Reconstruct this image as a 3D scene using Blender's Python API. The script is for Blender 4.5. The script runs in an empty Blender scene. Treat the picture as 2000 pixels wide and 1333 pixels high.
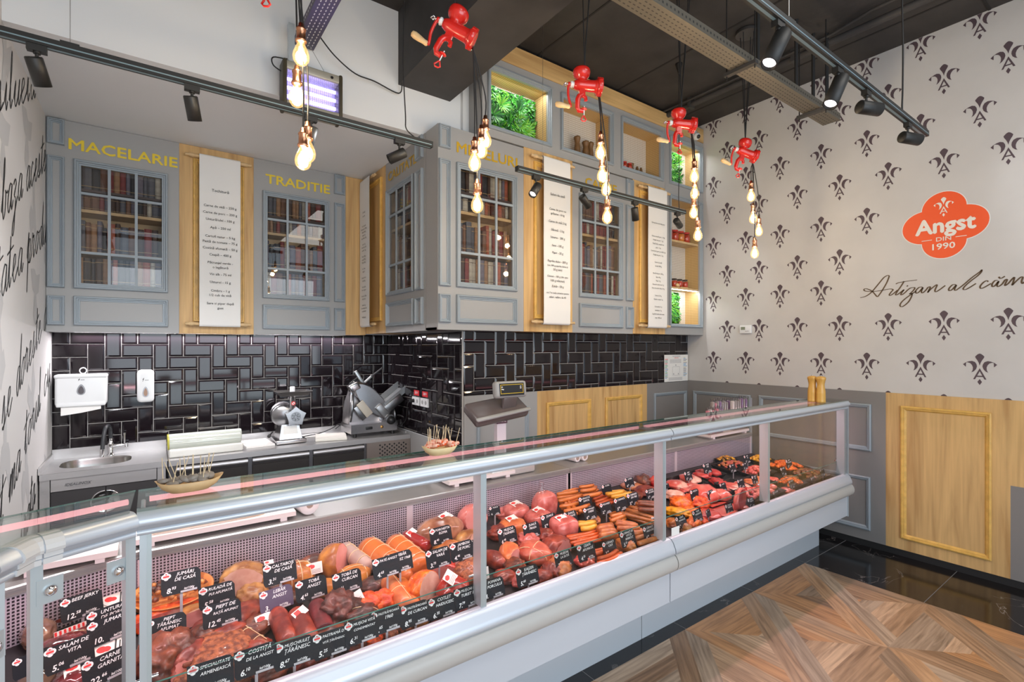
import bpy, bmesh, math, random
from mathutils import Vector, Matrix, noise
random.seed(7)
SC = bpy.context.scene
COL = SC.collection

# ------------------------------------------------------------------ camera, world, main light, exposure
TH = math.radians(36.0); FPX = 968.4; CX, CY, CH = 1000.0, 677.1, 1.75
cam_d = bpy.data.cameras.new('camera'); cam = bpy.data.objects.new('camera', cam_d); COL.objects.link(cam)
cam.location = (0, 0, CH); cam.rotation_euler = (math.pi/2, 0, -TH)
cam_d.sensor_width = 36.0; cam_d.lens = FPX/2000*36.0; cam_d.shift_y = 10.6/2000; cam_d.clip_start = 0.02
SC.camera = cam
SC.view_settings.view_transform = 'Standard'; SC.view_settings.look = 'None'
SC.view_settings.exposure = 0.44; SC.view_settings.gamma = 1.0; SC.view_settings.use_curve_mapping = False
W = bpy.data.worlds.new('daylight_street'); SC.world = W; W.use_nodes = True
bg = W.node_tree.nodes['Background']; bg.inputs[0].default_value = (0.70, 0.85, 1.0, 1); bg.inputs[1].default_value = 1.0

def area_light(name, loc, rot, sx, sy, power, color=(1, 1, 1)):
    d = bpy.data.lights.new(name, 'AREA'); d.shape = 'RECTANGLE'; d.size = sx; d.size_y = sy
    d.energy = power; d.color = color
    o = bpy.data.objects.new(name, d); COL.objects.link(o); o.location = loc; o.rotation_euler = rot
    return o
# added soft fill: a cool area light behind the camera, another overhead, both unseen
area_light('rear_fill_light', (0.6, -2.8, 1.9), (math.radians(84), 0, 0), 5.0, 2.8, 115, (0.86, 0.94, 1.0))
area_light('overhead_fill_light', (2.2, -0.6, 4.1), (math.radians(14), 0, 0), 3.2, 1.6, 45, (1.0, 0.96, 0.9))

# ------------------------------------------------------------------ calibrated view rays (pixel of the photo -> point on a real plane)
_s, _c = math.sin(TH), math.cos(TH)
def ray(u, v):
    a = (u-CX)/FPX; b = (CY-v)/FPX
    return (_s+a*_c, _c-a*_s, b)
def onY(u, v, Y):
    r = ray(u, v); t = Y/r[1]; return Vector((r[0]*t, Y, CH+r[2]*t))
def onX(u, v, X):
    r = ray(u, v); t = X/r[0]; return Vector((X, r[1]*t, CH+r[2]*t))
def onZ(u, v, Z):
    r = ray(u, v); t = (Z-CH)/r[2]; return Vector((r[0]*t, r[1]*t, Z))
def depth(p): return p[0]*_s+p[1]*_c
def px2m(px, p): return px*depth(p)/FPX

# ------------------------------------------------------------------ materials
MATS = {}
def _nt(name):
    m = bpy.data.materials.new(name); m.use_nodes = True
    n = m.node_tree.nodes; b = n['Principled BSDF']
    return m, n, m.node_tree.links, b
def M(name, col=(.5, .5, .5), rough=.5, metal=0., var=0., scale=8., bump=0., col2=None, stretch=None, spec=None, coat=0., emit=None, estr=0., thr=None, detail=4., bscale=None, trans=0., sss=0.):
    if name in MATS: return MATS[name]
    m, n, l, b = _nt(name)
    b.inputs['Base Color'].default_value = (*col, 1); b.inputs['Roughness'].default_value = rough
    b.inputs['Metallic'].default_value = metal
    if spec is not None: b.inputs['Specular IOR Level'].default_value = spec
    if coat: b.inputs['Coat Weight'].default_value = coat; b.inputs['Coat Roughness'].default_value = .08
    if emit: b.inputs['Emission Color'].default_value = (*emit, 1); b.inputs['Emission Strength'].default_value = estr
    if trans: b.inputs['Transmission Weight'].default_value = trans
    if var or col2 or bump:
        tc = n.new('ShaderNodeTexCoord'); mp = n.new('ShaderNodeMapping'); nz = n.new('ShaderNodeTexNoise')
        l.new(tc.outputs['Object'], mp.inputs[0]); l.new(mp.outputs[0], nz.inputs['Vector'])
        if stretch: mp.inputs['Scale'].default_value = stretch
        nz.inputs['Scale'].default_value = scale; nz.inputs['Detail'].default_value = detail
        if var or col2:
            r = n.new('ShaderNodeValToRGB'); l.new(nz.outputs['Fac'], r.inputs[0])
            c2 = col2 or tuple(max(0, x*(1-var)) for x in col)
            t0, t1 = thr or (.35, .65)
            r.color_ramp.elements[0].position = t0; r.color_ramp.elements[1].position = t1
            r.color_ramp.elements[0].color = (*c2, 1); r.color_ramp.elements[1].color = (*col, 1)
            l.new(r.outputs[0], b.inputs['Base Color'])
        if bump:
            bp = n.new('ShaderNodeBump'); bp.inputs['Strength'].default_value = bump; bp.inputs['Distance'].default_value = .01
            if bscale:
                nz2 = n.new('ShaderNodeTexNoise'); nz2.inputs['Scale'].default_value = bscale
                l.new(mp.outputs[0], nz2.inputs['Vector']); l.new(nz2.outputs['Fac'], bp.inputs['Height'])
            else: l.new(nz.outputs['Fac'], bp.inputs['Height'])
            l.new(bp.outputs[0], b.inputs['Normal'])
    MATS[name] = m; return m
def glass(name, tint=(1, 1, 1), base=.04, rough=0.):
    """thin pane: lets light through, mirrors more at grazing angles (Schlick on the facing ratio)"""
    if name in MATS: return MATS[name]
    m, n, l, b = _nt(name); n.remove(b); out = n['Material Output']
    tr = n.new('ShaderNodeBsdfTransparent'); tr.inputs[0].default_value = (*tint, 1)
    gl = n.new('ShaderNodeBsdfGlossy'); gl.inputs['Roughness'].default_value = rough
    lw = n.new('ShaderNodeLayerWeight'); lw.inputs['Blend'].default_value = .5
    p = n.new('ShaderNodeMath'); p.operation = 'POWER'; p.inputs[1].default_value = 5
    l.new(lw.outputs['Facing'], p.inputs[0])
    q = n.new('ShaderNodeMath'); q.operation = 'MULTIPLY_ADD'; q.inputs[1].default_value = 1-base; q.inputs[2].default_value = base
    l.new(p.outputs[0], q.inputs[0])
    mx = n.new('ShaderNodeMixShader'); l.new(q.outputs[0], mx.inputs[0]); l.new(tr.outputs[0], mx.inputs[1]); l.new(gl.outputs[0], mx.inputs[2])
    l.new(mx.outputs[0], out.inputs[0]); MATS[name] = m; return m
def gridmat(name, bar, hole, pitch, frac, axes=(0, 2), metal=0., rough=.4, off=0.):
    """square openings in a sheet: the colour of the sheet between cells, of the hole inside"""
    if name in MATS: return MATS[name]
    m, n, l, b = _nt(name); tc = n.new('ShaderNodeTexCoord'); sp = n.new('ShaderNodeSeparateXYZ'); l.new(tc.outputs['Object'], sp.inputs[0])
    fs = []
    for ax in axes:
        d = n.new('ShaderNodeMath'); d.operation = 'DIVIDE'; l.new(sp.outputs[ax], d.inputs[0]); d.inputs[1].default_value = pitch
        f = n.new('ShaderNodeMath'); f.operation = 'FLOORED_MODULO'; l.new(d.outputs[0], f.inputs[0]); f.inputs[1].default_value = 1
        g = n.new('ShaderNodeMath'); g.operation = 'LESS_THAN'; l.new(f.outputs[0], g.inputs[0]); g.inputs[1].default_value = frac
        fs.append(g)
    mu = n.new('ShaderNodeMath'); mu.operation = 'MULTIPLY'; l.new(fs[0].outputs[0], mu.inputs[0]); l.new(fs[1].outputs[0], mu.inputs[1])
    mx = n.new('ShaderNodeMix'); mx.data_type = 'RGBA'; l.new(mu.outputs[0], mx.inputs[0])
    mx.inputs[6].default_value = (*bar, 1); mx.inputs[7].default_value = (*hole, 1); l.new(mx.outputs[2], b.inputs['Base Color'])
    b.inputs['Roughness'].default_value = rough
    if metal:
        iv = n.new('ShaderNodeMath'); iv.operation = 'SUBTRACT'; iv.inputs[0].default_value = metal; l.new(mu.outputs[0], iv.inputs[1]); iv.use_clamp = True
        l.new(iv.outputs[0], b.inputs['Metallic'])
    MATS[name] = m; return m
def woodmat(name, c1, c2, axis=2, rough=.5, freq=1., c3=None):
    if name in MATS: return MATS[name]
    m, n, l, b = _nt(name); tc = n.new('ShaderNodeTexCoord'); mp = n.new('ShaderNodeMapping'); l.new(tc.outputs['Object'], mp.inputs[0])
    s = [9*freq]*3; s[axis] = .9*freq; mp.inputs['Scale'].default_value = s
    nz = n.new('ShaderNodeTexNoise'); nz.inputs['Scale'].default_value = 1.; nz.inputs['Detail'].default_value = 6; nz.inputs['Distortion'].default_value = .8
    l.new(mp.outputs[0], nz.inputs['Vector'])
    r = n.new('ShaderNodeValToRGB'); l.new(nz.outputs['Fac'], r.inputs[0]); e = r.color_ramp.elements
    e[0].position = .3; e[0].color = (*c2, 1); e[1].position = .62; e[1].color = (*c1, 1)
    if c3: x = e.new(.47); x.color = (*c3, 1)
    mp2 = n.new('ShaderNodeMapping'); s2 = [60*freq]*3; s2[axis] = 2*freq; mp2.inputs['Scale'].default_value = s2; l.new(tc.outputs['Object'], mp2.inputs[0])
    n2 = n.new('ShaderNodeTexNoise'); n2.inputs['Scale'].default_value = 1.; l.new(mp2.outputs[0], n2.inputs['Vector'])
    mx = n.new('ShaderNodeMix'); mx.data_type = 'RGBA'; mx.blend_type = 'MULTIPLY'; mx.inputs[0].default_value = .35
    l.new(r.outputs[0], mx.inputs[6]); l.new(n2.outputs['Color'], mx.inputs[7])
    bw = n.new('ShaderNodeRGBToBW'); l.new(n2.outputs['Color'], bw.inputs[0]); rr = n.new('ShaderNodeValToRGB'); rr.color_ramp.elements[0].position = .3; rr.color_ramp.elements[1].position = .6
    rr.color_ramp.elements[0].color = (.55, .5, .45, 1); l.new(bw.outputs[0], rr.inputs[0]); l.new(rr.outputs[0], mx.inputs[7])
    l.new(mx.outputs[2], b.inputs['Base Color']); b.inputs['Roughness'].default_value = rough
    MATS[name] = m; return m
def emis(name, col, s):
    if name in MATS: return MATS[name]
    m, n, l, b = _nt(name); n.remove(b); e = n.new('ShaderNodeEmission'); e.inputs[0].default_value = (*col, 1); e.inputs[1].default_value = s
    l.new(e.outputs[0], n['Material Output'].inputs[0]); MATS[name] = m; return m

GREY = M('taupe_grey_lacquer', (.335, .335, .335), .45)
MOULD = M('blue_grey_moulding', (.285, .33, .37), .35)
PANELGREY = M('dado_grey_lacquer', (.225, .215, .21), .4)
WOOD = woodmat('light_oak_laminate', (.70, .45, .19), (.43, .235, .08), 2, c3=(.60, .38, .16))
WOODH = woodmat('light_oak_laminate_horizontal', (.72, .48, .21), (.46, .27, .10), 0)
GOLD = M('honey_pine_moulding', (.78, .47, .12), .35, var=.2, scale=20)
OAKSHELF = M('oak_shelf_board', (.62, .43, .22), .5, var=.2, scale=12)
WHITE = M('white_paint', (.80, .80, .80), .7)
WALLW = M('white_wall_paint', (.70, .72, .74), .8)
WALLP = M('pale_wallpaper', (.59, .575, .565), .75, var=.06, scale=3)
WALLP2 = M('pale_printed_wallpaper', (.60, .59, .585), .75)
PLUM = M('dark_plum_print', (.088, .060, .074), .6)
BROWN = M('dark_brown_print', (.10, .06, .03), .6)
LOGO = M('orange_red_print', (.86, .10, .022), .5)
PAPER = M('white_paper', (.80, .79, .77), .6)
INK = M('black_ink', (.03, .03, .03), .6)
CHALK = M('white_chalk_marker', (.85, .85, .85), .6)
SLATE = M('black_chalkboard', (.010, .012, .017), .65, spec=.25)
TAGRED = M('red_print', (.75, .03, .03), .5)
LETTER = M('gold_letter', (.58, .36, .02), .4, metal=.2)
LETTER2 = M('yellow_letter', (.78, .58, .03), .45)
STEEL = M('brushed_steel', (.60, .59, .59), .32, metal=.72, bump=.06, scale=4, stretch=(1, 60, 60))
STEELD = M('dark_steel', (.30, .30, .31), .3, metal=1.)
CHROME = M('chrome', (.82, .82, .83), .08, metal=1.)
ALU = M('grey_anodised_profile', (.50, .56, .60), .32, metal=.45)
ALUL = M('silver_rail_profile', (.58, .63, .70), .36, metal=.35)
CASE = M('pale_grey_sheet', (.52, .56, .62), .35)
CASED = M('pale_grey_skirt', (.47, .51, .56), .4)
BUMP = M('warm_grey_bumper', (.46, .455, .44), .38)
BLACK = M('black_plastic', (.015, .015, .016), .35)
BLACKM = M('black_matt', (.012, .012, .013), .7)
DECK = M('dark_display_deck', (.014, .012, .014), .5)
PERF = gridmat('perforated_sheet', (.54, .46, .53), (.02, .012, .018), .0125, .60, rough=.35, metal=.25)
GLASS = glass('clear_pane', (.98, .99, .985), .018)
GLASST = glass('green_tinted_shelf_pane', (.90, .95, .93), .07)
GEDGE = M('green_glass_edge', (.05, .17, .14), .1)
CABGLASS = glass('cabinet_pane', (.93, .93, .93), .05)
TILE = M('black_glazed_tile', (.010, .007, .009), .06)
GROUT = M('pale_grout', (.50, .48, .46), .8)
CEIL = M('dark_painted_concrete', (.052, .047, .045), .8, var=.4, scale=2.5, bump=.3, bscale=14)
BEAM = M('dark_painted_beam', (.058, .055, .055), .7, var=.35, scale=3, bump=.2)
MARBLE = None
REDP = M('red_gloss_enamel', (.62, .018, .012), .22, coat=.5)
COPPER = M('brushed_copper', (.70, .34, .20), .28, metal=1.)
WOODK = M('turned_light_wood', (.72, .50, .26), .45, var=.2, scale=30)
BULB = glass('bulb_glass', (1.0, .90, .70), .06)
def _glow():
    n = BULB.node_tree.nodes; l = BULB.node_tree.links; out = n['Material Output']; src = out.inputs[0].links[0].from_socket
    e = n.new('ShaderNodeEmission'); e.inputs[0].default_value = (1, .62, .25, 1); e.inputs[1].default_value = .38; ad = n.new('ShaderNodeAddShader')
    l.new(src, ad.inputs[0]); l.new(e.outputs[0], ad.inputs[1]); l.new(ad.outputs[0], out.inputs[0])
_glow()
FIL = emis('glowing_filament', (1.0, .70, .32), 30)
PINK = emis('pink_case_lamp', (1.0, .40, .44), 1.5)
CORD = M('black_cord', (.012, .012, .013), .6)
PLASTIC = M('white_plastic', (.78, .79, .80), .35)
def marble():
    m, n, l, b = _nt('black_marble_tile'); tc = n.new('ShaderNodeTexCoord')
    a = n.new('ShaderNodeTexNoise'); a.inputs['Scale'].default_value = 1.6; a.inputs['Detail'].default_value = 6; a.inputs['Distortion'].default_value = 1.6; l.new(tc.outputs['Object'], a.inputs['Vector'])
    s = n.new('ShaderNodeMath'); s.operation = 'SUBTRACT'; l.new(a.outputs['Fac'], s.inputs[0]); s.inputs[1].default_value = .5
    ab = n.new('ShaderNodeMath'); ab.operation = 'ABSOLUTE'; l.new(s.outputs[0], ab.inputs[0])
    r = n.new('ShaderNodeValToRGB'); l.new(ab.outputs[0], r.inputs[0]); r.color_ramp.elements[0].color = (.22, .20, .19, 1); r.color_ramp.elements[1].color = (0, 0, 0, 1)
    r.color_ramp.elements[1].position = .006
    k = n.new('ShaderNodeTexNoise'); k.inputs['Scale'].default_value = 2.3; l.new(tc.outputs['Object'], k.inputs['Vector'])
    kr = n.new('ShaderNodeValToRGB'); kr.color_ramp.elements[0].position = .5; kr.color_ramp.elements[1].position = .66; l.new(k.outputs['Fac'], kr.inputs[0])
    mu = n.new('ShaderNodeMix'); mu.data_type = 'RGBA'; mu.blend_type = 'MULTIPLY'; mu.inputs[0].default_value = 1; l.new(r.outputs[0], mu.inputs[6]); l.new(kr.outputs[0], mu.inputs[7])
    ad = n.new('ShaderNodeMix'); ad.data_type = 'RGBA'; ad.blend_type = 'ADD'; ad.inputs[0].default_value = 1; l.new(mu.outputs[2], ad.inputs[6]); ad.inputs[7].default_value = (.011, .010, .011, 1)
    l.new(ad.outputs[2], b.inputs['Base Color']); b.inputs['Roughness'].default_value = .12; return m
MARBLE = marble()

# ------------------------------------------------------------------ mesh builder
class MB:
    def __init__(s): s.v = []; s.f = []; s.m = []; s.sm = []; s.cols = None
    def add(s, vs, fs, mi=0, smooth=False):
        o = len(s.v); s.v += [tuple(x) for x in vs]
        for f in fs: s.f.append([i+o for i in f]); s.m.append(mi); s.sm.append(smooth)
        return s
    def box(s, x0, x1, y0, y1, z0, z1, mi=0):
        v = [(x, y, z) for x in (x0, x1) for y in (y0, y1) for z in (z0, z1)]
        return s.add(v, [(0, 1, 3, 2), (4, 6, 7, 5), (0, 4, 5, 1), (2, 3, 7, 6), (0, 2, 6, 4), (1, 5, 7, 3)], mi)
    def obox(s, mat, sx, sy, sz, mi=0):
        v = [mat @ Vector((x*sx/2, y*sy/2, z*sz/2)) for x in (-1, 1) for y in (-1, 1) for z in (-1, 1)]
        return s.add(v, [(0, 1, 3, 2), (4, 6, 7, 5), (0, 4, 5, 1), (2, 3, 7, 6), (0, 2, 6, 4), (1, 5, 7, 3)], mi)
    def rbox(s, mat, sx, sy, sz, r, mi=0, seg=2):
        bm = bmesh.new(); bmesh.ops.create_cube(bm, size=1)
        for v in bm.verts: v.co = Vector((v.co.x*sx, v.co.y*sy, v.co.z*sz))
        bmesh.ops.bevel(bm, geom=bm.edges[:], offset=r, segments=seg, affect='EDGES', profile=.5)
        s.bm(bm, mat, mi); bm.free(); return s
    def bm(s, bm, mat=None, mi=0, smooth=True):
        mat = mat or Matrix(); bm.verts.index_update()
        return s.add([mat @ v.co for v in bm.verts], [[v.index for v in f.verts] for f in bm.faces], mi, smooth)
    def rings(s, rs, mi=0, close=True, caps=True, smooth=True):
        n = len(rs[0]); fs = []; vs = [p for r in rs for p in r]
        for i in range(len(rs)-1):
            for j in range(n if close else n-1):
                k = (j+1) % n; fs.append((i*n+j, i*n+k, (i+1)*n+k, (i+1)*n+j))
        s.add(vs, fs, mi, smooth)
        if caps and close:
            s.add(rs[0], [list(range(n))[::-1]], mi); s.add(rs[-1], [list(range(n))], mi)
        return s
    def cyl(s, p0, p1, r0, r1=None, n=12, mi=0, caps=True):
        r1 = r0 if r1 is None else r1; p0 = Vector(p0); p1 = Vector(p1); d = (p1-p0).normalized()
        a = d.orthogonal().normalized(); b = d.cross(a)
        rs = [[p+(a*math.cos(t*2*math.pi/n)+b*math.sin(t*2*math.pi/n))*r for t in range(n)] for p, r in ((p0, r0), (p1, r1))]
        return s.rings(rs, mi, True, caps)
    def tube(s, pts, r, n=6, mi=0, caps=True):
        pts = [Vector(p) for p in pts]; rs = []; up = None
        for i, p in enumerate(pts):
            d = (pts[min(i+1, len(pts)-1)]-pts[max(i-1, 0)]).normalized()
            if up is None: up = d.orthogonal().normalized()
            a = (up-d*up.dot(d)); a = a.normalized() if a.length > 1e-6 else d.orthogonal().normalized(); up = a; b = d.cross(a)
            rr = r[i] if isinstance(r, (list, tuple)) else r
            rs.append([p+(a*math.cos(t*2*math.pi/n)+b*math.sin(t*2*math.pi/n))*rr for t in range(n)])
        return s.rings(rs, mi, True, caps)
    def lathe(s, prof, c, axis=(0, 0, 1), n=20, mi=0, caps=True):
        """prof: list of (radius, height) along axis from c"""
        d = Vector(axis).normalized(); a = d.orthogonal().normalized(); b = d.cross(a); c = Vector(c)
        rs = [[c+d*h+(a*math.cos(t*2*math.pi/n)+b*math.sin(t*2*math.pi/n))*max(r, 1e-5) for t in range(n)] for r, h in prof]
        return s.rings(rs, mi, True, caps)
    def poly(s, P, pts, h0, h1=None, mi=0):
        """flat polygon on plane map P(a,b,h); extruded from h0 to h1"""
        n = len(pts)
        if h1 is None: return s.add([P(a, b, h0) for a, b in pts], [list(range(n))], mi)
        s.add([P(a, b, h0) for a, b in pts]+[P(a, b, h1) for a, b in pts], [list(range(n))[::-1], list(range(n, 2*n))]+[(i, (i+1) % n, n+(i+1) % n, n+i) for i in range(n)], mi); return s
    def rect(s, P, a0, a1, b0, b1, h0, h1, mi=0):
        return s.poly(P, [(a0, b0), (a1, b0), (a1, b1), (a0, b1)], h0, h1, mi)
    def frame(s, P, a0, a1, b0, b1, prof, mi=0):
        """mitred moulding; prof = [(inset, height)...]"""
        rs = [[P(a0+w, b0+w, h), P(a1-w, b0+w, h), P(a1-w, b1-w, h), P(a0+w, b1-w, h)] for w, h in prof]
        return s.rings(rs, mi, True, False, False)
    def text(s, P, txt, a, b, size, h, mi=0, align='C', bold=0., shear=0., sx=1., thick=0.):
        vs, fs, w = text_geo(txt, 0., shear)
        off = {'C': -w/2, 'L': 0, 'R': -w}[align]
        for k, (ox, oy) in enumerate(((0, 0), (bold, 0), (-bold, 0), (0, bold), (0, -bold)) if bold else ((0, 0),)):
            s.add([P(a+((x+off)*sx+ox)*size, b+(y+oy)*size, h+k*.00003) for x, y in vs], fs, mi)
        return s
_tc = {}
def text_geo(txt, bold, shear):
    k = (txt, bold, shear)
    if k in _tc: return _tc[k]
    cu = bpy.data.curves.new('t', 'FONT'); cu.body = txt; cu.size = 1.; cu.resolution_u = 2; cu.offset = bold; cu.shear = shear; cu.fill_mode = 'FRONT'
    o = bpy.data.objects.new('t', cu); me = o.to_mesh()
    vs = [(v.co.x, v.co.y) for v in me.vertices]; fs = [list(p.vertices) for p in me.polygons]
    o.to_mesh_clear(); bpy.data.objects.remove(o); bpy.data.curves.remove(cu)
    x0 = min([v[0] for v in vs] or [0]); x1 = max([v[0] for v in vs] or [1])
    vs = [(x-x0, y) for x, y in vs]; _tc[k] = (vs, fs, x1-x0); return _tc[k]

def link_mesh(name, mb, mats, parent=None, off=None):
    me = bpy.data.meshes.new(name)
    o3 = off or Vector((0, 0, 0))
    me.from_pydata([(v[0]-o3[0], v[1]-o3[1], v[2]-o3[2]) for v in mb.v], [], mb.f)
    if not isinstance(mats, (list, tuple)): mats = [mats]
    for m in mats: me.materials.append(m)
    me.polygons.foreach_set('material_index', mb.m); me.polygons.foreach_set('use_smooth', mb.sm); me.update()
    ob = bpy.data.objects.new(name, me); COL.objects.link(ob)
    if parent: ob.parent = parent
    return ob
def tag(o, label=None, cat=None, group=None, kind=None):
    if label: o['label'] = label
    if cat: o['category'] = cat
    if group: o['group'] = group
    if kind: o['kind'] = kind
    return o
class Thing:
    """an Empty at the thing's base; parts are given in world coordinates"""
    def __init__(s, name, label, cat, loc=(0, 0, 0), group=None):
        s.loc = Vector(loc); s.o = bpy.data.objects.new(name, None); COL.objects.link(s.o); s.o.location = s.loc
        s.o.empty_display_size = .05; tag(s.o, label, cat, group)
    def part(s, name, mb, mats, parent=None, label=None):
        o = link_mesh(name, mb, mats, parent or s.o, s.loc)
        if label: o['label'] = label
        return o
def single(name, label, cat, mb, mats, loc=None, group=None, kind=None):
    """a thing of one mesh, origin at its base"""
    if loc is None:
        xs = [v[0] for v in mb.v]; ys = [v[1] for v in mb.v]; zs = [v[2] for v in mb.v]
        loc = ((min(xs)+max(xs))/2, (min(ys)+max(ys))/2, min(zs))
    loc = Vector(loc); o = link_mesh(name, mb, mats, None, loc); o.location = loc
    return tag(o, label, cat, group, kind)
def struct(name, mb, mats, parent=None):
    o = link_mesh(name, mb, mats, parent)
    if not parent: o['kind'] = 'structure'
    return o
def copy_tree(o, parent=None):
    c = o.copy(); COL.objects.link(c); c.parent = parent
    for ch in list(o.children): copy_tree(ch, c)
    return c
def PY(Y): return lambda a, b, h: (a, Y-h, b)          # plane facing the customers (-Y)
def PXm(X): return lambda a, b, h: (X-h, -a, b)        # plane facing -X; a = -Y
def PXp(X): return lambda a, b, h: (X+h, a, b)         # plane facing +X; a = Y
def PZ(Z): return lambda a, b, h: (a, b, Z+h)
def smoothpath(pts, k=4):
    out = []; n = len(pts)
    for i in range(n-1):
        p0, p1, p2, p3 = pts[max(i-1, 0)], pts[i], pts[i+1], pts[min(i+2, n-1)]
        for j in range(k):
            t = j/k; out.append(tuple(.5*((2*b)+(-a+c)*t+(2*a-5*b+4*c-d)*t*t+(-a+3*b-3*c+d)*t**3) for a, b, c, d in zip(p0, p1, p2, p3)))
    out.append(tuple(pts[-1])); return out
# ================================================================== ROOM
XL, XR, YB, YM, ZC = -0.61, 5.07, 5.06, 3.485, 4.27
# --- floor: black marble slabs with a field of patterned wood-look tiles
mb = MB(); mb.add([(-3, -4, 0), (7, -4, 0), (7, 5.3, 0), (-3, 5.3, 0)], [(0, 1, 2, 3)])
floor = struct('floor', mb, MARBLE)
mb = MB()
for k in range(9): x = 4.275-.8*k; mb.box(x-.0015, x+.0015, 1.847, 5.0, 0, .0012)
mb.box(-3, 5.07, 1.8455, 1.8485, 0, .0012)
for k in range(6): y = 1.085-.8*k; mb.box(4.26, 5.07, y-.0015, y+.0015, 0, .0012)
struct('floor_joint', mb, M('grey_floor_joint', (.20, .20, .20), .7), floor)
def clip(poly, a, b, c):
    """keep a*x+b*y<=c"""
    out = []
    for i in range(len(poly)):
        p, q = poly[i], poly[(i+1) % len(poly)]; dp = a*p[0]+b*p[1]-c; dq = a*q[0]+b*q[1]-c
        if dp <= 0: out.append(p)
        if (dp < 0 < dq) or (dq < 0 < dp): t = dp/(dp-dq); out.append((p[0]+(q[0]-p[0])*t, p[1]+(q[1]-p[1])*t))
    return out
def wood_floor():
    vs, fs, uv, tone = [], [], [], []
    TONES = [(.40, .25, .15), (.48, .31, .19), (.33, .225, .15), (.52, .31, .17), (.38, .28, .20), (.28, .17, .10), (.50, .26, .12), (.46, .34, .24), (.58, .39, .25)]
    rnd = random.Random(3)
    def emit(poly, x0, y0, ang):
        if len(poly) < 3: return
        o = len(vs); t = rnd.choice(TONES); ou, ov = rnd.random()*9, rnd.random()*9; ca, sa = math.cos(ang), math.sin(ang)
        for p in poly:
            x, y = x0+p[0]*.8, y0+p[1]*.8; vs.append((x, y, .0022)); uv.append((x*ca+y*sa+ou, -x*sa+y*ca+ov)); tone.append((*t, 1))
        fs.append(list(range(o, o+len(poly))))
    NB = 4; hb = .135
    for i in range(7):
        for j in range(6):
            x0 = 4.26-.8*(i+1); y0 = 1.847-.8*(j+1)
            # diagonal band of two planks from the (0,0) to the (1,1) corner
            for s0, s1 in ((-hb, 0), (0, hb)):
                q = [(0, 0), (1, 0), (1, 1), (0, 1)]
                q = clip(q, 1, -1, s1*1.414); q = clip(q, -1, 1, -s0*1.414); emit(q, x0, y0, math.pi/4)
            for side in range(4):                      # planks parallel to each outer edge
                for k in range(NB):
                    a, b = k/NB*.5, (k+1)/NB*.5
                    q = [(0, 0), (1, 0), (1, 1), (0, 1)]
                    if side == 0: q = clip(clip(q, 0, 1, b), 0, -1, -a); q = clip(clip(q, -1, 1, 0), 1, 1, 1)
                    if side == 1: q = clip(clip(q, -1, 0, -(1-b)), 1, 0, 1-a); q = clip(clip(q, -1, 1, 0), -1, -1, -1)
                    if side == 2: q = clip(clip(q, 0, -1, -(1-b)), 0, 1, 1-a); q = clip(clip(q, 1, -1, 0), -1, -1, -1)
                    if side == 3: q = clip(clip(q, 1, 0, b), -1, 0, -a); q = clip(clip(q, 1, -1, 0), 1, 1, 1)
                    if len(q) < 3: continue
                    q = clip(q, 1, -1, -hb*1.414) if side in (2, 3) else clip(q, -1, 1, -hb*1.414)
                    emit(q, x0, y0, 0 if side in (0, 2) else math.pi/2)
    me = bpy.data.meshes.new('floor_wood_tiles'); me.from_pydata(vs, [], fs)
    ul = me.uv_layers.new(name='uv'); ca = me.color_attributes.new('tone', 'FLOAT_COLOR', 'POINT')
    for i, v in enumerate(tone): ca.data[i].color = v
    for p in me.polygons:
        for li in p.loop_indices: ul.data[li].uv = uv[me.loops[li].vertex_index]
    m, n, l, b = _nt('wood_look_floor_tile'); at = n.new('ShaderNodeAttribute'); at.attribute_name = 'tone'; uvn = n.new('ShaderNodeUVMap')
    mp = n.new('ShaderNodeMapping'); mp.inputs['Scale'].default_value = (3, 45, 1); l.new(uvn.outputs[0], mp.inputs[0])
    nz = n.new('ShaderNodeTexNoise'); nz.inputs['Scale'].default_value = 1; nz.inputs['Detail'].default_value = 5; nz.inputs['Distortion'].default_value = .6; l.new(mp.outputs[0], nz.inputs['Vector'])
    rr = n.new('ShaderNodeValToRGB'); rr.color_ramp.elements[0].position = .3; rr.color_ramp.elements[1].position = .62
    rr.color_ramp.elements[0].color = (.55, .52, .5, 1); rr.color_ramp.elements[1].color = (1.1, 1.1, 1.1, 1); l.new(nz.outputs['Fac'], rr.inputs[0])
    mx = n.new('ShaderNodeMix'); mx.data_type = 'RGBA'; mx.blend_type = 'MULTIPLY'; mx.inputs[0].default_value = 1; l.new(at.outputs['Color'], mx.inputs[6]); l.new(rr.outputs[0], mx.inputs[7])
    l.new(mx.outputs[2], b.inputs['Base Color']); b.inputs['Roughness'].default_value = .32
    me.materials.append(m); o = bpy.data.objects.new('floor_wood_tiles', me); COL.objects.link(o); o.parent = floor
wood_floor()

# --- walls, bulkhead, ceiling, beam
struct('ceiling', MB().add([(-3, -4, ZC), (7, -4, ZC), (7, 5.3, ZC), (-3, 5.3, ZC)], [(3, 2, 1, 0)]), CEIL)
mb = MB()
for y in (-.6, .9, 2.4): mb.box(1.95, 5.07, y-.008, y+.008, ZC-.004, ZC+.01)
for x in (2.7, 3.7, 4.7): mb.box(x-.008, x+.008, -2, 3.48, ZC-.004, ZC+.01)
struct('ceiling_joint', mb, M('ceiling_shadow_joint', (.02, .018, .017), .9), bpy.data.objects['ceiling'])
struct('trim_2', MB().box(1.50, 1.94, -3.5, 3.52, 3.72, ZC), BEAM)
wl = struct('wall_left', MB().box(XL-.15, XL, -2.5, YB+.15, 0, ZC), WALLP2)
struct('wall_back', MB().box(XL, 2.04, YB, YB+.15, 0, ZC), WALLW)
struct('wall_middle', MB().box(2.04, XR, YM, YB+.15, 0, ZC), WALLW)
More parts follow.
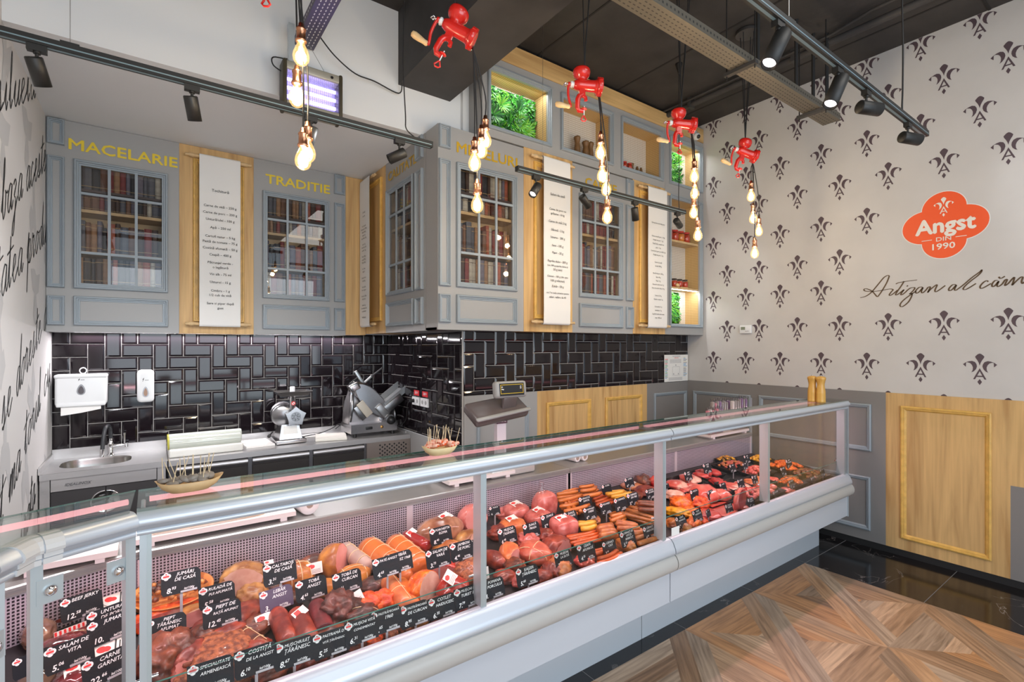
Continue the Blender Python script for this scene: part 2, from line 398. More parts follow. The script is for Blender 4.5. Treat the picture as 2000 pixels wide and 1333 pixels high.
struct('trim_1', MB().box(XL, 2.09, 3.52, YB, 3.39, ZC), M('bulkhead_paint', (.74, .76, .78), .8))
wr = struct('wall_right', MB().box(XR, XR+.15, -3, YB+.15, 0, ZC), WALLP)

# --- printed motifs on the right wall
PET = [(0, .615), (.05, .70), (.13, .78), (.24, .86), (.27, .905), (.17, .955), (.09, .985), (0, 1.), (-.09, .985), (-.17, .955), (-.27, .905), (-.24, .86), (-.13, .78), (-.05, .70)]
CRO = [(1.0, .652), (.83, .713), (.63, .75), (.46, .763), (.28, .73), (.185, .658), (.163, .584), (.22, .498), (.35, .43), (.5, .394)]
CRI = [(.82, .57), (.81, .707), (.72, .713), (.565, .69), (.457, .633), (.40, .56), (.41, .474), (.45, .43)]
def motif(mb, P, ca, cb, w, hgt, h, mi, zmin=-9, zmax=99):
    def put(pts):
        q = [(ca+x*w/2, cb+y*hgt) for x, y in pts]
        q = clip(clip(q, 0, -1, -zmin), 0, 1, zmax)
        if len(q) > 2: mb.poly(P, q, h, None, mi)
    put(PET)
    for s in (1, -1):
        o = CRO; i = CRI
        seq = [(o[0], i[0], i[1], o[1]), (o[1], i[1], i[2], o[2]), (o[2], i[2], i[3], o[3]), (o[3], i[3], i[4], o[4]), (o[4], i[4], o[5]), (o[5], i[4], i[5], o[6]), (o[6], i[5], i[6], o[7]), (o[7], i[6], o[8]), (o[8], i[6], i[7], o[9])]
        for q in seq: put([(x*s, y) for x, y in q])
        put([(0, .535), (s*.39, .178), (s*.27, .178), (0, .435)])
    put([(-.19, .255), (.19, .255), (.16, .295), (-.16, .295)])
    put([(0, .19), (-.13, .10), (-.10, .07), (0, 0), (.10, .07), (.13, .10)])
P = PXm(XR); mb = MB(); CA = [3.155, 2.783, 2.430, 2.055, 1.688, 1.312, .955, .59]; CB = [2.992, 2.641, 2.266, 1.90, 1.532, 1.165, .80, .44]
rows = [(1.458, CA), (1.796, CB), (2.130, CA[:4]), (2.398, CB[:4]), (2.728, CA[:5]), (3.080, CB), (3.408, CA), (3.746, CB), (4.075, CA), (1.135, CB)]
for z, cs in rows:
    for y in cs: motif(mb, P, -y, z, .192, .238, .0012, 0, 1.357, 4.268)
struct('wallpaper_motif', mb, PLUM, wr)
# logo and handwriting painted on the wall
lg = MB(); cy, cz = -1.166, 2.712
def disc(mb, P, a, b, r, h, mi, n=40, ry=None): mb.poly(P, [(a+r*math.cos(t*2*math.pi/n), b+(ry or r)*math.sin(t*2*math.pi/n)) for t in range(n)], h, None, mi)
def quatrefoil(mb, P, a, b, s, h, mi, e=0.):
    disc(mb, P, a-.40*s, b, .47*s+e, h, mi, ry=.43*s+e); disc(mb, P, a+.40*s, b, .47*s+e, h+.00001, mi, ry=.43*s+e)
    disc(mb, P, a, b+.42*s, .45*s+e, h+.00002, mi, ry=.44*s+e); disc(mb, P, a, b-.42*s, .45*s+e, h+.00003, mi, ry=.44*s+e)
    mb.rect(P, a-.3*s, a+.3*s, b-.3*s, b+.3*s, h+.0001, h+.0002, mi)
quatrefoil(lg, P, cy, cz, .305, .001, 1, .006); quatrefoil(lg, P, cy, cz, .305, .002, 0)
motif(lg, P, cy, cz+.065, .125, .155, .0042, 2)
lg.text(P, 'Angst', cy+.006, cz-.055, .165, .0045, 2, bold=.035, sx=.95)
lg.text(P, 'DIN', cy, cz-.125, .047, .0045, 2, bold=.01, sx=1.2); lg.text(P, '1990', cy, cz-.19, .068, .0045, 2, bold=.02, sx=1.15)
for a in (-.105, .105): lg.rect(P, cy+a-.033, cy+a+.033, cz-.11, cz-.105, .004, .0045, 2)
struct('wall_logo', lg, [LOGO, M('white_print', (.78, .76, .74), .6), M('cream_print', (.80, .76, .70), .6)], wr)
ST = [[(0, 1158), (50, 1145), (100, 1110), (160, 1040), (210, 980), (245, 958), (262, 962)],
 [(262, 962), (240, 1020), (200, 1090), (165, 1140), (152, 1148), (135, 1130), (105, 1098), (60, 1078), (35, 1082), (45, 1098), (110, 1102), (180, 1095), (262, 1080), (295, 1085), (280, 1105), (262, 1130), (270, 1138), (300, 1120), (335, 1090)],
 [(395, 1010), (370, 1050), (335, 1100), (318, 1130), (330, 1132), (360, 1112), (395, 1085), (375, 1110), (365, 1130), (378, 1130), (405, 1110), (425, 1090), (455, 1070), (490, 1068), (480, 1090), (450, 1120), (440, 1125), (465, 1120), (460, 1150), (430, 1200), (380, 1238), (358, 1230), (370, 1200), (420, 1155), (500, 1100)],
 [(320, 1035), (350, 1022), (420, 1010), (512, 998)], [(418, 1057), (430, 1048)],
 [(560, 1062), (530, 1065), (500, 1095), (505, 1118), (530, 1105), (565, 1065), (550, 1100), (560, 1115), (590, 1090), (610, 1065), (630, 1062), (612, 1100), (608, 1110), (630, 1085), (680, 1045), (690, 1048), (672, 1090), (680, 1105), (715, 1085), (765, 1048)],
 [(860, 1040), (830, 1042), (798, 1075), (800, 1095), (825, 1085), (865, 1042), (848, 1080), (858, 1092), (890, 1070), (930, 1040), (1000, 980), (1075, 925), (1092, 908), (1085, 930), (1050, 965), (990, 1010), (940, 1055), (925, 1080), (945, 1085), (985, 1065), (1040, 1030)],
 [(1150, 1015), (1135, 1005), (1105, 1022), (1078, 1055), (1085, 1075), (1120, 1062), (1175, 1030)],
 [(1235, 1002), (1210, 1005), (1185, 1035), (1188, 1058), (1210, 1050), (1245, 1008), (1230, 1045), (1240, 1058), (1275, 1035), (1300, 1000), (1320, 995), (1305, 1030), (1300, 1050), (1330, 1030), (1365, 990), (1385, 975), (1375, 1015), (1365, 1045), (1390, 1020), (1440, 975), (1460, 975), (1450, 1010), (1460, 1030), (1500, 990)],
 [(1245, 970), (1262, 985), (1300, 965)]]
def stroke(mb, pts, r, nrm, mi=0):
    """flat pen stroke lying on a wall"""
    pts = [Vector(p) for p in pts]; rs = []
    for i, p in enumerate(pts):
        d = (pts[min(i+1, len(pts)-1)]-pts[max(i-1, 0)]); s = d.cross(nrm)
        if s.length > 1e-9: s.normalize()
        pen = r*(.55+.75*abs(d.normalized().z if d.length > 0 else 0))
        rs.append([p-s*pen, p+s*pen])
    mb.rings(rs, mi, False, False, False)
mb = MB()
for st in ST:
    pts = smoothpath(st, 4); stroke(mb, [onX(1680+x*.2175, 330+y*.2175, XR-.0015) for x, y in pts], .0042, Vector((1, 0, 0)))
struct('wall_handwriting', mb, BROWN, wr)

# --- cursive lines on the left wall
GL = {'a': [(.75, .9), (.45, 1), (.12, .6), (.1, .2), (.3, 0), (.6, .35), (.78, .95), (.68, .3), (.8, 0), (1.05, .3)],
 'b': [(0, .3), (.35, 1.4), (.4, 2.1), (.25, 1.9), (.2, .6), (.3, .02), (.6, .2), (.68, .8), (.6, .95), (.85, .8), (1.05, .85)],
 'c': [(.7, .85), (.45, 1), (.12, .5), (.3, 0), (.6, .15), (1., .45)], 'd': [(.7, .9), (.4, 1), (.1, .5), (.25, 0), (.55, .3), (.95, 2.1), (.75, .4), (.85, 0), (1.05, .3)],
 'e': [(0, .3), (.5, .65), (.55, .95), (.3, .95), (.15, .4), (.35, 0), (.65, .12), (1., .4)], 'i': [(0, .3), (.4, 1), (.3, .3), (.45, 0), (.7, .3)],
 'j': [(0, .3), (.4, 1), (.2, -.7), (-.05, -1), (-.1, -.6), (.6, .3)], 'l': [(0, .3), (.4, 1.4), (.42, 2.1), (.25, 1.8), (.22, .4), (.38, 0), (.7, .3)],
 'm': [(0, .3), (.25, 1), (.15, 0), (.4, .85), (.6, .95), (.52, 0), (.8, .85), (1., .95), (.92, .15), (1.05, 0), (1.3, .3)],
 'n': [(0, .3), (.25, 1), (.15, 0), (.5, .85), (.7, .95), (.62, .15), (.75, 0), (1.05, .3)], 'o': [(.5, .98), (.2, .7), (.12, .25), (.35, 0), (.65, .35), (.68, .8), (.5, .98), (.8, .85), (1.05, .9)],
 'p': [(0, .3), (.35, 1.3), (.1, -1.1), (.25, .5), (.55, 1), (.72, .7), (.5, .05), (.3, .1), (.65, 0), (1.05, .3)], 'r': [(0, .3), (.25, 1.1), (.3, .9), (.6, .95), (.5, .3), (.6, 0), (.9, .3)],
 's': [(0, .3), (.35, 1.1), (.4, .7), (.5, .25), (.3, 0), (.1, .1), (.5, .1), (.9, .3)], 't': [(0, .3), (.4, 1.3), (.5, 1.8), (.3, .4), (.42, 0), (.75, .3)],
 'u': [(0, .3), (.25, 1), (.15, .2), (.35, 0), (.65, .4), (.8, 1), (.7, .2), (.82, 0), (1.05, .3)], 'z': [(.1, .85), (.4, 1), (.6, .8), (.25, .4), (.5, .2), (.3, -.9), (.0, -1), (.1, -.6), (.9, .25)]}
WD = {'i': .62, 'l': .62, 't': .68, 'm': 1.25, 'r': .85, 's': .85, 'j': .6, ' ': .8}
def cursive(mb, PP, txt, y0, z0, y1, z1, xh, r):
    tot = sum(WD.get(c, 1.) for c in txt); x = 0
    for c in txt:
        w = WD.get(c, 1.)
        if c in GL:
            pts = []
            for gx, gy in smoothpath(GL[c], 4):
                t = (x+gx*w/max(w, 1.))/tot; pts.append(PP(y0+(y1-y0)*t+gy*xh*.10, z0+(z1-z0)*t+gy*xh, .0015))
            stroke(mb, pts, r, Vector((1, 0, 0)))
            if c == 't': t = (x+.3)/tot; stroke(mb, [PP(y0+(y1-y0)*(t-.035)+xh*.1, z0+(z1-z0)*(t-.035)+1.25*xh, .0015), PP(y0+(y1-y0)*(t+.045)+xh*.1, z0+(z1-z0)*(t+.045)+1.38*xh, .0015)], r*.9, Vector((1, 0, 0)))
        x += w
mb = MB(); PL = PXp(XL)
cursive(mb, PL, 'silueta de', 3.42, 2.88, 4.9, 3.60, .15, .0055)
cursive(mb, PL, 'cu baza aceste', 3.15, 2.20, 4.82, 3.02, .15, .0055)
cursive(mb, PL, 'calitatea produ', 2.95, 1.78, 4.82, 2.50, .15, .0055)
cursive(mb, PL, 'e se doreste a', 3.30, 1.22, 4.84, 1.90, .15, .0055)
cursive(mb, PL, 'sunt ma torul cu', 3.10, .66, 4.98, 1.50, .14, .0055)
cursive(mb, PL, 'ta proaspata', 3.3, .2, 4.4, .75, .14, .007)
struct('wall_left_writing', mb, BLACKM, wl)
mb = MB(); rnd = random.Random(11)
for k in range(13):
    y = 3.3+rnd.random()*1.6; z = .5+k*.23; a = rnd.random()*6; pts = []
    for t in range(14):
        q = t/14*6.283; rr = .10+.05*math.sin(3*q+a)+.03*math.sin(5*q); pts.append((y+rr*math.cos(q), z+1.7*rr*math.sin(q)))
    mb.poly(PL, pts, .0006+k*.00002, None)
struct('wall_left_silhouettes', mb, M('grey_print_silhouette', (.47, .47, .475), .75), wl)

# --- glazed tiles in a herringbone of 2:1 tiles
def tiles(mbT, P, a0, a1, b0, b1, pitch=.1035, holes=()):
    nc = int((a1-a0)/pitch)+2; nr = int((b1-b0)/pitch)+2; g = .0018; rnd = random.Random(5)
    for r in range(-1, nr):
        for c in range(-1, nc):
            k = (c+r) % 4
            if k == 3: x0, x1, z1, z0 = c, c+1, r, r+2
            elif k == 1: x0, x1, z1, z0 = c, c+2, r, r+1
            else: continue
            A0, A1 = max(a0, a0+x0*pitch)+g, min(a1, a0+x1*pitch)-g; B1, B0 = min(b1, b1-z1*pitch)-g, max(b0, b1-z0*pitch)+g
            if A1-A0 < .008 or B1-B0 < .008: continue
            i = min(.013, (A1-A0)/3, (B1-B0)/3); t = [rnd.uniform(-.0006, .0006) for _ in range(2)]
            lo = [(A0, B0), (A1, B0), (A1, B1), (A0, B1)]; hi = [(A0+i, B0+i), (A1-i, B0+i), (A1-i, B1-i), (A0+i, B1-i)]
            hh = [.0075-t[0]-t[1], .0075+t[0]-t[1], .0075+t[0]+t[1], .0075-t[0]+t[1]]
            vs = [P(a, b, .0005) for a, b in lo]+[P(a, b, .003) for a, b in lo]+[P(a, b, h) for (a, b), h in zip(hi, hh)]
            mbT.add(vs, [(0, 1, 5, 4), (1, 2, 6, 5), (2, 3, 7, 6), (3, 0, 4, 7), (4, 5, 9, 8), (5, 6, 10, 9), (6, 7, 11, 10), (7, 4, 8, 11), (8, 9, 10, 11)])
for nm, P, a0, a1, b0, b1 in (('trim_3', PY(YB), XL, 2.04, .86, 1.872), ('trim_4', PXm(2.04), -YB, -YM, .925, 1.872), ('trim_5', PY(YM), 2.04, XR, 1.345, 1.90)):
    g = MB().rect(P, a0, a1, b0, b1, .0002, .0012); go = struct(nm, g, GROUT)
    t = MB(); tiles(t, P, a0, a1, b0, b1); struct('glazed_tiles', t, TILE, go)
# edge strips where the tiles turn the corner
struct('trim_6', MB().box(2.029, 2.04, YM-.009, YM, .0, 1.87), M('corner_strip', (.42, .40, .38), .4))

# --- panelled dado
PROF = [(0, 0), (0, .014), (.006, .018), (.014, .018), (.018, .012), (.026, .012), (.032, .006), (.038, 0)]
def dado(name, P, a0, a1, b0, b1, m, frames, fm, t=.012):
    o = struct(name, MB().rect(P, a0, a1, b0, b1, 0, t), m)
    for (x0, x1, z0, z1) in frames:
        f = MB(); f.frame(lambda a, b, h: P(a, b, h+t), x0, x1, z0, z1, PROF); struct('moulding', f, fm, o)
P = PXm(XR)
dado('trim_7', P, -YM+.012, -1.545, .055, 1.357, PANELGREY, [(-3.396, -2.72, .84, 1.24), (-2.632, -1.65, .838, 1.247), (-2.632, -1.655, .146, .612), (-3.396, -2.72, .146, .612)], MOULD)
dado('trim_8', P, -1.545, -.787, .055, 1.357, WOOD, [(-1.44, -.887, .152, 1.255)], GOLD)
dado('trim_9', P, -.787, .6, .736, 1.357, WOOD, [], GOLD)
dado('trim_10', P, -.787, .6, .055, .736, PANELGREY, [], GOLD)
struct('baseboard_right', MB().rect(P, -YM+.012, .6, 0, .055, 0, .008), BLACKM)
P = PY(YM)
dado('trim_11', P, 2.044, 2.803, .055, 1.345, GREY, [(2.163, 2.70, .15, 1.223)], MOULD)
dado('trim_12', P, 2.803, 4.323, .055, 1.345, WOOD, [(2.908, 3.47, .15, 1.237), (3.676, 4.234, .15, 1.237)], GOLD)
dado('trim_13', P, 4.323, XR-.012, .055, 1.345, PANELGREY, [(4.437, 5.022, .15, 1.237)], MOULD)
struct('trim_14', MB().rect(PXm(2.04), -YB, -YM, 0, .92, 0, .006), GREY)
# ceiling services
mb = MB(); mb.tube([(4.42, -2, 4.20), (4.42, 3.45, 4.20)], .028, 10); mb.tube([(4.30, -2, 4.235), (4.30, 1.4, 4.235), (4.38, 1.7, 4.235), (4.38, 3.4, 4.235)], .012, 8)
for y in (0, 1, 2, 3): mb.box(4.38, 4.46, y-.015, y+.015, 4.165, ZC)
single('ceiling_conduit', 'dark painted conduit pipes clipped to the ceiling beside the patterned wall', 'pipe', mb, BEAM)
# ================================================================== UPPER CABINETS
MPROF = [(0, 0), (0, .017), (.005, .024), (.012, .024), (.016, .013), (.023, .013), (.026, .005), (.034, .005)]
def moulding(P, a0, a1, b0, b1, w=1.): return MB().frame(P, a0, a1, b0, b1, [(x*w, h) for x, h in MPROF]+[(.036*w, 0)])
def board_with_hole(mb, P, a0, a1, b0, b1, ha0, ha1, hb0, hb1, d0, d1, mi=0):
    mb.rect(P, a0, a1, b0, hb0, d0, d1, mi); mb.rect(P, a0, a1, hb1, b1, d0, d1, mi)
    mb.rect(P, a0, ha0, hb0, hb1, d0, d1, mi); mb.rect(P, ha1, a1, hb0, hb1, d0, d1, mi)
BOOKC = [('dark brown', (.07, .035, .022)), ('tan leather', (.36, .19, .09)), ('wine red', (.24, .035, .03)), ('slate grey', (.11, .11, .13)), ('cream', (.52, .47, .38)), ('brown leather', (.19, .085, .045)), ('rust red', (.40, .10, .05)), ('black', (.03, .027, .03)), ('grey violet', (.17, .15, .19))]
BOOKP = []
for nm, c in BOOKC:
    mb = MB(); w, h, d = .034, .22, .15
    mb.box(-w/2, w/2, 0, d, 0, h, 0)
    mb.rings([[(-w/2, 0, z), (-w/4, -.006, z), (w/4, -.006, z), (w/2, 0, z)] for z in (0, h)], 0, True, True, False)
    for z in (.03, .185): mb.box(-w/2-.0006, w/2+.0006, -.0085, .001, z, z+.004, 1)
    me_o = link_mesh('book', mb, [M('book_cover_'+nm.replace(' ', '_'), c, .55, var=.35, scale=25), M('book_gilt_'+('dark' if sum(c) > 1 else 'light'), (.12, .06, .03) if sum(c) > 1 else (.42, .28, .12), .5)])
    me = me_o.data; bpy.data.objects.remove(me_o); BOOKP.append(me)
ORD = ['1st', '2nd', '3rd']+[f'{i}th' for i in range(4, 40)]
def fill_books(P, rotz, a0, a1, shelves, cab, seed, depth=.06):
    rnd = random.Random(seed)
    for (z, zt, rowname) in shelves:
        a = a0+.004; k = 0
        while a < a1-.03:
            w = rnd.choice([.026, .030, .036, .042, .048]); 
            if a+w > a1-.002: break
            i = rnd.randrange(len(BOOKP)); hh = min(zt-z-.02, rnd.uniform(.19, .25))
            o = bpy.data.objects.new('book', BOOKP[i]); COL.objects.link(o)
            o.location = P(a+w/2, z, -depth-rnd.random()*.012); o.rotation_euler = (0, 0, rotz)
            o.scale = (w/.0345, 1, hh/.22)
            tag(o, f'{BOOKC[i][0]} book, {ORD[k]} from the left on the {rowname} shelf of the {cab} cabinet', 'book', f'books in the {cab} cabinet')
            a += w+.001; k += 1
def cabinet(name, word, P, rotz, x0, x1, cols, win, zb, zt, dep, lettersize, lc, lettery, seed, lab, dz=0., ret=None, letters_x=None, books=True):
    """front board with mouldings, a glazed window with bars, shelves behind"""
    T = Thing('wall_cabinet', lab, 'cabinet', P((x0+x1)/2, zb, -dep/2))
    wx0, wx1 = win; iz0, iz1 = 2.21+dz, 3.09+dz
    mb = MB(); board_with_hole(mb, P, x0, x1, zb, zt, wx0, wx1, iz0, iz1, -.018, 0)
    mb.rect(P, x0, x0+.018, zb, zt, -dep+.003, -.018); mb.rect(P, x1-.018, x1, zb, zt, -dep+.003, -.018)
    mb.rect(P, x0, x1, zb, zb+.018, -dep+.003, -.018)
    T.part('body', mb, GREY)
    T.part('back_panel', MB().rect(P, wx0-.04, wx1+.04, iz0-.04, iz1+.04, -dep+.003, -dep+.012).rect(P, wx0-.04, wx0-.032, iz0-.04, iz1+.04, -dep+.012, -.02).rect(P, wx1+.032, wx1+.04, iz0-.04, iz1+.04, -dep+.012, -.02), OAKSHELF)
    for (a, b) in cols:
        for (c, d) in ((1.905, 2.115), (2.175, 3.115), (3.20, zt-dz-.004)):
            T.part('moulding', moulding(P, a, b, c+dz, min(d+dz, zt-.002), .8), MOULD)
    wm = (wx0-.04, wx1+.04)
    wf = T.part('window_frame', moulding(P, wm[0], wm[1], 2.175+dz, 3.118+dz, 1.15), MOULD)
    bars = MB()
    for t in (1/3, 2/3): bars.rect(P, wx0+(wx1-wx0)*t-.009, wx0+(wx1-wx0)*t+.009, iz0, iz1, -.004, .008)
    for z in (2.44+dz, 2.875+dz): bars.rect(P, wx0, wx1, z-.009, z+.009, -.0045, .0085)
    T.part('glazing_bar', bars, MOULD, wf)
    T.part('window_pane', MB().rect(P, wx0, wx1, iz0, iz1, -.008, -.005), CABGLASS, wf)
    sh = (2.215+dz, 2.455+dz, 2.765+dz)
    for z in sh: T.part('shelf', MB().rect(P, wx0-.03, wx1+.03, z-.022, z, -dep+.014, -.022), OAKSHELF)
    zr = sh[2]+.135+.0
    T.part('shelf', MB().rect(P, wx0-.03, wx1+.03, zr+.0, zr+.018, -dep+.014, -.03), M('dark_shelf_board', (.07, .045, .04), .5))
    T.part('moulding', moulding(P, wm[0], wm[1], 1.905+dz, 2.118+dz), MOULD)
    lt = MB(); lx = letters_x or (wm[0]+wm[1])/2
    lt.text(P, word, lx, lettery, lettersize, .004, 0, bold=.022, sx=1.17); T.part('lettering', lt, lc)
    if books: fill_books(P, rotz, wx0-.028, wx1+.028, [(sh[0]+.001, sh[1]-.022, 'bottom'), (sh[1]+.001, sh[2]-.022, 'lower middle'), (sh[2]+.001, zr, 'upper middle'), (zr+.019, iz1+.05, 'top')], word, seed)
    return T
PA = PY(4.80); ZTOP = 3.387
cabinet('c', 'MACELARIE', PA, 0, XL+.002, .178, [(-.602, -.508)], (-.42, .065), 1.855, ZTOP, .25, .110, LETTER2, 3.185, 1, 'blue grey wall cabinet lettered MACELARIE against the scripted left wall', letters_x=-.16)
cabinet('c', 'TRADITIE', PA, 0, .716, 1.508, [(1.400, 1.498)], (.825, 1.315), 1.855, ZTOP, .25, .112, LETTER2, 3.19, 2, 'blue grey wall cabinet lettered TRADITIE between the two oak scroll panels', letters_x=1.085)
PB = PXm(1.706)
cabinet('c', 'CALITATE', PB, -math.pi/2, -4.283, -3.488, [(-3.635, -3.515)], (-4.20, -3.72), 1.872, ZTOP+.012, .322, .112, LETTER, 3.215, 3, 'grey return cabinet lettered CALITATE facing the left wall', dz=.02, letters_x=-3.93)
PC = PY(3.28)
cabinet('c', 'MEZELURI', PC, 0, 1.708, 2.502, [(1.712, 1.808)], (1.90, 2.388), 1.875, 3.40, .202, .112, LETTER, 3.222, 4, 'taupe corner wall cabinet lettered MEZELURI behind the hanging bulbs', dz=.025, letters_x=2.15)
cabinet('c', 'CARNE', PC, 0, 3.052, 3.866, [(3.76, 3.862)], (3.17, 3.668), 1.875, 3.40, .202, .112, LETTER, 3.222, 5, 'taupe wall cabinet lettered CARNE behind the short track light', dz=.025, letters_x=3.42)

# oak panels and their recipe scrolls
def oak_panel(P, x0, x1, zb, zt, dep, lab, fr=None):
    T = Thing('oak_panel', lab, 'panel', P((x0+x1)/2, zb, -dep/2))
    T.part('board', MB().rect(P, x0, x1, zb, zt, -dep+.003, .001), WOOD)
    if fr: T.part('moulding', moulding(P, *fr, 1.05), GOLD)
    return T
RX = {}
def scroll(P, x0, x1, z0, z1, rx0, rx1, lab, lines, size, sag=.004):
    T = Thing('recipe_scroll', lab, 'scroll', P((x0+x1)/2, z0, .03))
    mb = MB(); prof = []
    R = .022
    for t in range(9): a = math.pi*(1.0-t/8); prof.append((z1-R+R*math.sin(a)+.0, .045+R*math.cos(a)))
    prof = [(z1-R+R*math.sin(math.pi*t/8), .045-R*math.cos(math.pi*t/8)) for t in range(9)]+[(z1-.15, .069), ((z0+z1)/2, .066), (z0+.15, .069)]+[(z0+R-R*math.sin(math.pi*t/8), .045+R*math.cos(math.pi*t/8)) for t in range(9)]
    mb.rings([[P(x0, z, h), P(x1, z, h)] for z, h in prof], 0, False, False, True)
    mb.rings([[P(x0, z, h-.0015), P(x1, z, h-.0015)] for z, h in prof], 0, False, False, True)
    for i, ln in enumerate(lines):
        if ln: mb.text(P, ln[0], (x0+x1)/2, ln[1], size*(ln[2] if len(ln) > 2 else 1), .0735, 1, bold=.004)
    T.part('paper', mb, [PAPER, INK])
    rod = [(.006, -.055), (.012, -.05), (.010, -.03), (.014, -.015), (.014, 0), (.016, .004), (.016, .02)]
    for z in (z1-.022, z0+.022):
        m2 = MB(); L = [(rx0+.055-x0)]
        m2.lathe([(.005, 0), (.013, .004), (.010, .022), (.0165, .036), (.0165, .058), (.013, .062), (.015, rx1-rx0-.062), (.0165, rx1-rx0-.058), (.0165, rx1-rx0-.036), (.010, rx1-rx0-.022), (.013, rx1-rx0-.004), (.005, rx1-rx0)], P(rx0, z, .045), Vector(P(1, 0, 0))-Vector(P(0, 0, 0)), 12)
        T.part('rolling_pin', m2, WOODK)
    return T
oak_panel(PA, .179, .715, 1.855, ZTOP, .25, 'light oak panel with honey moulding between MACELARIE and TRADITIE cabinets', (.272, .640, 1.955, 3.285))
scroll(PA, .312, .606, 1.912, 3.32, .215, .693, 'white scroll of the Tochitura recipe on oak beside the MACELARIE cabinet',
       [('Tochitură', 3.02, 1.15), ('Carne de vită – 250 g', 2.893), ('Carne de porc – 200 g', 2.838), ('Untură/ulei - 100 g', 2.783), ('Apă – 250 ml', 2.717), ('Cartofi natur – 5 kg', 2.645), ('Pastă de tomate – 75 g', 2.600), ('Costită afumată – 50 g', 2.548), ('Ceapă – 400 g', 2.495), ('Pătrunjel verde -', 2.43), ('o legătură', 2.392), ('Vin alb - 75 ml', 2.335), ('Usturoi - 15 g', 2.27), ('Cimbru - 1 g', 2.20), ('1/2 cub de vită', 2.163), ('Sare si piper după', 2.095), ('gust', 2.057)], .0265)
oak_panel(PA, 1.509, 1.704, 1.862, ZTOP, .25, 'narrow oak corner strip beside the TRADITIE cabinet')
oak_panel(PB, -4.798, -4.284, 1.872, ZTOP, .322, 'oak panel with moulding on the side return before the CALITATE cabinet', (-4.72, -4.36, 1.985, 3.30))
t = [('Cârnați', 3.02, 1.1), ('de porc', 2.985)]; z = 2.89
for w in ['Pt. 3 porții', 'Carne porc 500 g', 'slănină 80 g', 'piper 3 g', 'boia dulce 10 g', '', 'sare 12 g', 'Carne de vită', 'tocată 1 kg', '', 'Orez 100 g', 'ceapă 200 g', 'Mărar 20 g', '', 'ou 1 buc', 'Apă 1 l', '', 'bulion 50 ml', 'Unt 20 g', '', 'foi de dafin', 'Sare si piper', '', 'Usturoi 2 căței', 'Ulei 20 ml', '', 'cimbru 5 g', 'Se servește cald', 'cu smântână', '', 'Poftă bună']:
    if w: t.append((w, z))
    z -= .029
scroll(PB, -4.775, -4.515, 1.935, 3.355, -4.79, -4.42, 'white recipe scroll seen edge-on on the return wall left of CALITATE', t, .022)
oak_panel(PC, 2.503, 3.051, 1.875, 3.412, .202, 'oak panel with moulding between MEZELURI and CARNE cabinets', (2.605, 3.02, 1.985, 3.315))
t = [('Salam de casă', 3.035, 1.1), ('Carne de porc cu', 2.91), ('grăsime - 6 kg', 2.873), ('Carne de vită 2 kg', 2.805), ('Slănină - 2 kg', 2.735), ('Usturoi - 200 g', 2.672), ('Sare - 180 g', 2.603), ('Piper - 20 g', 2.542), ('Paprika dulce - 300 g', 2.468), ('(sau 300 g paprika dulce și', 2.432, .82), ('50 g iute)', 2.398), ('Chimen - 100 g (din care', 2.34, .88), ('100 g măcinat)', 2.303), ('Zahăr - 50 g', 2.255), ('cca 7 m mațe sintetice pentru', 2.20, .8), ('salam, calibru de 45', 2.163, .9)]
scroll(PC, 2.665, 2.966, 1.935, 3.362, 2.55, 3.037, 'cream scroll of the Salam de casa recipe right of MEZELURI cabinet', t, .0265)
oak_panel(PC, 3.867, 4.376, 1.878, 3.412, .202, 'oak panel with moulding between CARNE cabinet and the tall niche column', (3.955, 4.345, 1.99, 3.32))
t = [('Cârnați de carne de porc', 2.995, .85)]; z = 2.86
for w in ['Carne tocată porc - 2 kg', 'Pulpă de porc 1 kg', 'Pastă fină, mușchi de', 'porc 1 kg', 'Carnați de porc cu vită 2 kg', 'Pulpă de porc 1 kg', '', 'Carne de vită', 'tocată 500 g', '', 'Burtă de porc 500 g', 'Sare 40 g', 'Piper 4 g', 'Boia de ardei iute 2 g', 'Boia de ardei dulce 10 g', '', 'Usturoi 30 g', 'Cimbru uscat 1 g', '', 'Coriandru 2 g', 'Ienibahar 3 g', 'Supă de carne din oase', 'max. 400 ml']:
    if w: t.append((w, z, .85))
    z -= .0375
scroll(PC, 4.02, 4.322, 1.936, 3.368, 3.90, 4.40, 'cream scroll headed with pork sausages on the panel nearest the niche column', t, .024)

# ------------------------------------------------------------------ niche shelving above and at the right end
LATW = gridmat('white_wall_behind_wire_grid', (.66, .62, .56), (.42, .33, .2), .019, .16, (0, 2))
LATW.node_tree.nodes
def lattice(name, base, line, axes, pitch=.019):
    if name in MATS: return MATS[name]
    m, n, l, b = _nt(name); tc = n.new('ShaderNodeTexCoord'); sp = n.new('ShaderNodeSeparateXYZ'); l.new(tc.outputs['Object'], sp.inputs[0]); fs = []
    for ax in axes:
        d = n.new('ShaderNodeMath'); d.operation = 'DIVIDE'; l.new(sp.outputs[ax], d.inputs[0]); d.inputs[1].default_value = pitch
        f = n.new('ShaderNodeMath'); f.operation = 'FLOORED_MODULO'; l.new(d.outputs[0], f.inputs[0]); f.inputs[1].default_value = 1
        g = n.new('ShaderNodeMath'); g.operation = 'LESS_THAN'; l.new(f.outputs[0], g.inputs[0]); g.inputs[1].default_value = .15; fs.append(g)
    mu = n.new('ShaderNodeMath'); mu.operation = 'MAXIMUM'; l.new(fs[0].outputs[0], mu.inputs[0]); l.new(fs[1].outputs[0], mu.inputs[1])
    mx = n.new('ShaderNodeMix'); mx.data_type = 'RGBA'; l.new(mu.outputs[0], mx.inputs[0]); mx.inputs[6].default_value = (*base, 1); mx.inputs[7].default_value = (*line, 1)
    l.new(mx.outputs[2], b.inputs['Base Color']); b.inputs['Roughness'].default_value = .6; MATS[name] = m; return m
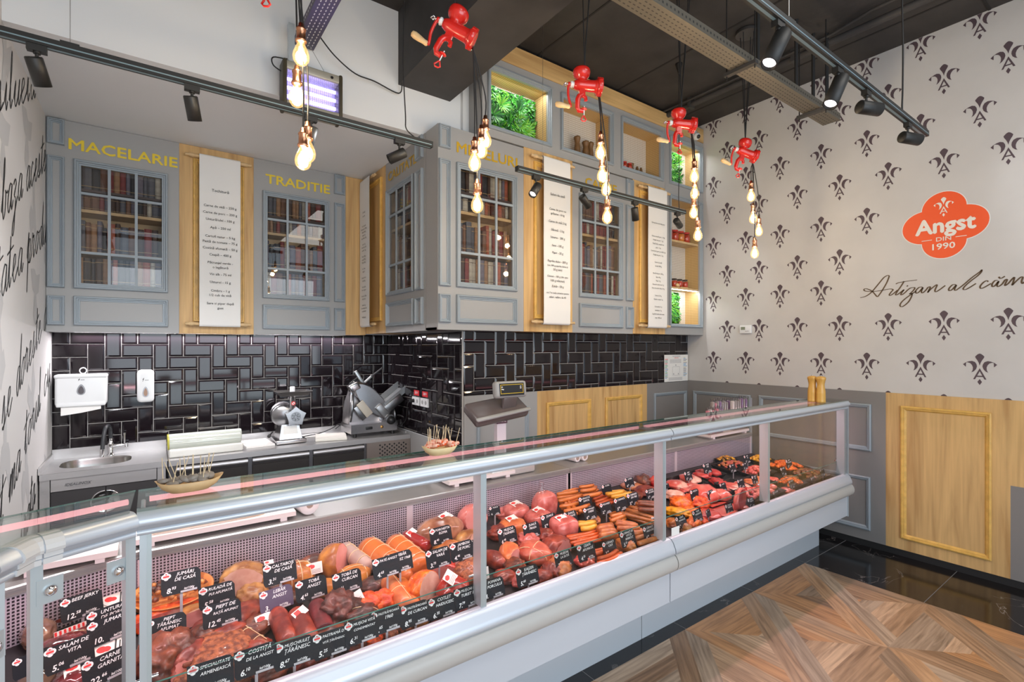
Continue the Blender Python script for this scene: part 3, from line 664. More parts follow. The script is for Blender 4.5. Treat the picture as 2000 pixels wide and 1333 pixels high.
LW = lattice('white_panel_with_wire_grid', (.66, .62, .56), (.33, .24, .15), (0, 2))
LS = lattice('oak_side_with_wire_grid', (.60, .40, .17), (.25, .15, .05), (1, 2))
LTOP = lattice('oak_top_with_wire_grid', (.60, .40, .17), (.25, .15, .05), (0, 1))
DN = .195
def niche_unit(lab, x0, x1, z0, z1, niches, dz=.0):
    T = Thing('niche_unit', lab, 'shelf unit', ((x0+x1)/2, 3.38, z0))
    xs = sorted(niches, key=lambda n: (n[0], n[2]))
    fr = MB(); cur = x0
    # face board as vertical strips + pieces over and under each opening
    cols = {}
    for n in xs: cols.setdefault((n[0], n[1]), []).append((n[2], n[3]))
    for (a, b), zs in sorted(cols.items()):
        fr.box(cur, a, 3.28, 3.30, z0, z1); zc = z0
        for (c, d) in sorted(zs): fr.box(a, b, 3.28, 3.30, zc, c); zc = d
        fr.box(a, b, 3.28, 3.30, zc, z1); cur = b
    fr.box(cur, x1, 3.28, 3.30, z0, z1)
    fr.box(x0, x0+.018, 3.30, 3.482, z0, z1); fr.box(x1-.018, x1, 3.30, 3.482, z0, z1); fr.box(x0, x1, 3.30, 3.482, z1-.012, z1); fr.box(x0, x1, 3.30, 3.482, z0, z0+.012)
    T.part('face_board', fr, GREY)
    for (a, b, c, d) in xs:
        T.part('moulding', moulding(PC, a-.036, b+.036, c-.036, d+.036, 1.0), MOULD)
        nb = T.part('niche_back', MB().box(a-.01, b+.01, 3.470, 3.478, c-.01, d+.01), LW)
        T.part('niche_side', MB().box(a-.010, a-.002, 3.30, 3.470, c-.01, d+.01), LS, nb); T.part('niche_side', MB().box(b+.002, b+.010, 3.30, 3.470, c-.01, d+.01), LS, nb)
        T.part('niche_shelf', MB().box(a-.01, b+.01, 3.30, 3.470, c-.012, c-.002), LTOP, nb); T.part('niche_top', MB().box(a-.01, b+.01, 3.30, 3.470, d+.002, d+.012), LTOP, nb)
    return T
niche_unit('long grey shelf unit of three framed niches above MEZELURI and CARNE', 2.095, 4.375, 3.414, 4.055, [(2.178, 2.765, 3.512, 3.948), (2.945, 3.54, 3.515, 3.950), (3.725, 4.30, 3.515, 3.955)])
T = niche_unit('tall grey niche column with jars and plants beside the patterned wall', 4.378, 5.066, 1.878, 4.055, [(4.482, 5.0, 3.518, 3.955), (4.482, 5.0, 1.995, 3.335)])
for z in (2.905, 2.395): T.part('shelf', MB().box(4.474, 5.008, 3.302, 3.468, z-.022, z), OAKSHELF)
T.part('light_strip', MB().box(4.49, 4.99, 3.303, 3.312, 2.366, 2.373), emis('cool_strip_light', (1, .95, 1), 8), label='thin glowing light strip under the lower shelf')
single('cornice_board', 'light oak cornice board running along the top of the niche units', 'board', MB().box(2.095, 5.066, 3.276, 3.482, 4.057, 4.212), WOODH)

# leafy panels
LEAF = [M('leaf_bright_green', (.045, .34, .02), .45, coat=.2), M('leaf_deep_green', (.010, .12, .02), .5), M('leaf_lime', (.16, .46, .03), .45), M('leaf_pale_green', (.22, .48, .22), .4)]
def leaf_panel(lab, x0, x1, z0, z1, n, seed, y=3.466):
    rnd = random.Random(seed); mb = MB(); mb.box(x0, x1, y-.012, y, z0, z1, 1)
    def blade(c, d, L, w, up, mi):
        d = d.normalized(); s = d.cross(up).normalized(); pts = []
        rs = []
        for t, ww in ((0, .25), (.35, 1), (.7, .75), (1, .05)):
            p = c+d*L*t+up*(.25*L*(t-t*t)); rs.append([p-s*w*ww, p+up*.15*w, p+s*w*ww])
        mb.rings(rs, mi, False, False, True)
    for i in range(n):
        x = rnd.uniform(x0, x1); z = rnd.uniform(z0, z1); dd = rnd.random()
        mi = rnd.choice([0, 0, 1, 1, 1, 2, 3] if dd > .2 else [2, 0])
        a = rnd.uniform(0, 6.28); d = Vector((math.cos(a), -rnd.uniform(.3, 1.1), math.sin(a)*.9-.15))
        c = Vector((x, y-.012, z)); L = rnd.uniform(.03, .07)
        e = c+d.normalized()*L*1.05
        if not (x0+.004 < e.x < x1-.004 and z0+.004 < e.z < z1-.004): continue
        blade(c, d, L, rnd.uniform(.006, .014), Vector((0, -1, .2)).normalized(), mi)
    for k in range(max(2, n//130)):       # spiky rosettes and fronds
        c = Vector((rnd.uniform(x0+.11, x1-.11), y-.03, rnd.uniform(z0+.10, z1-.10)))
        for j in range(16):
            a = j/16*6.28+rnd.random()*.2; d = Vector((math.cos(a), -.65, math.sin(a)))
            blade(c, d, rnd.uniform(.09, .115), .008, Vector((0, -1, .1)).normalized(), rnd.choice([0, 2, 2]) if k % 2 else rnd.choice([0, 1]))
    return single('artificial_plant_panel', lab, 'plant', mb, LEAF)
leaf_panel('large leafy green plant panel in the leftmost top niche', 2.182, 2.761, 3.514, 3.93, 1500, 1)
leaf_panel('leafy green plant panel in the top niche of the right-hand column', 4.486, 4.90, 3.520, 3.93, 900, 2)
leaf_panel('bushy green plant panel in the bottom compartment of the niche column', 4.486, 4.86, 1.998, 2.36, 900, 3)
for x0, x1, zt in ((2.20, 2.74, 3.944), (4.50, 4.98, 3.950)):
    d = bpy.data.lights.new('niche_strip_light', 'AREA'); d.shape = 'RECTANGLE'; d.size = x1-x0; d.size_y = .02; d.energy = 1.6
    o = bpy.data.objects.new('niche_strip_light', d); COL.objects.link(o); o.location = ((x0+x1)/2, 3.315, zt-.004); o.rotation_euler = (math.radians(20), 0, 0)
d = bpy.data.lights.new('niche_strip_light', 'AREA'); d.shape = 'RECTANGLE'; d.size = .48; d.size_y = .01; d.energy = 1.5; o = bpy.data.objects.new('niche_strip_light', d); COL.objects.link(o); o.location = (4.74, 3.308, 2.364); o.rotation_euler = (math.radians(20), 0, 0)

# wooden utensils and jars standing in the niches
def mill_mesh(h=.2, r=.027):
    return MB().lathe([(0, 0), (r, 0), (r*1.02, .06*h), (r*.98, .10*h), (r, .12*h), (r*.98, .36*h), (r, .38*h), (r*.96, .41*h), (r*.98, .44*h), (r*.80, .62*h), (r*.78, .70*h), (r*.95, .84*h), (r*1.06, .89*h), (r*1.08, .93*h), (r*.98, .97*h), (r*.6, h), (0, h)], (0, 0, 0), n=20)
MILLW = M('dark_olive_wood', (.20, .10, .035), .5, var=.3, scale=25)
def mill(name, loc, h, r, mat, lab, cat='grinder', grp=None):
    T = Thing(name, lab, cat, loc, grp); m = mill_mesh(h, r); m.v = [(x+loc[0], y+loc[1], z+loc[2]) for x, y, z in m.v]
    T.part('body', m, mat); T.part('knob', MB().lathe([(0, 0), (.006, .001), (.007, .008), (0, .012)], (loc[0], loc[1], loc[2]+h-.001), n=10), CHROME); return T
mill('wooden_grinder', (3.215, 3.39, 3.515), .20, .030, MILLW, 'taller dark wooden grinder in the middle top niche')
mill('wooden_grinder', (3.315, 3.38, 3.515), .175, .032, MILLW, 'shorter dark wooden grinder right of the tall one in the middle top niche')
mill('wooden_grinder', (3.40, 3.40, 3.515), .19, .030, MILLW, 'dark wooden grinder at the right edge of the middle top niche')
for x, lab in ((2.99, 'low dark wooden bowl at the left of the middle top niche'), (3.11, 'small flat wooden bowl beside the grinders in the middle top niche')):
    single('wooden_bowl', lab, 'bowl', MB().lathe([(0, 0), (.02, 0), (.042, .016), (.044, .018), (.036, .014), (0, .006)], (x, 3.38, 3.5125), n=20), MILLW)
def paddle(x, z, w, h, lab, mat, name='wooden_spatula', lean=.0):
    m = MB(); pts = [(x-w/2, z), (x+w/2, z), (x+w/2, z+h*.45), (x+w*.16, z+h*.6), (x+w*.14, z+h*.92), (x, z+h), (x-w*.14, z+h*.92), (x-w*.16, z+h*.6), (x-w/2, z+h*.45)]
    m.poly(PY(3.46), pts, 0, .012); return single(name, lab, 'spatula', m, mat)
paddle(3.815, 3.5155, .085, .21, 'small dark wooden chopping board standing at the left of the right top niche', MILLW, 'small_chopping_board')
mill('wooden_grinder', (3.965, 3.38, 3.515), .105, .024, MILLW, 'short dark grinder in the middle of the right top niche')
for i, x in enumerate((4.075, 4.135)):
    single('wooden_scoop', ('left' if i == 0 else 'right')+' one of two dark wooden scoops in the right top niche', 'scoop', MB().lathe([(0, 0), (.018, 0), (.022, .03), (.016, .075), (.010, .10), (0, .105)], (x, 3.40, 3.5155), n=14), MILLW)
JG = glass('jar_glass', (.96, .96, .96), .06)
def jar(x, y, z, r, h, fill, lid, lab, grp):
    T = Thing('glass_jar', lab, 'jar', (x, y, z), grp)
    T.part('contents', MB().lathe([(0, .003), (r*.9, .003), (r*.92, h*.75), (0, h*.77)], (x, y, z), n=14), fill)
    T.part('glass', MB().lathe([(0, 0), (r, 0), (r, h*.8), (r*.75, h*.88)], (x, y, z), n=16, caps=False), JG)
    T.part('lid', MB().lathe([(0, h*.86), (r*.82, h*.86), (r*.84, h), (0, h)], (x, y, z), n=16), lid)
FR = M('red_preserve', (.50, .05, .02), .3); FO = M('orange_preserve', (.65, .20, .03), .3); FG = M('green_pickle', (.16, .15, .05), .3); LIDD = M('dark_jar_lid', (.06, .04, .03), .4); LIDR = M('red_jar_lid', (.5, .04, .03), .4)
nm = ['leftmost', 'second from the left', 'third from the left', 'fourth from the left']
for i, f in enumerate((FG, FR, FR, FR)): jar(4.545+i*.098, 3.36, 2.3955, .035, .10 if i else .13, f, LIDD if i else LIDR, f'{nm[i]} of the preserve jars on the lower shelf of the niche column', 'jars on the lower column shelf')
for i, f in enumerate((FR, FR, FO, FR)): jar(4.56+i*.105, 3.37, 2.9055, .046, .125, f, LIDR, f'{nm[i]} of the red jars on the upper shelf of the niche column', 'red jars on the upper column shelf')
for i in range(2): jar(3.80+i*.075, 3.33, 3.515, .028, .07, FR, LIDR, ('left' if i == 0 else 'right')+' one of the two small red jars in the right top niche', 'small jars in the right top niche')
SP = M('light_wooden_spoon', (.66, .42, .20), .5)
for i, (x, lean) in enumerate(((4.575, -.02), (4.675, .012))):
    m = MB(); m.tube([(x, 3.44, 2.396), (x+lean*.5, 3.445, 2.52)], .006, 8, 0); m.lathe([(0, 0), (.018, .012), (.026, .04), (.024, .075), (.012, .10), (0, .104)], (x+lean*.5, 3.446, 2.515), n=12)
    single('wooden_spoon', ('left' if i == 0 else 'right')+' upright wooden spoon behind the jars on the lower column shelf', 'spoon', m, SP)
m = MB(); m.tube([(4.71, 3.32, 2.402), (4.83, 3.315, 2.402)], .006, 8); m.lathe([(0, 0), (.016, .01), (.022, .03), (.016, .055), (0, .06)], (4.68, 3.322, 2.408), (-.9, 0, .35), 12)
single('wooden_spoon', 'wooden spoon lying in front of the jars on the lower column shelf', 'spoon', m, SP)
m = MB(); m.tube([(4.56, 3.44, 3.03), (4.565, 3.45, 3.20)], [.018, .010], 10)
single('pepper_grinder', 'dark wooden grinder behind the red jars on the upper column shelf', 'grinder', MB().lathe([(0, 0), (.024, 0), (.02, .12), (.024, .20), (0, .22)], (4.56, 3.44, 2.9055), n=14), MILLW)
# light strip glowing under the left-hand cabinets
d = bpy.data.lights.new('cabinet_strip_light', 'AREA'); d.shape = 'RECTANGLE'; d.size = 2.2; d.size_y = .02; d.energy = 16; d.color = (1, .93, .97)
o = bpy.data.objects.new('cabinet_strip_light', d); COL.objects.link(o); o.location = (.62, 5.02, 1.845); o.rotation_euler = (math.radians(-10), 0, 0)
single('led_strip', 'glowing white light strip under the MACELARIE and TRADITIE cabinets', 'light', MB().box(-.605, 1.69, 5.035, 5.046, 1.8725, 1.882), emis('white_strip_light', (1, .92, .97), 7))
# ================================================================== REFRIGERATED DISPLAY COUNTER
def zdeck(y): return .615+.10*(y-1.8)
YF = 1.745      # front line of rail and panel
def prof_sweep(mb, prof, line, mi=0, smooth=True):
    """prof: (outward offset from the front line, z); line: [(x,y)...] front polyline, outward = towards the customers"""
    n = len(line); dirs = [(Vector(line[i+1])-Vector(line[i])).normalized() for i in range(n-1)]
    rs = []
    for i in range(n):
        if i == 0: nn = Vector((dirs[0].y, -dirs[0].x)); k = 1
        elif i == n-1: nn = Vector((dirs[-1].y, -dirs[-1].x)); k = 1
        else:
            a = Vector((dirs[i-1].y, -dirs[i-1].x)); b = Vector((dirs[i].y, -dirs[i].x)); nn = (a+b).normalized(); k = 1/max(.3, nn.dot(a))
        rs.append([(line[i][0]+nn.x*o*k, line[i][1]+nn.y*o*k, z) for o, z in prof])
    mb.rings(rs, mi, True, True, smooth); return mb
RAIL = [(-.030, 1.286), (-.004, 1.2875), (.008, 1.285), (.019, 1.278), (.026, 1.268), (.029, 1.258), (.026, 1.250), (.020, 1.2475), (.016, 1.247), (.016, 1.236), (.008, 1.235), (.008, 1.2335), (.012, 1.233), (.012, 1.220), (-.006, 1.219), (-.006, 1.27), (-.030, 1.275)]
LEDGE = [(-.016, .60), (-.016, .664), (-.012, .667), (.010, .662), (.026, .645), (.036, .622), (.040, .618), (.043, .60), (.043, .588), (.02, .585), (0, .585)]
BUMPR = [(.0, .586), (.030, .585), (.046, .575), (.056, .558), (.060, .540), (.058, .520), (.050, .503), (.036, .491), (.0, .487)]
PANL = [(.0, .486), (.004, .486), (.004, .305), (-.012, .300), (-.012, .486)]
YB2 = 2.58
def front_z(y0, y1): return None
def counter(lab, x0, x1, posts, left_end, right_end):
    T = Thing('display_counter', lab, 'display counter', ((x0+x1)/2, 2.3, 0))
    L = [(x0, YF), (x1, YF)]; e = .002; L = [(x0+e, YF), (x1-e, YF)]
    T.part('skirt', MB().box(x0+.001, x1-(.05 if right_end else .001), 1.942, 2.80, 0, .31), CASED)
    T.part('front_panel', prof_sweep(MB(), PANL, L, 0, False), CASE)
    T.part('body', MB().box(x0+.001, x1-.001, 1.76, 2.86, .312, .585), CASED)
    T.part('bumper', prof_sweep(MB(), BUMPR, L), BUMP)
    T.part('ledge', prof_sweep(MB(), LEDGE, L), ALUL)
    mb = MB(); mb.add([(x0, 1.765, zdeck(1.765)), (x1, 1.765, zdeck(1.765)), (x1, YB2, zdeck(YB2)), (x0, YB2, zdeck(YB2))], [(0, 1, 2, 3)])
    mb.add([(x0, 1.765, zdeck(1.765)), (x1, 1.765, zdeck(1.765)), (x1, 1.765, .585), (x0, 1.765, .585)], [(0, 1, 2, 3)])
    T.part('display_deck', mb, DECK)
    b = T.part('perforated_back', MB().box(x0-.0015, x1+.0015, YB2, YB2+.004, zdeck(YB2)-.02, .862), PERF)
    mb = MB()
    for x in (x0+.006, (x0+x1)/2, x1-.006): mb.box(x-.018, x+.018, YB2-.003, YB2, zdeck(YB2), .862)
    T.part('back_seam', mb, M('case_inner_sheet', (.62, .52, .56), .35, metal=.2), b)
    fas = [(-.004, .862), (-.012, .864), (-.012, .872), (-.006, .874), (-.006, .880), (-.012, .882), (-.012, .893), (-.004, .898), (.30, .898), (.30, .86)]
    mb = MB(); mb.rings([[(x, YB2+o, z) for o, z in fas] for x in (x0, x1)], 0, True, True, False); T.part('rear_worktop', mb, M('counter_worktop_grey', (.36, .35, .35), .3, metal=.5))
    T.part('rail', prof_sweep(MB(), RAIL, L), ALUL)
    # glass: fronts between posts, low guard, top shelf
    ps = sorted(posts)
    for x in ps:
        p = T.part('post', MB().box(x-.014, x+.014, YF-.004, YF+.056, .664, 1.22), ALU)
        T.part('clamp', MB().cyl((x, YF+.066, .775), (x+.03, YF+.066, .775), .006).cyl((x-.035, YF+.06, .775), (x+.0, YF+.06, .775), .005), CHROME, p)
    ed = [x0]+[x for x in ps]+[x1]
    for a, bb in zip(ed[:-1], ed[1:]):
        if bb-a < .2: continue
        T.part('front_glass', MB().box(a+.003, bb-.003, YF-.010, YF-.005, .664, 1.236), GLASS)
    gg = T.part('guard_glass', MB().box(x0+.03, x1-.03, 1.800, 1.805, .62, .757), GLASS); T.part('glass_edge', MB().box(x0+.03, x1-.03, 1.7995, 1.8055, .757, .7585), GEDGE, gg)
    mid = [x0+.002]+([2.367] if x0 < 2.3 < x1 and False else [])
    g = T.part('top_glass', MB().box(x0+.002, x1-.002, 1.728, 1.972, 1.288, 1.294), GLASST)
    T.part('glass_edge', MB().box(x0+.002, x1-.002, 1.9721, 1.9735, 1.288, 1.294), GEDGE, g)
    T.part('lamp', MB().cyl((x0+.03, 1.945, 1.268), (x1-.03, 1.945, 1.268), .009, n=10), PINK)
    T.part('lamp_holder', MB().box(x0+.02, x1-.02, 1.938, 1.952, 1.278, 1.288), ALU)
    for x in [x0+.015, x1-.015]: T.part('glass_support', MB().cyl((x, 1.76, 1.262), (x, 1.95, 1.262), .006), ALU)
    if right_end:
        ep = T.part('end_panel', MB().box(x1, x1+.012, YF+.004, 2.86, .30, .60), ALU)
        T.part('end_glass', MB().box(x1+.002, x1+.008, YF+.004, 2.58, .60, 1.24), GLASS, ep)
        T.part('end_trim', MB().box(x1-.002, x1+.012, YF-.012, YF+.004, .30, 1.285), ALU, ep)
        T.part('end_trim', MB().box(x1-.001, x1+.010, 2.575, 2.587, .60, 1.24), ALU, ep)
    d = bpy.data.lights.new('case_lamp_light', 'AREA'); d.shape = 'RECTANGLE'; d.size = x1-x0-.1; d.size_y = .03; d.energy = 7.5*(x1-x0)/2.4; d.color = (1, .62, .67)
    o = bpy.data.objects.new('case_lamp_light', d); COL.objects.link(o); o.location = ((x0+x1)/2, 1.93, 1.255); o.rotation_euler = (math.radians(4), 0, 0)
    return T
counter('long glass display counter section full of smoked meats at the left', -.036, 2.367, [-.014, 1.119, 2.318], True, False)
counter('glass display counter section with raw meat trays nearest the patterned wall', 2.370, 4.80, [3.476, 4.756], False, True)
# --- corner section at the left, turning towards the customers
ang = [( -.52, 1.245), (-.292, 1.553), (-.238, 1.648), (-.040, 1.740)]
T = Thing('display_counter', 'faceted corner section of the display counter at the far left', 'display counter', (-.3, 2.1, 0))
T.part('bumper', prof_sweep(MB(), BUMPR, ang), BUMP); T.part('ledge', prof_sweep(MB(), LEDGE, ang), ALUL); T.part('front_panel', prof_sweep(MB(), PANL, ang, 0, False), CASE)
r = T.part('rail', prof_sweep(MB(), RAIL, ang[1:]), ALUL); T.part('rail_elbow', prof_sweep(MB(), RAIL, [(-.52, 1.245), (-.2921, 1.5529)]), M('beige_rail_elbow', (.62, .56, .44), .35), r)
RS = [(o*1.04+.0006, 1.25+(z-1.25)*1.04) for o, z in RAIL]
for sg in ([(-.262, 1.6), (-.238, 1.648), (-.222, 1.6555)], [(-.219, 1.6569), (-.185, 1.6727)]): T.part('rail_sleeve', prof_sweep(MB(), RS, sg, 0, False), M('pale_grey_sleeve', (.60, .60, .60), .4), r)
def wedge_pts(z): return [(-.040, 1.765, z), (-.040, 2.62, z), (-.56, 2.42, z), (-.58, 1.30, z), (-.50, 1.28, z), (-.275, 1.575, z), (-.225, 1.665, z)]
T.part('display_deck', MB().add([(x, y, zdeck(y)) for x, y, _ in wedge_pts(0)], [list(range(7))]), DECK)
T.part('body', MB().rings([[(x, y, z) for x, y, _ in wedge_pts(0)] for z in (0, .56)], 0, True, True, False), CASED)
d22 = math.radians(20); bo = link_mesh('perforated_back', MB().box(-.60, 0, 0, .004, zdeck(2.5)-.03, .862), PERF, T.o); bo.location = (-.038-T.loc.x, 2.60-T.loc.y, 0); bo.rotation_euler = (0, 0, d22)
fo = link_mesh('rear_worktop', MB().rings([[(x, o, z) for o, z in [(-.004, .862), (-.012, .864), (-.012, .872), (-.006, .874), (-.006, .880), (-.012, .882), (-.012, .893), (-.004, .898), (.26, .898), (.26, .86)]] for x in (-.56, 0)], 0, True, True, False), M('counter_worktop_grey'), T.o); fo.location = bo.location; fo.rotation_euler = (0, 0, d22)
def wallseg(p, q, z0, z1, t, off=0.):
    p = Vector((*p, 0)); q = Vector((*q, 0)); d = (q-p).normalized(); n = Vector((-d.y, d.x, 0)); p += n*off; q += n*off
    return MB().add([v+Vector((0, 0, z)) for z in (z0, z1) for v in (p, q, q+n*t, p+n*t)], [(0, 1, 5, 4), (1, 2, 6, 5), (2, 3, 7, 6), (3, 0, 4, 7), (0, 3, 2, 1), (4, 5, 6, 7)])
T.part('front_glass', wallseg(ang[2], ang[3], .664, 1.236, .005, .004), GLASS)
T.part('front_glass', wallseg(ang[0], ang[1], .664, 1.236, .005, .004), GLASS)
for x, y in ((-.052, 1.752), (-.232, 1.672), (-.285, 1.590)):
    po = link_mesh('post', MB().box(-.012, .012, -.012, .012, .664, 1.22), ALU, T.o); po.location = (x-T.loc.x, y-T.loc.y, 0); po.rotation_euler = (0, 0, math.radians(24))
for i, (x, y, z) in enumerate(((-.075, 1.735, 1.135), (-.205, 1.672, 1.145), (-.075, 1.735, .775), (-.285, 1.566, 1.08))):
    c = Matrix.Translation((x, y, z)) @ Matrix.Rotation(math.radians(25 if i < 3 else 55), 4, 'Z')
    m = MB().obox(c, .052, .004, .062, 0); k = T.part('glass_clamp', m, ALU)
    nrm = c.to_3x3() @ Vector((0, -1, 0)); cc = c.translation
    T.part('knob', MB().lathe([(.013, 0), (.014, .004), (.011, .010), (0, .013)], cc+nrm*.002, nrm, 16), CHROME, k)
g = T.part('top_glass', MB().add([(x, y, z) for z in (1.288, 1.294) for x, y in ((-.05, 1.728), (-.042, 1.975), (-.345, 1.865), (-.62, 1.60), (-.52, 1.25), (-.288, 1.545), (-.236, 1.640))], [(0, 1, 2, 3, 4, 5, 6), (13, 12, 11, 10, 9, 8, 7)]), GLASST)
T.part('glass_edge', MB().tube([(-.042, 1.976, 1.291), (-.345, 1.866, 1.291), (-.62, 1.60, 1.291)], .003, 6), GEDGE, g)
T.part('lamp', MB().tube([(-.06, 1.94, 1.268), (-.33, 1.845, 1.268), (-.56, 1.63, 1.268)], .009, 8), PINK)
d = bpy.data.lights.new('case_lamp_light', 'AREA'); d.shape = 'RECTANGLE'; d.size = .3; d.size_y = .03; d.energy = 1.8; d.color = (1, .56, .62); o = bpy.data.objects.new('case_lamp_light', d); COL.objects.link(o); o.location = (-.2, 1.88, 1.25); o.rotation_euler = (math.radians(18), 0, math.radians(20))

# --- things on the rear worktop and on the glass
BOARD = M('white_cutting_board', (.74, .66, .66), .4)
def cutboard(x0, x1, y0, y1, lab, z=.899, t=.022):
    T = Thing('cutting_board', lab, 'cutting board', ((x0+x1)/2, (y0+y1)/2, z))
    T.part('board', MB().box(x0, x1, y0, y1, z+.018, z+.018+t), BOARD)
    for x in (x0+.04, x1-.07): T.part('foot', MB().box(x, x+.03, y0+.005, y1-.005, z, z+.018), BOARD)
    return T
cutboard(-.06, .575, 2.60, 2.86, 'white cutting board on feet behind the leftmost meats, beside the paper roll')
cutboard(1.44, 1.93, 2.62, 2.86, 'white cutting board on feet under the front of the scale')
cutboard(4.12, 4.775, 2.585, 2.76, 'white board on feet carrying the clear tubes of bags')
cutboard(-.42, -.11, 2.52, 2.70, 'white cutting board corner behind the corner section of the counter')
single('wooden_board_edge', 'long pale wooden cutting board resting on the white board behind the counter', 'cutting board', MB().box(-.02, .44, 2.64, 2.80, .9395, .955), M('pale_board_wood', (.62, .50, .34), .5))
single('board_juice_band', 'dark reddish strip of wood lying along the pale board', 'wooden strip', MB().tube([(0.0, 2.63, .960), (.2, 2.625, .964), (.42, 2.635, .958)], .006, 8), M('reddish_wood', (.36, .13, .06), .5))
def paper_roll(p, d, r, L, lab, grp=None, rc=.018):
    d = Vector(d).normalized(); T = Thing('paper_roll', lab, 'paper roll', (p[0], p[1], p[2]-r), grp)
    T.part('paper', MB().lathe([(rc, 0), (r*.9, -.001), (r, .006), (r, L-.006), (r*.9, L+.001), (rc, L), (rc, L*.5), (rc, 0)], p, d, 28, caps=False), M('soft_white_paper', (.76, .70, .71), .8))
    T.part('core', MB().lathe([(rc-.001, .004), (rc-.001, L-.004)], p, d, 20), M('cardboard_core', (.33, .24, .2), .8)); return T
paper_roll((.645, 2.62, .950), (-.12, 1, 0), .050, .22, 'white paper roll standing end-on beside the left cutting board', rc=.017)
paper_roll((2.53, 2.66, .930), (-.05, 1, 0), .030, .24, 'left one of the two thin paper rolls behind the sausages', 'thin paper rolls')
paper_roll((2.60, 2.655, .931), (-.05, 1, 0), .031, .24, 'right one of the two thin paper rolls behind the sausages', 'thin paper rolls')
# scale
T = Thing('counter_scale', 'grey shop scale with black display on a pale column at the rear worktop', 'scale', (1.93, 2.78, .899))
SG = M('scale_grey_plastic', (.33, .33, .33), .35); SD = M('scale_dark_grey', (.10, .08, .08), .3)
T.part('base', MB().rbox(Matrix.Translation((1.93, 2.78, .93)), .36, .30, .06, .015), M('scale_base_steel', (.55, .53, .52), .3, metal=.4))
T.part('column', MB().box(1.892, 1.966, 2.775, 2.81, .955, 1.225), M('pale_pink_grey_column', (.72, .66, .70), .35))
lb = MB().box(1.888, 1.970, 2.765, 2.775, 1.225, 1.262); lb.text(PY(2.7645), 'DIBAL', 1.929, 1.237, .022, .0008, 1, bold=.02); T.part('label', lb, [M('plum_label', (.10, .05, .07), .4), CHALK])
hd = MB(); R = Matrix.Translation((1.905, 2.80, 1.315)) @ Matrix.Rotation(math.radians(-6), 4, 'Y') @ Matrix.Rotation(math.radians(32), 4, 'X'); hd.rbox(R, .43, .19, .07, .02)
T.part('keyboard_housing', hd, SD)
T.part('keyboard_lid', MB().rbox(R @ Matrix.Translation((0, -.085, .03)), .44, .03, .018, .008), SG)
T.part('neck', MB().rbox(Matrix.Translation((1.975, 2.76, 1.335)) @ Matrix.Rotation(math.radians(12), 4, 'X'), .115, .03, .15, .01), SD)
R2 = Matrix.Translation((1.985, 2.76, 1.455)) @ Matrix.Rotation(math.radians(-6), 4, 'X')
T.part('display_housing', MB().rbox(R2, .262, .055, .115, .02, seg=3), SG)
dp = MB(); dp.obox(R2 @ Matrix.Translation((0, -.0275, 0)), .205, .003, .085, 0)
dsp = T.part('display', dp, BLACK, label='black display window')
Pd = lambda a, b, h: tuple(R2 @ Vector((a, -.0292-h, b)))
ye = MB(); ye.frame(Pd, -.095, .095, -.028, .034, [(0, 0), (0, .0005), (.0035, .0005), (.0035, 0)]); T.part('yellow_frame', ye, M('yellow_line', (.65, .45, .02), .4), dsp)
wh = MB()
for a, b in ((-.082, .018), (-.082, .004), (-.074, .001), (.074, .018), (.074, .006)): wh.rect(Pd, a-.006, a+.006, b-.0025, b+.0025, 0, .0006)
T.part('display_marks', wh, CHALK, dsp)
# clear tubes of bags on the right board
TUB = glass('clear_plastic', (.93, .93, .95), .10)
rnd = random.Random(4)
PKB = M('pink_card_strip', (.75, .25, .32), .5)
LILAC = M('lilac_card_strip', (.28, .13, .30), .5)
k = 0
for g, (xa, xb, y, h, n, nm) in enumerate(((4.12, 4.33, 2.62, .255, 7, 'short'), (4.29, 4.56, 2.68, .315, 8, 'medium'), (4.53, 4.76, 2.62, .33, 7, 'tall'))):
    for i in range(n):
        x = xa+(xb-xa)*i/(n-1); hh = h*rnd.uniform(.95, 1.03); T = Thing('spice_packet', f'{ORD[i]} from the left in the {nm} row of clear packets standing on the right board', 'packet', (x, y, .94), f'{nm} clear packets')
        T.part('bag', MB().rbox(Matrix.Translation((x, y, .94+hh/2)), .022, .05, hh, .008, seg=1), TUB)
        T.part('contents', MB().rbox(Matrix.Translation((x, y, .94+hh*.46)), .017, .042, hh*.86, .006, seg=1), rnd.choice([PKB, LILAC, M('grey_spice', (.35, .30, .28), .6), M('cream_spice', (.7, .62, .6), .5)]))
# two pepper mills on the glass top
MW2 = woodmat('honey_turned_wood', (.80, .48, .12), (.50, .24, .04), 2, .3, 2.)
mill('pepper_mill', (4.405, 1.852, 1.2945), .212, .034, MW2, 'left one of the two honey-coloured pepper mills on the glass counter top', 'pepper mill', 'pepper mills')
mill('pepper_mill', (4.40, 1.785, 1.2945), .212, .034, MW2, 'right one of the two honey-coloured pepper mills on the glass counter top', 'pepper mill', 'pepper mills')
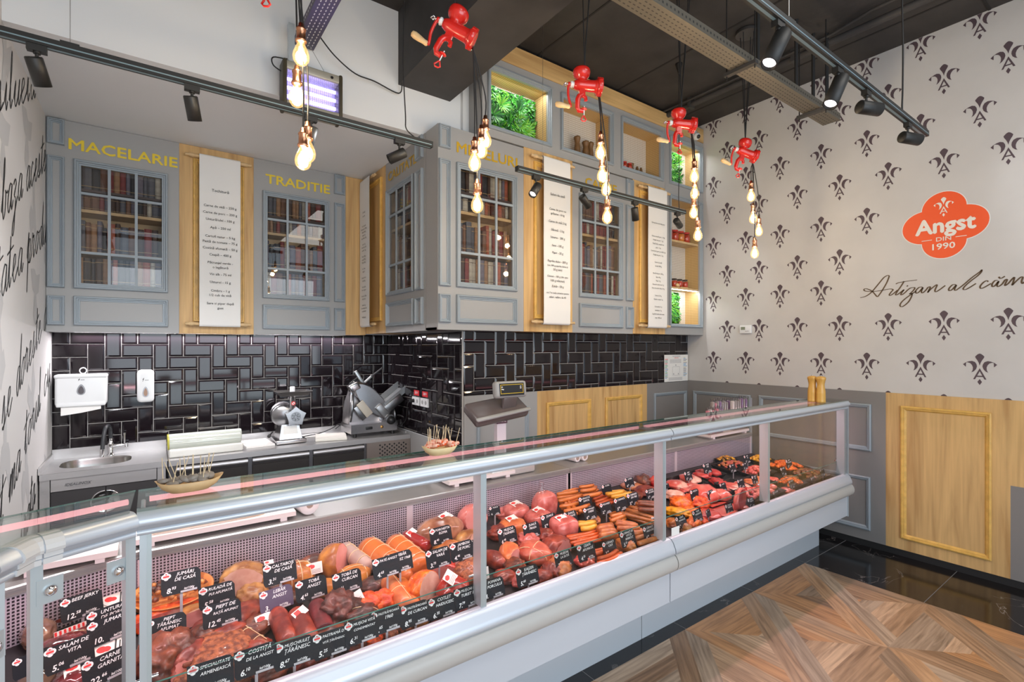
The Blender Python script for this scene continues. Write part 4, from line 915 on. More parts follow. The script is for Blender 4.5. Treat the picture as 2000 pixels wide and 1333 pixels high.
# tasting baskets with toothpicks
def basket(cx, cy, L, Wd, rot, lab, wood, piece, pn, n, seed, plab, ph):
    z = 1.2945; Rm = Matrix.Translation((cx, cy, z)) @ Matrix.Rotation(rot, 4, 'Z')
    T = Thing('wooden_tray', lab, 'tray', (cx, cy, z))
    rs = []
    for s, h, e in ((.55, .0, 0), (.80, .012, .004), (1., .032, .012), (.95, .033, .010), (.74, .014, .002), (.5, .006, 0)):
        r = []
        for t in range(20):
            a = t/20*6.283; ca, sa = math.cos(a), math.sin(a)
            x = L/2*s*math.copysign(abs(ca)**.75, ca); y = Wd/2*s*math.copysign(abs(sa)**.9, sa)
            r.append(Rm @ Vector((x, y, h+e*abs(ca)**4)))
        rs.append(r)
    T.part('bowl', MB().rings(rs, 0, True, True, True), wood)
    rnd = random.Random(seed)
    for i in range(n):
        x = (i+.5)/n*L*.72-L*.36+rnd.uniform(-.01, .01); y = rnd.uniform(-.22, .22)*Wd; zz = .026+rnd.random()*.012+ph*(1-abs(x)/(L*.5))
        R = Rm @ Matrix.Translation((x, y, zz)) @ Matrix.Rotation(rnd.uniform(-.5, .5), 4, 'X') @ Matrix.Rotation(rnd.uniform(-.5, .5), 4, 'Y')
        p0 = R @ Vector((0, 0, -.007)); p1 = R @ Vector((0, 0, .008))
        single(pn, f'{plab}, {ORD[i]} from the left', 'food piece', MB().lathe([(.008, 0), (.017, .002), (.018, .007), (.016, .013), (.006, .015)], p0, p1-p0, 12), piece, group=plab)
        if i < n-3 or True:
            b = Rm @ Vector((x, y, zz)); d = Vector((rnd.uniform(-.35, .35), rnd.uniform(-.2, .3), 1)).normalized()
            single('toothpick', f'wooden toothpick in the {ORD[i]} piece from the left, {"grey slices" if seed == 1 else "orange pieces"}', 'toothpick', MB().cyl(b-d*.004, b+d*.072, .0014, .0012, 6), M('toothpick_wood', (.72, .58, .38), .6), group='toothpicks in the '+lab.split(' of ')[0].split(' heaped')[0])
basket(.098, 1.868, .185, .085, .05, 'long pale wooden boat tray of grey sausage slices', M('poplar_wood', (.66, .44, .22), .5, var=.2, scale=15), M('grey_liver_slice', (.30, .27, .24), .6, var=.3, scale=60), 'sausage_slice', 14, 1, 'grey slice in the left tasting tray', .006)
basket(.985, 1.872, .165, .085, 0.0, 'small wooden boat tray heaped with orange sausage pieces', M('poplar_wood_light', (.74, .58, .32), .5, var=.15, scale=15), M('orange_sausage_piece', (.72, .10, .02), .4, col2=(.80, .45, .34), scale=45, thr=(.48, .52)), 'sausage_piece', 16, 2, 'orange piece in the right tasting tray', .018)
# ================================================================== KITCHEN LINE AGAINST THE TILED WALL
T = Thing('sink_unit', 'stainless steel sink unit under the paper towel dispenser', 'sink', (-.25, 4.76, 0))
def plate_hole(outer, inner, z):
    bm = bmesh.new(); ed = []
    for lp in (outer, inner):
        vs = [bm.verts.new((x, y, z)) for x, y in lp]
        for i in range(len(vs)): ed.append(bm.edges.new((vs[i], vs[(i+1) % len(vs)])))
    bmesh.ops.triangle_fill(bm, use_beauty=True, edges=ed); mb = MB(); mb.bm(bm, None, 0, False); bm.free(); return mb
def rrect(x0, x1, y0, y1, r, n=6):
    out = []
    for cx, cy, a0 in ((x1-r, y1-r, 0), (x0+r, y1-r, 90), (x0+r, y0+r, 180), (x1-r, y0+r, 270)):
        for k in range(n+1): a = math.radians(a0+90*k/n); out.append((cx+r*math.cos(a), cy+r*math.sin(a)))
    return out
inn = rrect(-.53, -.125, 4.60, 4.93, .12)
top = plate_hole([(-.605, 4.47), (.097, 4.47), (.097, 5.05), (-.605, 5.05)], inn, .900)
top.box(-.605, .097, 4.47, 4.475, .860, .900); top.box(.093, .097, 4.47, 5.05, .862, .899); top.box(-.605, -.600, 4.47, 5.05, .86, .90)
tp = T.part('top', top, STEEL)
T.part('upstand', MB().box(-.605, .097, 5.035, 5.048, .9, .972), STEEL, tp)
T.part('side_upstand', MB().box(-.606, -.595, 4.47, 5.035, .9, .945), STEEL, tp)
rs = [[(x, y, .9) for x, y in inn]]
for s, z in ((.985, .885), (.96, .79), (.88, .765), (.05, .755)): rs.append([(-.3275+(x+.3275)*s, 4.765+(y-4.765)*s, z) for x, y in inn])
T.part('basin', MB().rings(rs, 0, True, False, True), M('sink_bowl_steel', (.45, .43, .41), .22, metal=1.))
for x0 in (-.60, .033):
    for y0 in (4.50, 5.0): T.part('leg', MB().box(x0, x0+.05, y0-.02, y0+.02, 0, .86), STEEL)
fp = MB().box(-.545, .028, 4.478, 4.492, .776, .858); fp.text(PY(4.478), 'IDEALINOX', -.405, .806, .026, .002, 1, bold=.02, shear=.3); fp.rings([[PY(4.478)(-.405+.062*s*math.cos(a), .813+.018*s*math.sin(a), .001) for a in [3.3+t*.2 for t in range(14)]] for s in (1, 1.04)], 1, False, False)
T.part('front_panel', fp, [STEEL, STEELD])
for x0, x1 in ((-.545, -.262), (-.258, .028)):
    d = T.part('door', MB().box(x0, x1, 4.485, 4.50, .12, .772), M('dark_cabinet_door', (.045, .043, .045), .4))
    s = -1 if x0 < -.5 else 1
    m = MB(); cx = -.26
    pts = [(cx+s*(.004+.0), .70-.075)]+[(cx+s*(.004+.073*math.sin(t*math.pi/12)), .66-.075*math.cos(t*math.pi/12)+.0) for t in range(13)]
    m.rings([[PY(4.485)(cx+s*(.004+r*math.sin(t*math.pi/12)), .665-r*math.cos(t*math.pi/12), h) for t in range(13)] for r, h in ((.080, 0), (.080, .006), (.070, .006), (.068, .001), (.002, .0008))], 0, False, False)
    T.part('door_pull', m, CHROME, d)
T = Thing('faucet', 'chrome faucet with black flexible spout standing behind the sink bowl', 'faucet', (-.26, 4.985, .90))
T.part('body', MB().lathe([(.028, 0), (.028, .006), (.018, .012), (.018, .085), (.02, .09), (.013, .10), (.011, .14), (0, .141)], (-.26, 4.985, .90), n=18).cyl((-.26, 4.985, .965), (-.165, 4.985, .97), .011).cyl((-.165, 4.985, .955), (-.165, 4.985, .985), .014), CHROME)
T.part('lever', MB().cyl((-.175, 4.985, .98), (-.175, 4.985, 1.055), .006).cyl((-.175, 4.985, 1.05), (-.175, 4.985, 1.065), .008), CHROME)
arc = smoothpath([(-.26, 4.985, 1.035), (-.262, 4.975, 1.10), (-.272, 4.94, 1.135), (-.288, 4.895, 1.12), (-.297, 4.865, 1.05), (-.302, 4.85, .97)], 5)
T.part('hose', MB().tube(arc, .0135, 12), M('black_rubber', (.03, .032, .036), .45))
T.part('nozzle', MB().cyl((-.302, 4.85, .972), (-.304, 4.846, .915), .015, .014, 16), CHROME)

T = Thing('refrigerated_table', 'stainless refrigerated work table with dark drawers under the slicer', 'work table', (1.09, 4.76, 0))
tp = T.part('top', MB().box(.101, 2.03, 4.47, 5.05, .858, .90), STEEL)
T.part('upstand', MB().box(.101, 2.03, 5.035, 5.049, .90, .958), STEEL, tp)
T.part('side_upstand', MB().box(2.015, 2.03, 4.56, 5.035, .90, .918), STEEL, tp)
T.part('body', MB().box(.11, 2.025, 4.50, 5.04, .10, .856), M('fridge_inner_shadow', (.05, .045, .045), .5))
DR = M('dark_drawer_front', (.06, .055, .053), .35, metal=.6)
for x0, x1 in ((.15, .625), (.66, 1.095), (1.13, 1.575)):
    for z0, z1 in ((.62, .845), (.37, .60), (.13, .35)):
        d = T.part('drawer', MB().box(x0, x1, 4.478, 4.50, z0, z1-.055), DR)
        T.part('handle_strip', MB().rings([[(x, 4.478-o, z) for o, z in ((-.02, z1), (.0, z1), (.010, z1-.006), (.012, z1-.020), (.004, z1-.032), (-.02, z1-.034))] for x in (x0, x1)], 0, True, True, False), STEEL, d)
for x0, x1 in ((.101, .145), (.628, .657), (1.098, 1.127), (1.578, 1.60)): T.part('stile', MB().box(x0, x1, 4.485, 4.50, .10, .857), STEELD)
mp = T.part('motor_panel', MB().box(1.60, 2.03, 4.472, 4.50, .10, .857), M('warm_steel', (.55, .47, .42), .35, metal=1., bump=.05, scale=4, stretch=(1, 60, 60)))
v = MB(); sp = .0235
for r in range(13):
    for c in range(12):
        if (r+c) % 2: continue
        x = 1.725+c*sp; z = .825-r*.0185; v.poly(PY(4.4715), [(x-.010, z), (x, z-.0105), (x+.010, z), (x, z+.0105)], 0, None)
T.part('vent', v, BLACKM, mp)
# towel and soap dispensers
T = Thing('paper_towel_dispenser', 'wide white paper towel dispenser on the black tiles above the sink', 'dispenser', (-.43, 5.0, 1.24))
PT = PY(5.05); m = MB(); R = Matrix.Translation((-.43, 4.985, 1.42)); m.rbox(R, .30, .125, .235, .022, seg=3); T.part('cover', m, PLASTIC)
T.part('top_lip', MB().rbox(Matrix.Translation((-.43, 4.98, 1.525)), .306, .13, .03, .012), PLASTIC)
T.part('tray', MB().rbox(Matrix.Translation((-.43, 4.98, 1.315)), .285, .13, .035, .01), PLASTIC)
m = MB().rings([[(-.545, 4.935+o, 1.315), (-.315, 4.935+o, 1.315), (-.315, 4.93+o, 1.272), (-.43, 4.925+o, 1.25), (-.545, 4.925+o, 1.235)] for o in (0, .002)], 0, True, True, False); T.part('paper_towel', m, PAPER)
dr = lambda cx, cz, w, h: [(cx+w*math.sin(t*math.pi/10)*(1 if t <= 20 else 1)*(.75+.25*math.cos(t*math.pi/10+math.pi) if True else 1), cz+h*math.cos(t*math.pi/10)) for t in range(20)]
wn = MB(); wn.poly(PY(4.9225), dr(-.43, 1.425, .032, .040), 0, .004, 0); wn.poly(PY(4.9225), dr(-.43, 1.422, .022, .030), .004, .006, 1)
T.part('drop_window', wn, [STEELD, M('smoky_window', (.10, .09, .10), .15)])
T.part('logo', MB().poly(PY(4.9223), [(-.447, 1.50), (-.437, 1.51), (-.438, 1.502), (-.441, 1.495), (-.448, 1.488), (-.443, 1.497)], 0, .001).rect(PY(4.9223), -.433, -.41, 1.497, 1.500, 0, .001), INK)
T.part('hook', MB().tube([(-.425+.02*math.cos(a), 5.0, 1.565+.022*math.sin(a)) for a in [t*.45 for t in range(15)]], .004, 6), PLASTIC)
T = Thing('soap_dispenser', 'small white soap dispenser on the tiles right of the towel dispenser', 'dispenser', (-.04, 5.0, 1.30))
T.part('cover', MB().rbox(Matrix.Translation((-.04, 5.0, 1.43)), .112, .09, .262, .028, seg=3), PLASTIC)
wn = MB(); wn.poly(PY(4.9545), dr(-.04, 1.385, .026, .042), 0, .004, 0); wn.poly(PY(4.9545), dr(-.04, 1.383, .016, .032), .004, .006, 1)
T.part('drop_window', wn, [STEELD, M('amber_window', (.30, .17, .10), .15)])
T.part('logo', MB().poly(PY(4.9545), [(-.06, 1.485), (-.05, 1.50), (-.052, 1.485), (-.056, 1.472), (-.062, 1.465), (-.056, 1.48)], 0, .001).rect(PY(4.9545), -.045, -.02, 1.477, 1.480, 0, .001), INK)
# sockets
P = PXm(2.032)
for i, y in enumerate((4.335, 4.155)):
    T = Thing('wall_socket', ('left' if i == 0 else 'right')+' double wall socket under a red 220 V sticker'+(', holding a plug' if i == 0 else ''), 'socket', (2.03, y, 1.19))
    m = MB(); m.rect(P, -y-.075, -y+.075, 1.195, 1.272, .0, .012); T.part('plate', m, PLASTIC)
    ho = MB(); [ho.cyl(P(-y+a, 1.234, .0122), P(-y+a, 1.234, .013), .019, n=16) for a in (-.035, .035)]; T.part('holes', ho, M('socket_shadow', (.35, .35, .35), .5))
    s = MB(); s.rect(P, -y-.055, -y+.055, 1.285, 1.335, .0, .002, 0); s.text(P, '220 V', -y, 1.302, .03, .0025, 1, bold=.02); single('voltage_sticker', ('left' if i == 0 else 'right')+' red 220 V sticker above its wall socket', 'sticker', s, [M('sticker_red', (.70, .02, .03), .4), CHALK])
m = MB(); m.cyl((2.02, 4.375, 1.234), (1.98, 4.375, 1.232), .018, .014, 14); m.tube(smoothpath([(1.985, 4.375, 1.23), (1.965, 4.39, 1.20), (1.975, 4.45, 1.05), (1.99, 4.60, .98), (1.98, 4.72, .94), (1.93, 4.80, .93)], 6), .004, 6)
single('power_plug', 'black plug and cord in the left wall socket running down to the slicer', 'cable', m, CORD)
# cling film rolls, board, cable
T = Thing('cling_film_dispenser', 'white cling film dispenser with long yellow-edged rolls beside the sink', 'dispenser', (.35, 4.78, .90))
T.part('base', MB().rbox(Matrix.Translation((.355, 4.76, .9305)), .50, .40, .06, .012), M('milky_plastic', (.70, .70, .66), .3))
FILM = M('cling_film_roll', (.62, .66, .60), .15, var=.25, scale=3, stretch=(.2, 40, 40), coat=.6)
for y, z, L in ((4.66, .995, .50), (4.80, 1.005, .52)):
    T.part('film_roll', MB().lathe([(.02, 0), (.042, .001), (.045, .01), (.045, L-.01), (.042, L-.001), (.02, L)], (.10, y, z), (1, 0, 0), 24), FILM)
    T.part('roll_end', MB().lathe([(.02, 0), (.046, 0), (.046, .012), (.02, .012)], (.098, y, z), (1, 0, 0), 24), M('yellow_green_film_edge', (.45, .42, .05), .4))
single('paper_stack', 'stack of white sheets lying between the film rolls and the mincer', 'paper', MB().obox(Matrix.Translation((.735, 4.79, .909)) @ Matrix.Rotation(.05, 4, 'Z'), .22, .34, .015), PAPER)
single('paper_sheet', 'flat white sheets on the steel table in front of the tiled wall', 'paper', MB().obox(Matrix.Translation((1.20, 4.93, .904)), .34, .16, .005), PAPER)
single('cutting_pad', 'white paper-wrapped pad lying between the mincer and the slicer', 'board', MB().rbox(Matrix.Translation((1.34, 4.69, .9135)) @ Matrix.Rotation(-.25, 4, 'Z'), .27, .30, .024, .006), M('pad_paper', (.72, .70, .64), .6))
single('black_cable', 'black cable lying along the table between mincer and slicer', 'cable', MB().tube(smoothpath([(1.12, 4.86, .912), (1.2, 4.90, .912), (1.30, 4.87, .93), (1.42, 4.93, .955), (1.47, 4.93, .985), (1.50, 4.9, .99), (1.46, 4.88, .97), (1.44, 4.89, .95)], 6), .0045, 6), CORD)
# mincer
def O(x, y, z): return (x+.985, y+4.76, z+.90)
T = Thing('meat_mincer', 'polished electric meat mincer with hopper tray on the steel table', 'mincer', (.985, 4.76, .90))
PS = M('polished_steel', (.50, .49, .50), .22, metal=.95)
T.part('foot', MB().rbox(Matrix.Translation(O(0, 0, .022)), .245, .30, .035, .006), PS)
m = MB().rings([[O(x*s, y*s-.0, z) for x, y in ((-.088, -.11), (.088, -.11), (.088, .11), (-.088, .11))] for s, z in ((1.06, .04), (.80, .165))], 0, True, True, False); b = T.part('pedestal', m, PS)
T.part('nameplate', MB().add([O(-.066, -.1125, .052), O(.066, -.1125, .052), O(.052, -.094, .152), O(-.052, -.094, .152)], [(0, 1, 2, 3)]), M('satin_plate', (.60, .57, .53), .4, metal=.6), b)
T.part('motor_drum', MB().lathe([(.0, 0), (.075, 0), (.092, .015), (.095, .03), (.095, .16), (.085, .18), (0, .185)], O(-.055, -.03, .24), (.25, 1, 0), 28), STEELD)
T.part('gear_disc', MB().lathe([(0, 0), (.10, 0), (.10, .02), (0, .02)], O(-.03, .08, .25), (.25, 1, 0), 28), M('brushed_disc', (.4, .4, .42), .3, metal=1.))
hx = MB(); cp = O(.035, -.105, .235)
st = [(cp[0]+r*math.cos(t*math.pi/5+.3), cp[2]+r*math.sin(t*math.pi/5+.3)) for t in range(10) for r in [(.088 if t % 2 == 0 else .066)]]
hx.poly(PY(cp[1]), st, 0, .04); nut = T.part('ring_nut', hx, PS)
fc = MB(); disc(fc, PY(cp[1]), cp[0], cp[2], .042, .041, 0); hol = MB(); T.part('hole_plate', fc, STEELD, nut)
for t in range(14): a = t*.9; r = .012+.0018*t; disc(hol, PY(cp[1]), cp[0]+r*math.cos(a), cp[2]+r*math.sin(a), .004, .0415, 0, 8)
T.part('outlet_holes', hol, BLACKM, nut)
T.part('head', MB().cyl(O(.035, -.07, .235), O(.02, .02, .24), .055, .06, 24).lathe([(.028, 0), (.026, .14), (.03, .145)], O(.03, -.04, .26), n=18), PS)
stk = MB(); disc(stk, PY(O(0, -.068, 0)[1]), O(.03, 0, 0)[0], 1.245, .018, .0, 0); disc(stk, PY(O(0, -.0685, 0)[1]), O(.03, 0, 0)[0], 1.245, .012, .0, 1); stk.obox(Matrix.Translation((O(.03, 0, 0)[0], O(0, -.0695, 0)[1], 1.245)) @ Matrix.Rotation(.78, 4, 'Y'), .030, .001, .006, 0)
T.part('warning_sticker', stk, [TAGRED, CHALK])
tr = MB(); a = [[O(.03+x*s, -.03+y*s, z) for x, y in ((-.145, -.10), (.145, -.10), (.145, .10), (-.145, .10))] for s, z in ((.55, .405), (.80, .415), (1., .452), (1.03, .455), (.98, .455), (.78, .420), (.3, .410))]
T.part('hopper_tray', tr.rings(a, 0, True, True, False), PS)
T.part('pusher', MB().lathe([(.02, 0), (.022, .085), (.018, .092), (0, .093)], O(.03, -.03, .40), n=16), PLASTIC)
T.part('knob', MB().lathe([(.006, 0), (.006, .05), (.014, .055), (.014, .075), (0, .08)], O(-.13, -.02, .10), (-.3, -.4, -.2), 12), BLACK)
# slicer : base, table, blade guard disc, carriage
T = Thing('meat_slicer', 'large polished meat slicer with tilted blade guard in the tiled corner', 'slicer', (1.72, 4.74, .90))
for x in (1.53, 1.90):
    for y in (4.60, 4.86): T.part('foot', MB().cyl((x, y, .90), (x, y, .935), .016), BLACK)
m = MB(); ol = [(-.235, 0), (.215, 0), (.215, .05), (.20, .10), (.165, .155), (.12, .155), (.07, .10), (.05, .085), (-.235, .085)]
m.rings([[(1.725+x, 4.58+y, .935+z) for x, z in ol] for y in (0, .015, .30)], 0, True, True, False); b = T.part('base', m, PS)
T.part('control_knob', MB().lathe([(.040, 0), (.040, .012), (.030, .016), (.030, .045), (0, .046)], (1.875, 4.58, 1.035), (0, -1, 0), 24), BLACK, b)
T.part('switch', MB().rbox(Matrix.Translation((1.66, 4.577, .978)), .065, .008, .026, .004), BLACK, b)
T.part('brass_screw', MB().lathe([(.015, 0), (.013, .006), (0, .007)], (1.785, 4.58, .978), (0, -1, 0), 18), M('brass', (.62, .36, .12), .3, metal=1.), b)
m = MB(); shp = [(-.235, .0), (.07, .0), (.06, .10), (-.04, .24), (-.12, .30), (-.18, .29), (-.215, .20), (-.232, .08)]
m.rings([[(1.725+x*s, y, 1.02+z*s) for x, z in shp] for y, s in ((4.66, .96), (4.68, 1), (4.84, 1), (4.86, .95))], 0, True, True, True); T.part('motor_housing', m, M('satin_cast_aluminium', (.60, .57, .58), .3, metal=.9))
T.part('blade_guard_back', MB().lathe([(0, 0), (.19, 0), (.195, .01), (.19, .03), (0, .035)], (1.56, 4.80, 1.16), (-1, .2, .1), 36), STEELD)
def tilted(c, sx, sy, sz, ang, r, yaw=0.): return Matrix.Translation(c) @ Matrix.Rotation(yaw, 4, 'Z') @ Matrix.Rotation(math.radians(ang), 4, 'Y')
bl = MB(); n = 40; Rb = tilted((1.70, 4.655, 1.235), 0, 0, 0, 46, 0)
bl.rings([[Rb @ Vector((.235*s*math.cos(t*6.283/n), .02*0+y, .095*s*math.sin(t*6.283/n))) for t in range(n)] for y, s in ((.02, .9), (0, 1), (-.03, 1), (-.045, .88))], 0, True, True, True)
g = T.part('blade_guard', bl, PS)
T.part('blade_edge', MB().rings([[Rb @ Vector((.245*s*math.cos(t*6.283/n), y, .10*s*math.sin(t*6.283/n)-.012)) for t in range(n)] for y, s in ((.012, 1.), (.016, 1.01), (.02, 1.))], 0, True, True, True), CHROME, g)
T.part('gauge_plate', MB().rbox(tilted((1.625, 4.60, 1.16), 0, 0, 0, 52, 0), .16, .015, .075, .004), M('beige_plate', (.55, .50, .42), .4))
T.part('gauge_bracket', MB().rbox(tilted((1.59, 4.615, 1.125), 0, 0, 0, 55, 0), .15, .012, .06, .004), STEELD)
T.part('sharpener', MB().rbox(tilted((1.53, 4.63, 1.37), 0, 0, 0, -25, 0), .10, .08, .07, .012), PS)
T.part('sharpener_label', MB().rbox(tilted((1.535, 4.586, 1.365), 0, 0, 0, -25, 0), .055, .006, .04, .002), M('pinkish_steel', (.55, .47, .48), .35, metal=.6))
T.part('sharpener_knob', MB().cyl((1.50, 4.65, 1.40), (1.57, 4.64, 1.455), .007), BLACK)
ca = MB(); Rc = tilted((1.955, 4.70, 1.265), 0, 0, 0, -36, 0)
ca.obox(Rc, .30, .17, .010); ca.obox(Rc @ Matrix.Translation((0, -.085, .0)), .30, .012, .055); ca.obox(Rc @ Matrix.Translation((0, .085, .02)), .30, .012, .075); T.part('carriage', ca, M('matt_aluminium', (.42, .43, .44), .35, metal=.8))
T.part('carriage_arm', MB().rbox(Rc @ Matrix.Translation((-.08, -.10, -.035)), .22, .02, .08, .006), STEELD)
T.part('thickness_plate', MB().rbox(tilted((1.80, 4.60, 1.13), 0, 0, 0, 48, 0), .14, .03, .07, .008), M('matt_aluminium'))
T.part('pusher_arm', MB().rbox(tilted((1.635, 4.72, 1.42), 0, 0, 0, 58, 0), .22, .022, .032, .005), M('matt_aluminium'))
T.part('slide_rod', MB().cyl((1.66, 4.75, 1.385), (1.745, 4.75, 1.455), .012), M('matt_aluminium'))
T.part('rod_grip', MB().cyl((1.745, 4.75, 1.455), (1.86, 4.75, 1.54), .008).cyl((1.74, 4.75, 1.452), (1.752, 4.75, 1.46), .016), M('black_grip', (.06, .06, .065), .3))
T.part('tail_cover', MB().lathe([(0, 0), (.13, .0), (.13, .03), (0, .03)], (1.93, 4.80, 1.06), (1, .15, 0), 28), STEELD)
# poster
m = MB(); P = PY(YM-.0105); m.rect(P, 4.622, 5.058, 1.352, 1.655, 0, .002, 0); rnd = random.Random(2)
def ln(a0, a1, b, w, mi): m.rect(P, a0, a1, b-w/2, b+w/2, .002, .0024, mi)
m.text(P, 'PLAN DE PREVENIRE', 4.84, 1.632, .016, .0026, 1, bold=.01); m.text(P, 'AVERTIZARE', 4.84, 1.615, .014, .0026, 2, bold=.02)
for k in range(18): ln(4.632, 4.632+rnd.uniform(.03, .055), 1.605-k*.0125, .006, rnd.choice([2, 3, 1, 4])); ln(4.972, 4.972+rnd.uniform(.03, .07), 1.625-k*.0125, .006, rnd.choice([4, 4, 5, 1]))
for k in range(5): ln(4.72, 4.93, 1.60-k*.009, .003, 1)
for k in range(4): ln(4.70, 4.95, 1.395-k*.009, .003, 1)
m.frame(P, 4.77, 4.90, 1.42, 1.52, [(0, .002), (0, .0026), (.002, .0026), (.002, .002)], 1)
for x, z in ((4.79, 1.43), (4.875, 1.43), (4.83, 1.53)): m.rect(P, x-.006, x+.006, z, z+.014, .002, .0027, 1)
single('safety_poster', 'white safety plan poster with coloured columns on the tiles by the corner', 'poster', m, [PAPER, M('grey_print', (.25, .25, .28), .6), TAGRED, M('green_print', (.03, .40, .15), .6), M('blue_print', (.12, .35, .62), .6), M('pale_yellow_print', (.65, .62, .40), .6)])
# thermostat
P = PXm(XR-.001); T = Thing('thermostat', 'small white thermostat on the patterned wall', 'thermostat', (XR-.02, 2.77, 1.88))
T.part('housing', MB().rbox(Matrix.Translation((XR-.014, 2.775, 1.93)), .025, .125, .088, .006), PLASTIC); T.part('screen', MB().rect(P, -2.82, -2.775, 1.925, 1.955, .027, .0285), M('lcd_green', (.22, .25, .18), .3))
T.part('text', MB().text(P, 'SALUS', -2.755, 1.905, .014, .028, 0), INK)
# ================================================================== OVERHEAD: TRACKS, TRAYS, PENDANTS
BL = M('track_black', (.012, .012, .012), .5)
def track(lab, x0, x1, y, z):
    T = Thing('track_light_rail', lab, 'track rail', ((x0+x1)/2, y, z))
    T.part('rail', MB().box(x0, x1, y-.018, y+.018, z, z+.034), BL)
    T.part('contact_groove', MB().box(x0+.01, x1-.01, y-.006, y+.006, z-.0006, z+.001).box(x0+.01, x1-.01, y-.0186, y-.018, z+.010, z+.015), M('blue_grey_groove', (.16, .24, .28), .4))
    return T
def spot(p, aim, lab, lit=False, L=.105, r=.029, grp=None, drop=.075, pw=None):
    """p: point under the rail"""
    p = Vector(p); d = Vector(aim).normalized(); T = Thing('track_spotlight', lab, 'spotlight', p, grp)
    T.part('adapter', MB().box(p.x-.03, p.x+.03, p.y-.014, p.y+.014, p.z-.026, p.z), BL)
    T.part('stem', MB().cyl(p-Vector((0, 0, .026)), p-Vector((0, 0, drop)), .006).cyl(p-Vector((0, 0, .026)), p-Vector((0, 0, .034)), .012), BL)
    c = p-Vector((0, 0, drop+.012)); a = c-d*L*.35; m = MB(); m.lathe([(0, 0), (r*.92, 0), (r, .004), (r, L), (r*.86, L), (r*.80, L-.02), (0, L-.02)], a, d, 24)
    body = T.part('lamp_head', m, BL)
    T.part('end_cap_holes', MB().cyl(a-d*.0005+d.orthogonal()*r*.45, a-d*.001+d.orthogonal()*r*.45, .003).cyl(a-d*.0005-d.orthogonal()*r*.45, a-d*.001-d.orthogonal()*r*.45, .003), BLACKM, body)
    e = a+d*(L-.018)
    T.part('lens', MB().lathe([(0, 0), (r*.8, 0), (r*.8, .004), (0, .005)], e, d, 20), emis('spot_lens_lit', (1, .90, .97), 4) if lit else M('spot_lens_dim', (.30, .25, .2), .2, emit=(1, .85, .7), estr=.6), body)
    sl = bpy.data.lights.new('spotlight_beam', 'SPOT'); sl.energy = pw or (9 if lit else 6); sl.spot_size = math.radians(100 if pw else 58); sl.spot_blend = .6; sl.shadow_soft_size = .02; sl.color = (.96, .97, 1)
    so = bpy.data.objects.new('spotlight_beam', sl); COL.objects.link(so); so.location = e+d*.025; so.rotation_mode = 'QUATERNION'; so.rotation_quaternion = (-d).to_track_quat('Z', 'Y')
    return T
T = track('long black track rail running across in front of the left cabinets', -1.4, 1.365, 2.70, 2.945)
T.part('wire', MB().cyl((onY(137, 98, 2.7).x, 2.7, 2.98), (onY(137, 98, 2.7).x, 2.7, ZC), .0012), M('steel_wire', (.4, .4, .4), .3, metal=1)); x = onY(137, 98, 2.7).x; T.part('wire_clip', MB().box(x-.03, x+.03, 2.685, 2.715, 2.979, 2.987), BL)
T.part('feed_cord', MB().tube(smoothpath([(1.19, 2.71, ZC), (1.19, 2.71, 3.72), (1.185, 2.71, 3.4), (1.195, 2.70, 3.1), (1.20, 2.70, 3.02), (1.25, 2.70, 2.985)], 5), .0035, 6), CORD)
for (u, ad, nm) in ((72, (.25, .55, -1), 'nearest the scripted wall'), (375, (.22, .45, -1), 'above the first recipe scroll'), (607, (-.2, .35, -1), 'behind the leftmost bulb cluster'), (780, (-.9, .3, -.55), 'at its right end, in front of CALITATE')):
    x = onY(u, 200, 2.7).x; spot((x, 2.70, 2.945), ad, 'black spotlight on the long left track, '+nm, grp='left track spotlights', pw=38)
T = track('short black track rail hanging in front of the MEZELURI and CARNE cabinets', 2.0, 3.885, 2.70, 2.94)
x = onY(1060, 340, 2.7).x; T.part('wire', MB().cyl((x, 2.7, 2.97), (x, 2.7, ZC-.09), .0012), M('steel_wire')); T.part('ceiling_cone', MB().lathe([(.005, 0), (.008, .01), (.030, .085), (.032, .095), (0, .095)], (x, 2.7, ZC-.095), n=18), BL)
x = onY(1326, 400, 2.7).x; T.part('feed_cord', MB().tube(smoothpath([(x, 2.7, ZC), (x, 2.7, 3.5), (x+.004, 2.7, 3.3), (x-.004, 2.7, 3.1), (x+.004, 2.7, 2.975)], 4), .0035, 6), CORD); T.part('ceiling_cone', MB().lathe([(.005, 0), (.008, .01), (.030, .085), (.032, .095), (0, .095)], (x, 2.7, ZC-.095), n=18), BL)
for (u, ad, lit, nm) in ((1047, (-.42, -.10, -.55), True, 'leftmost, glowing, in front of the MEZELURI scroll'), (1141, (.75, .15, -.5), False, 'second from the left, over the CARNE window'), (1240, (.35, .2, -.75), False, 'third from the left, beside the CARNE scroll'), (1323, (.9, .25, -.3), False, 'at the right end by the niche column')):
    x = onY(u, 380, 2.7).x; spot((x, 2.70, 2.94), ad, 'black spotlight on the short middle track, '+nm, lit, grp='middle track spotlights')
T = track('black track rail at upper right aimed at the patterned wall', 1.80, 3.96, 1.0, 3.075)
x = onY(1541, 50, 1.0).x; T.part('wire', MB().cyl((x, 1.0, 3.11), (x, 1.0, ZC), .0015), M('pale_wire', (.7, .7, .7), .4)); T.part('wire_clip', MB().box(x-.03, x+.03, .985, 1.015, 3.109, 3.118), BL)
x = onY(1763, 100, 1.0).x; T.part('feed_cord', MB().tube(smoothpath([(x, 1.0, ZC), (x-.01, 1.0, 3.8), (x+.006, 1.0, 3.5), (x, 1.0, 3.25), (x, 1.0, 3.115), (x+.13, 1.0, 3.125), (x+.19, 1.0, 3.105)], 5), .0045, 6), CORD)
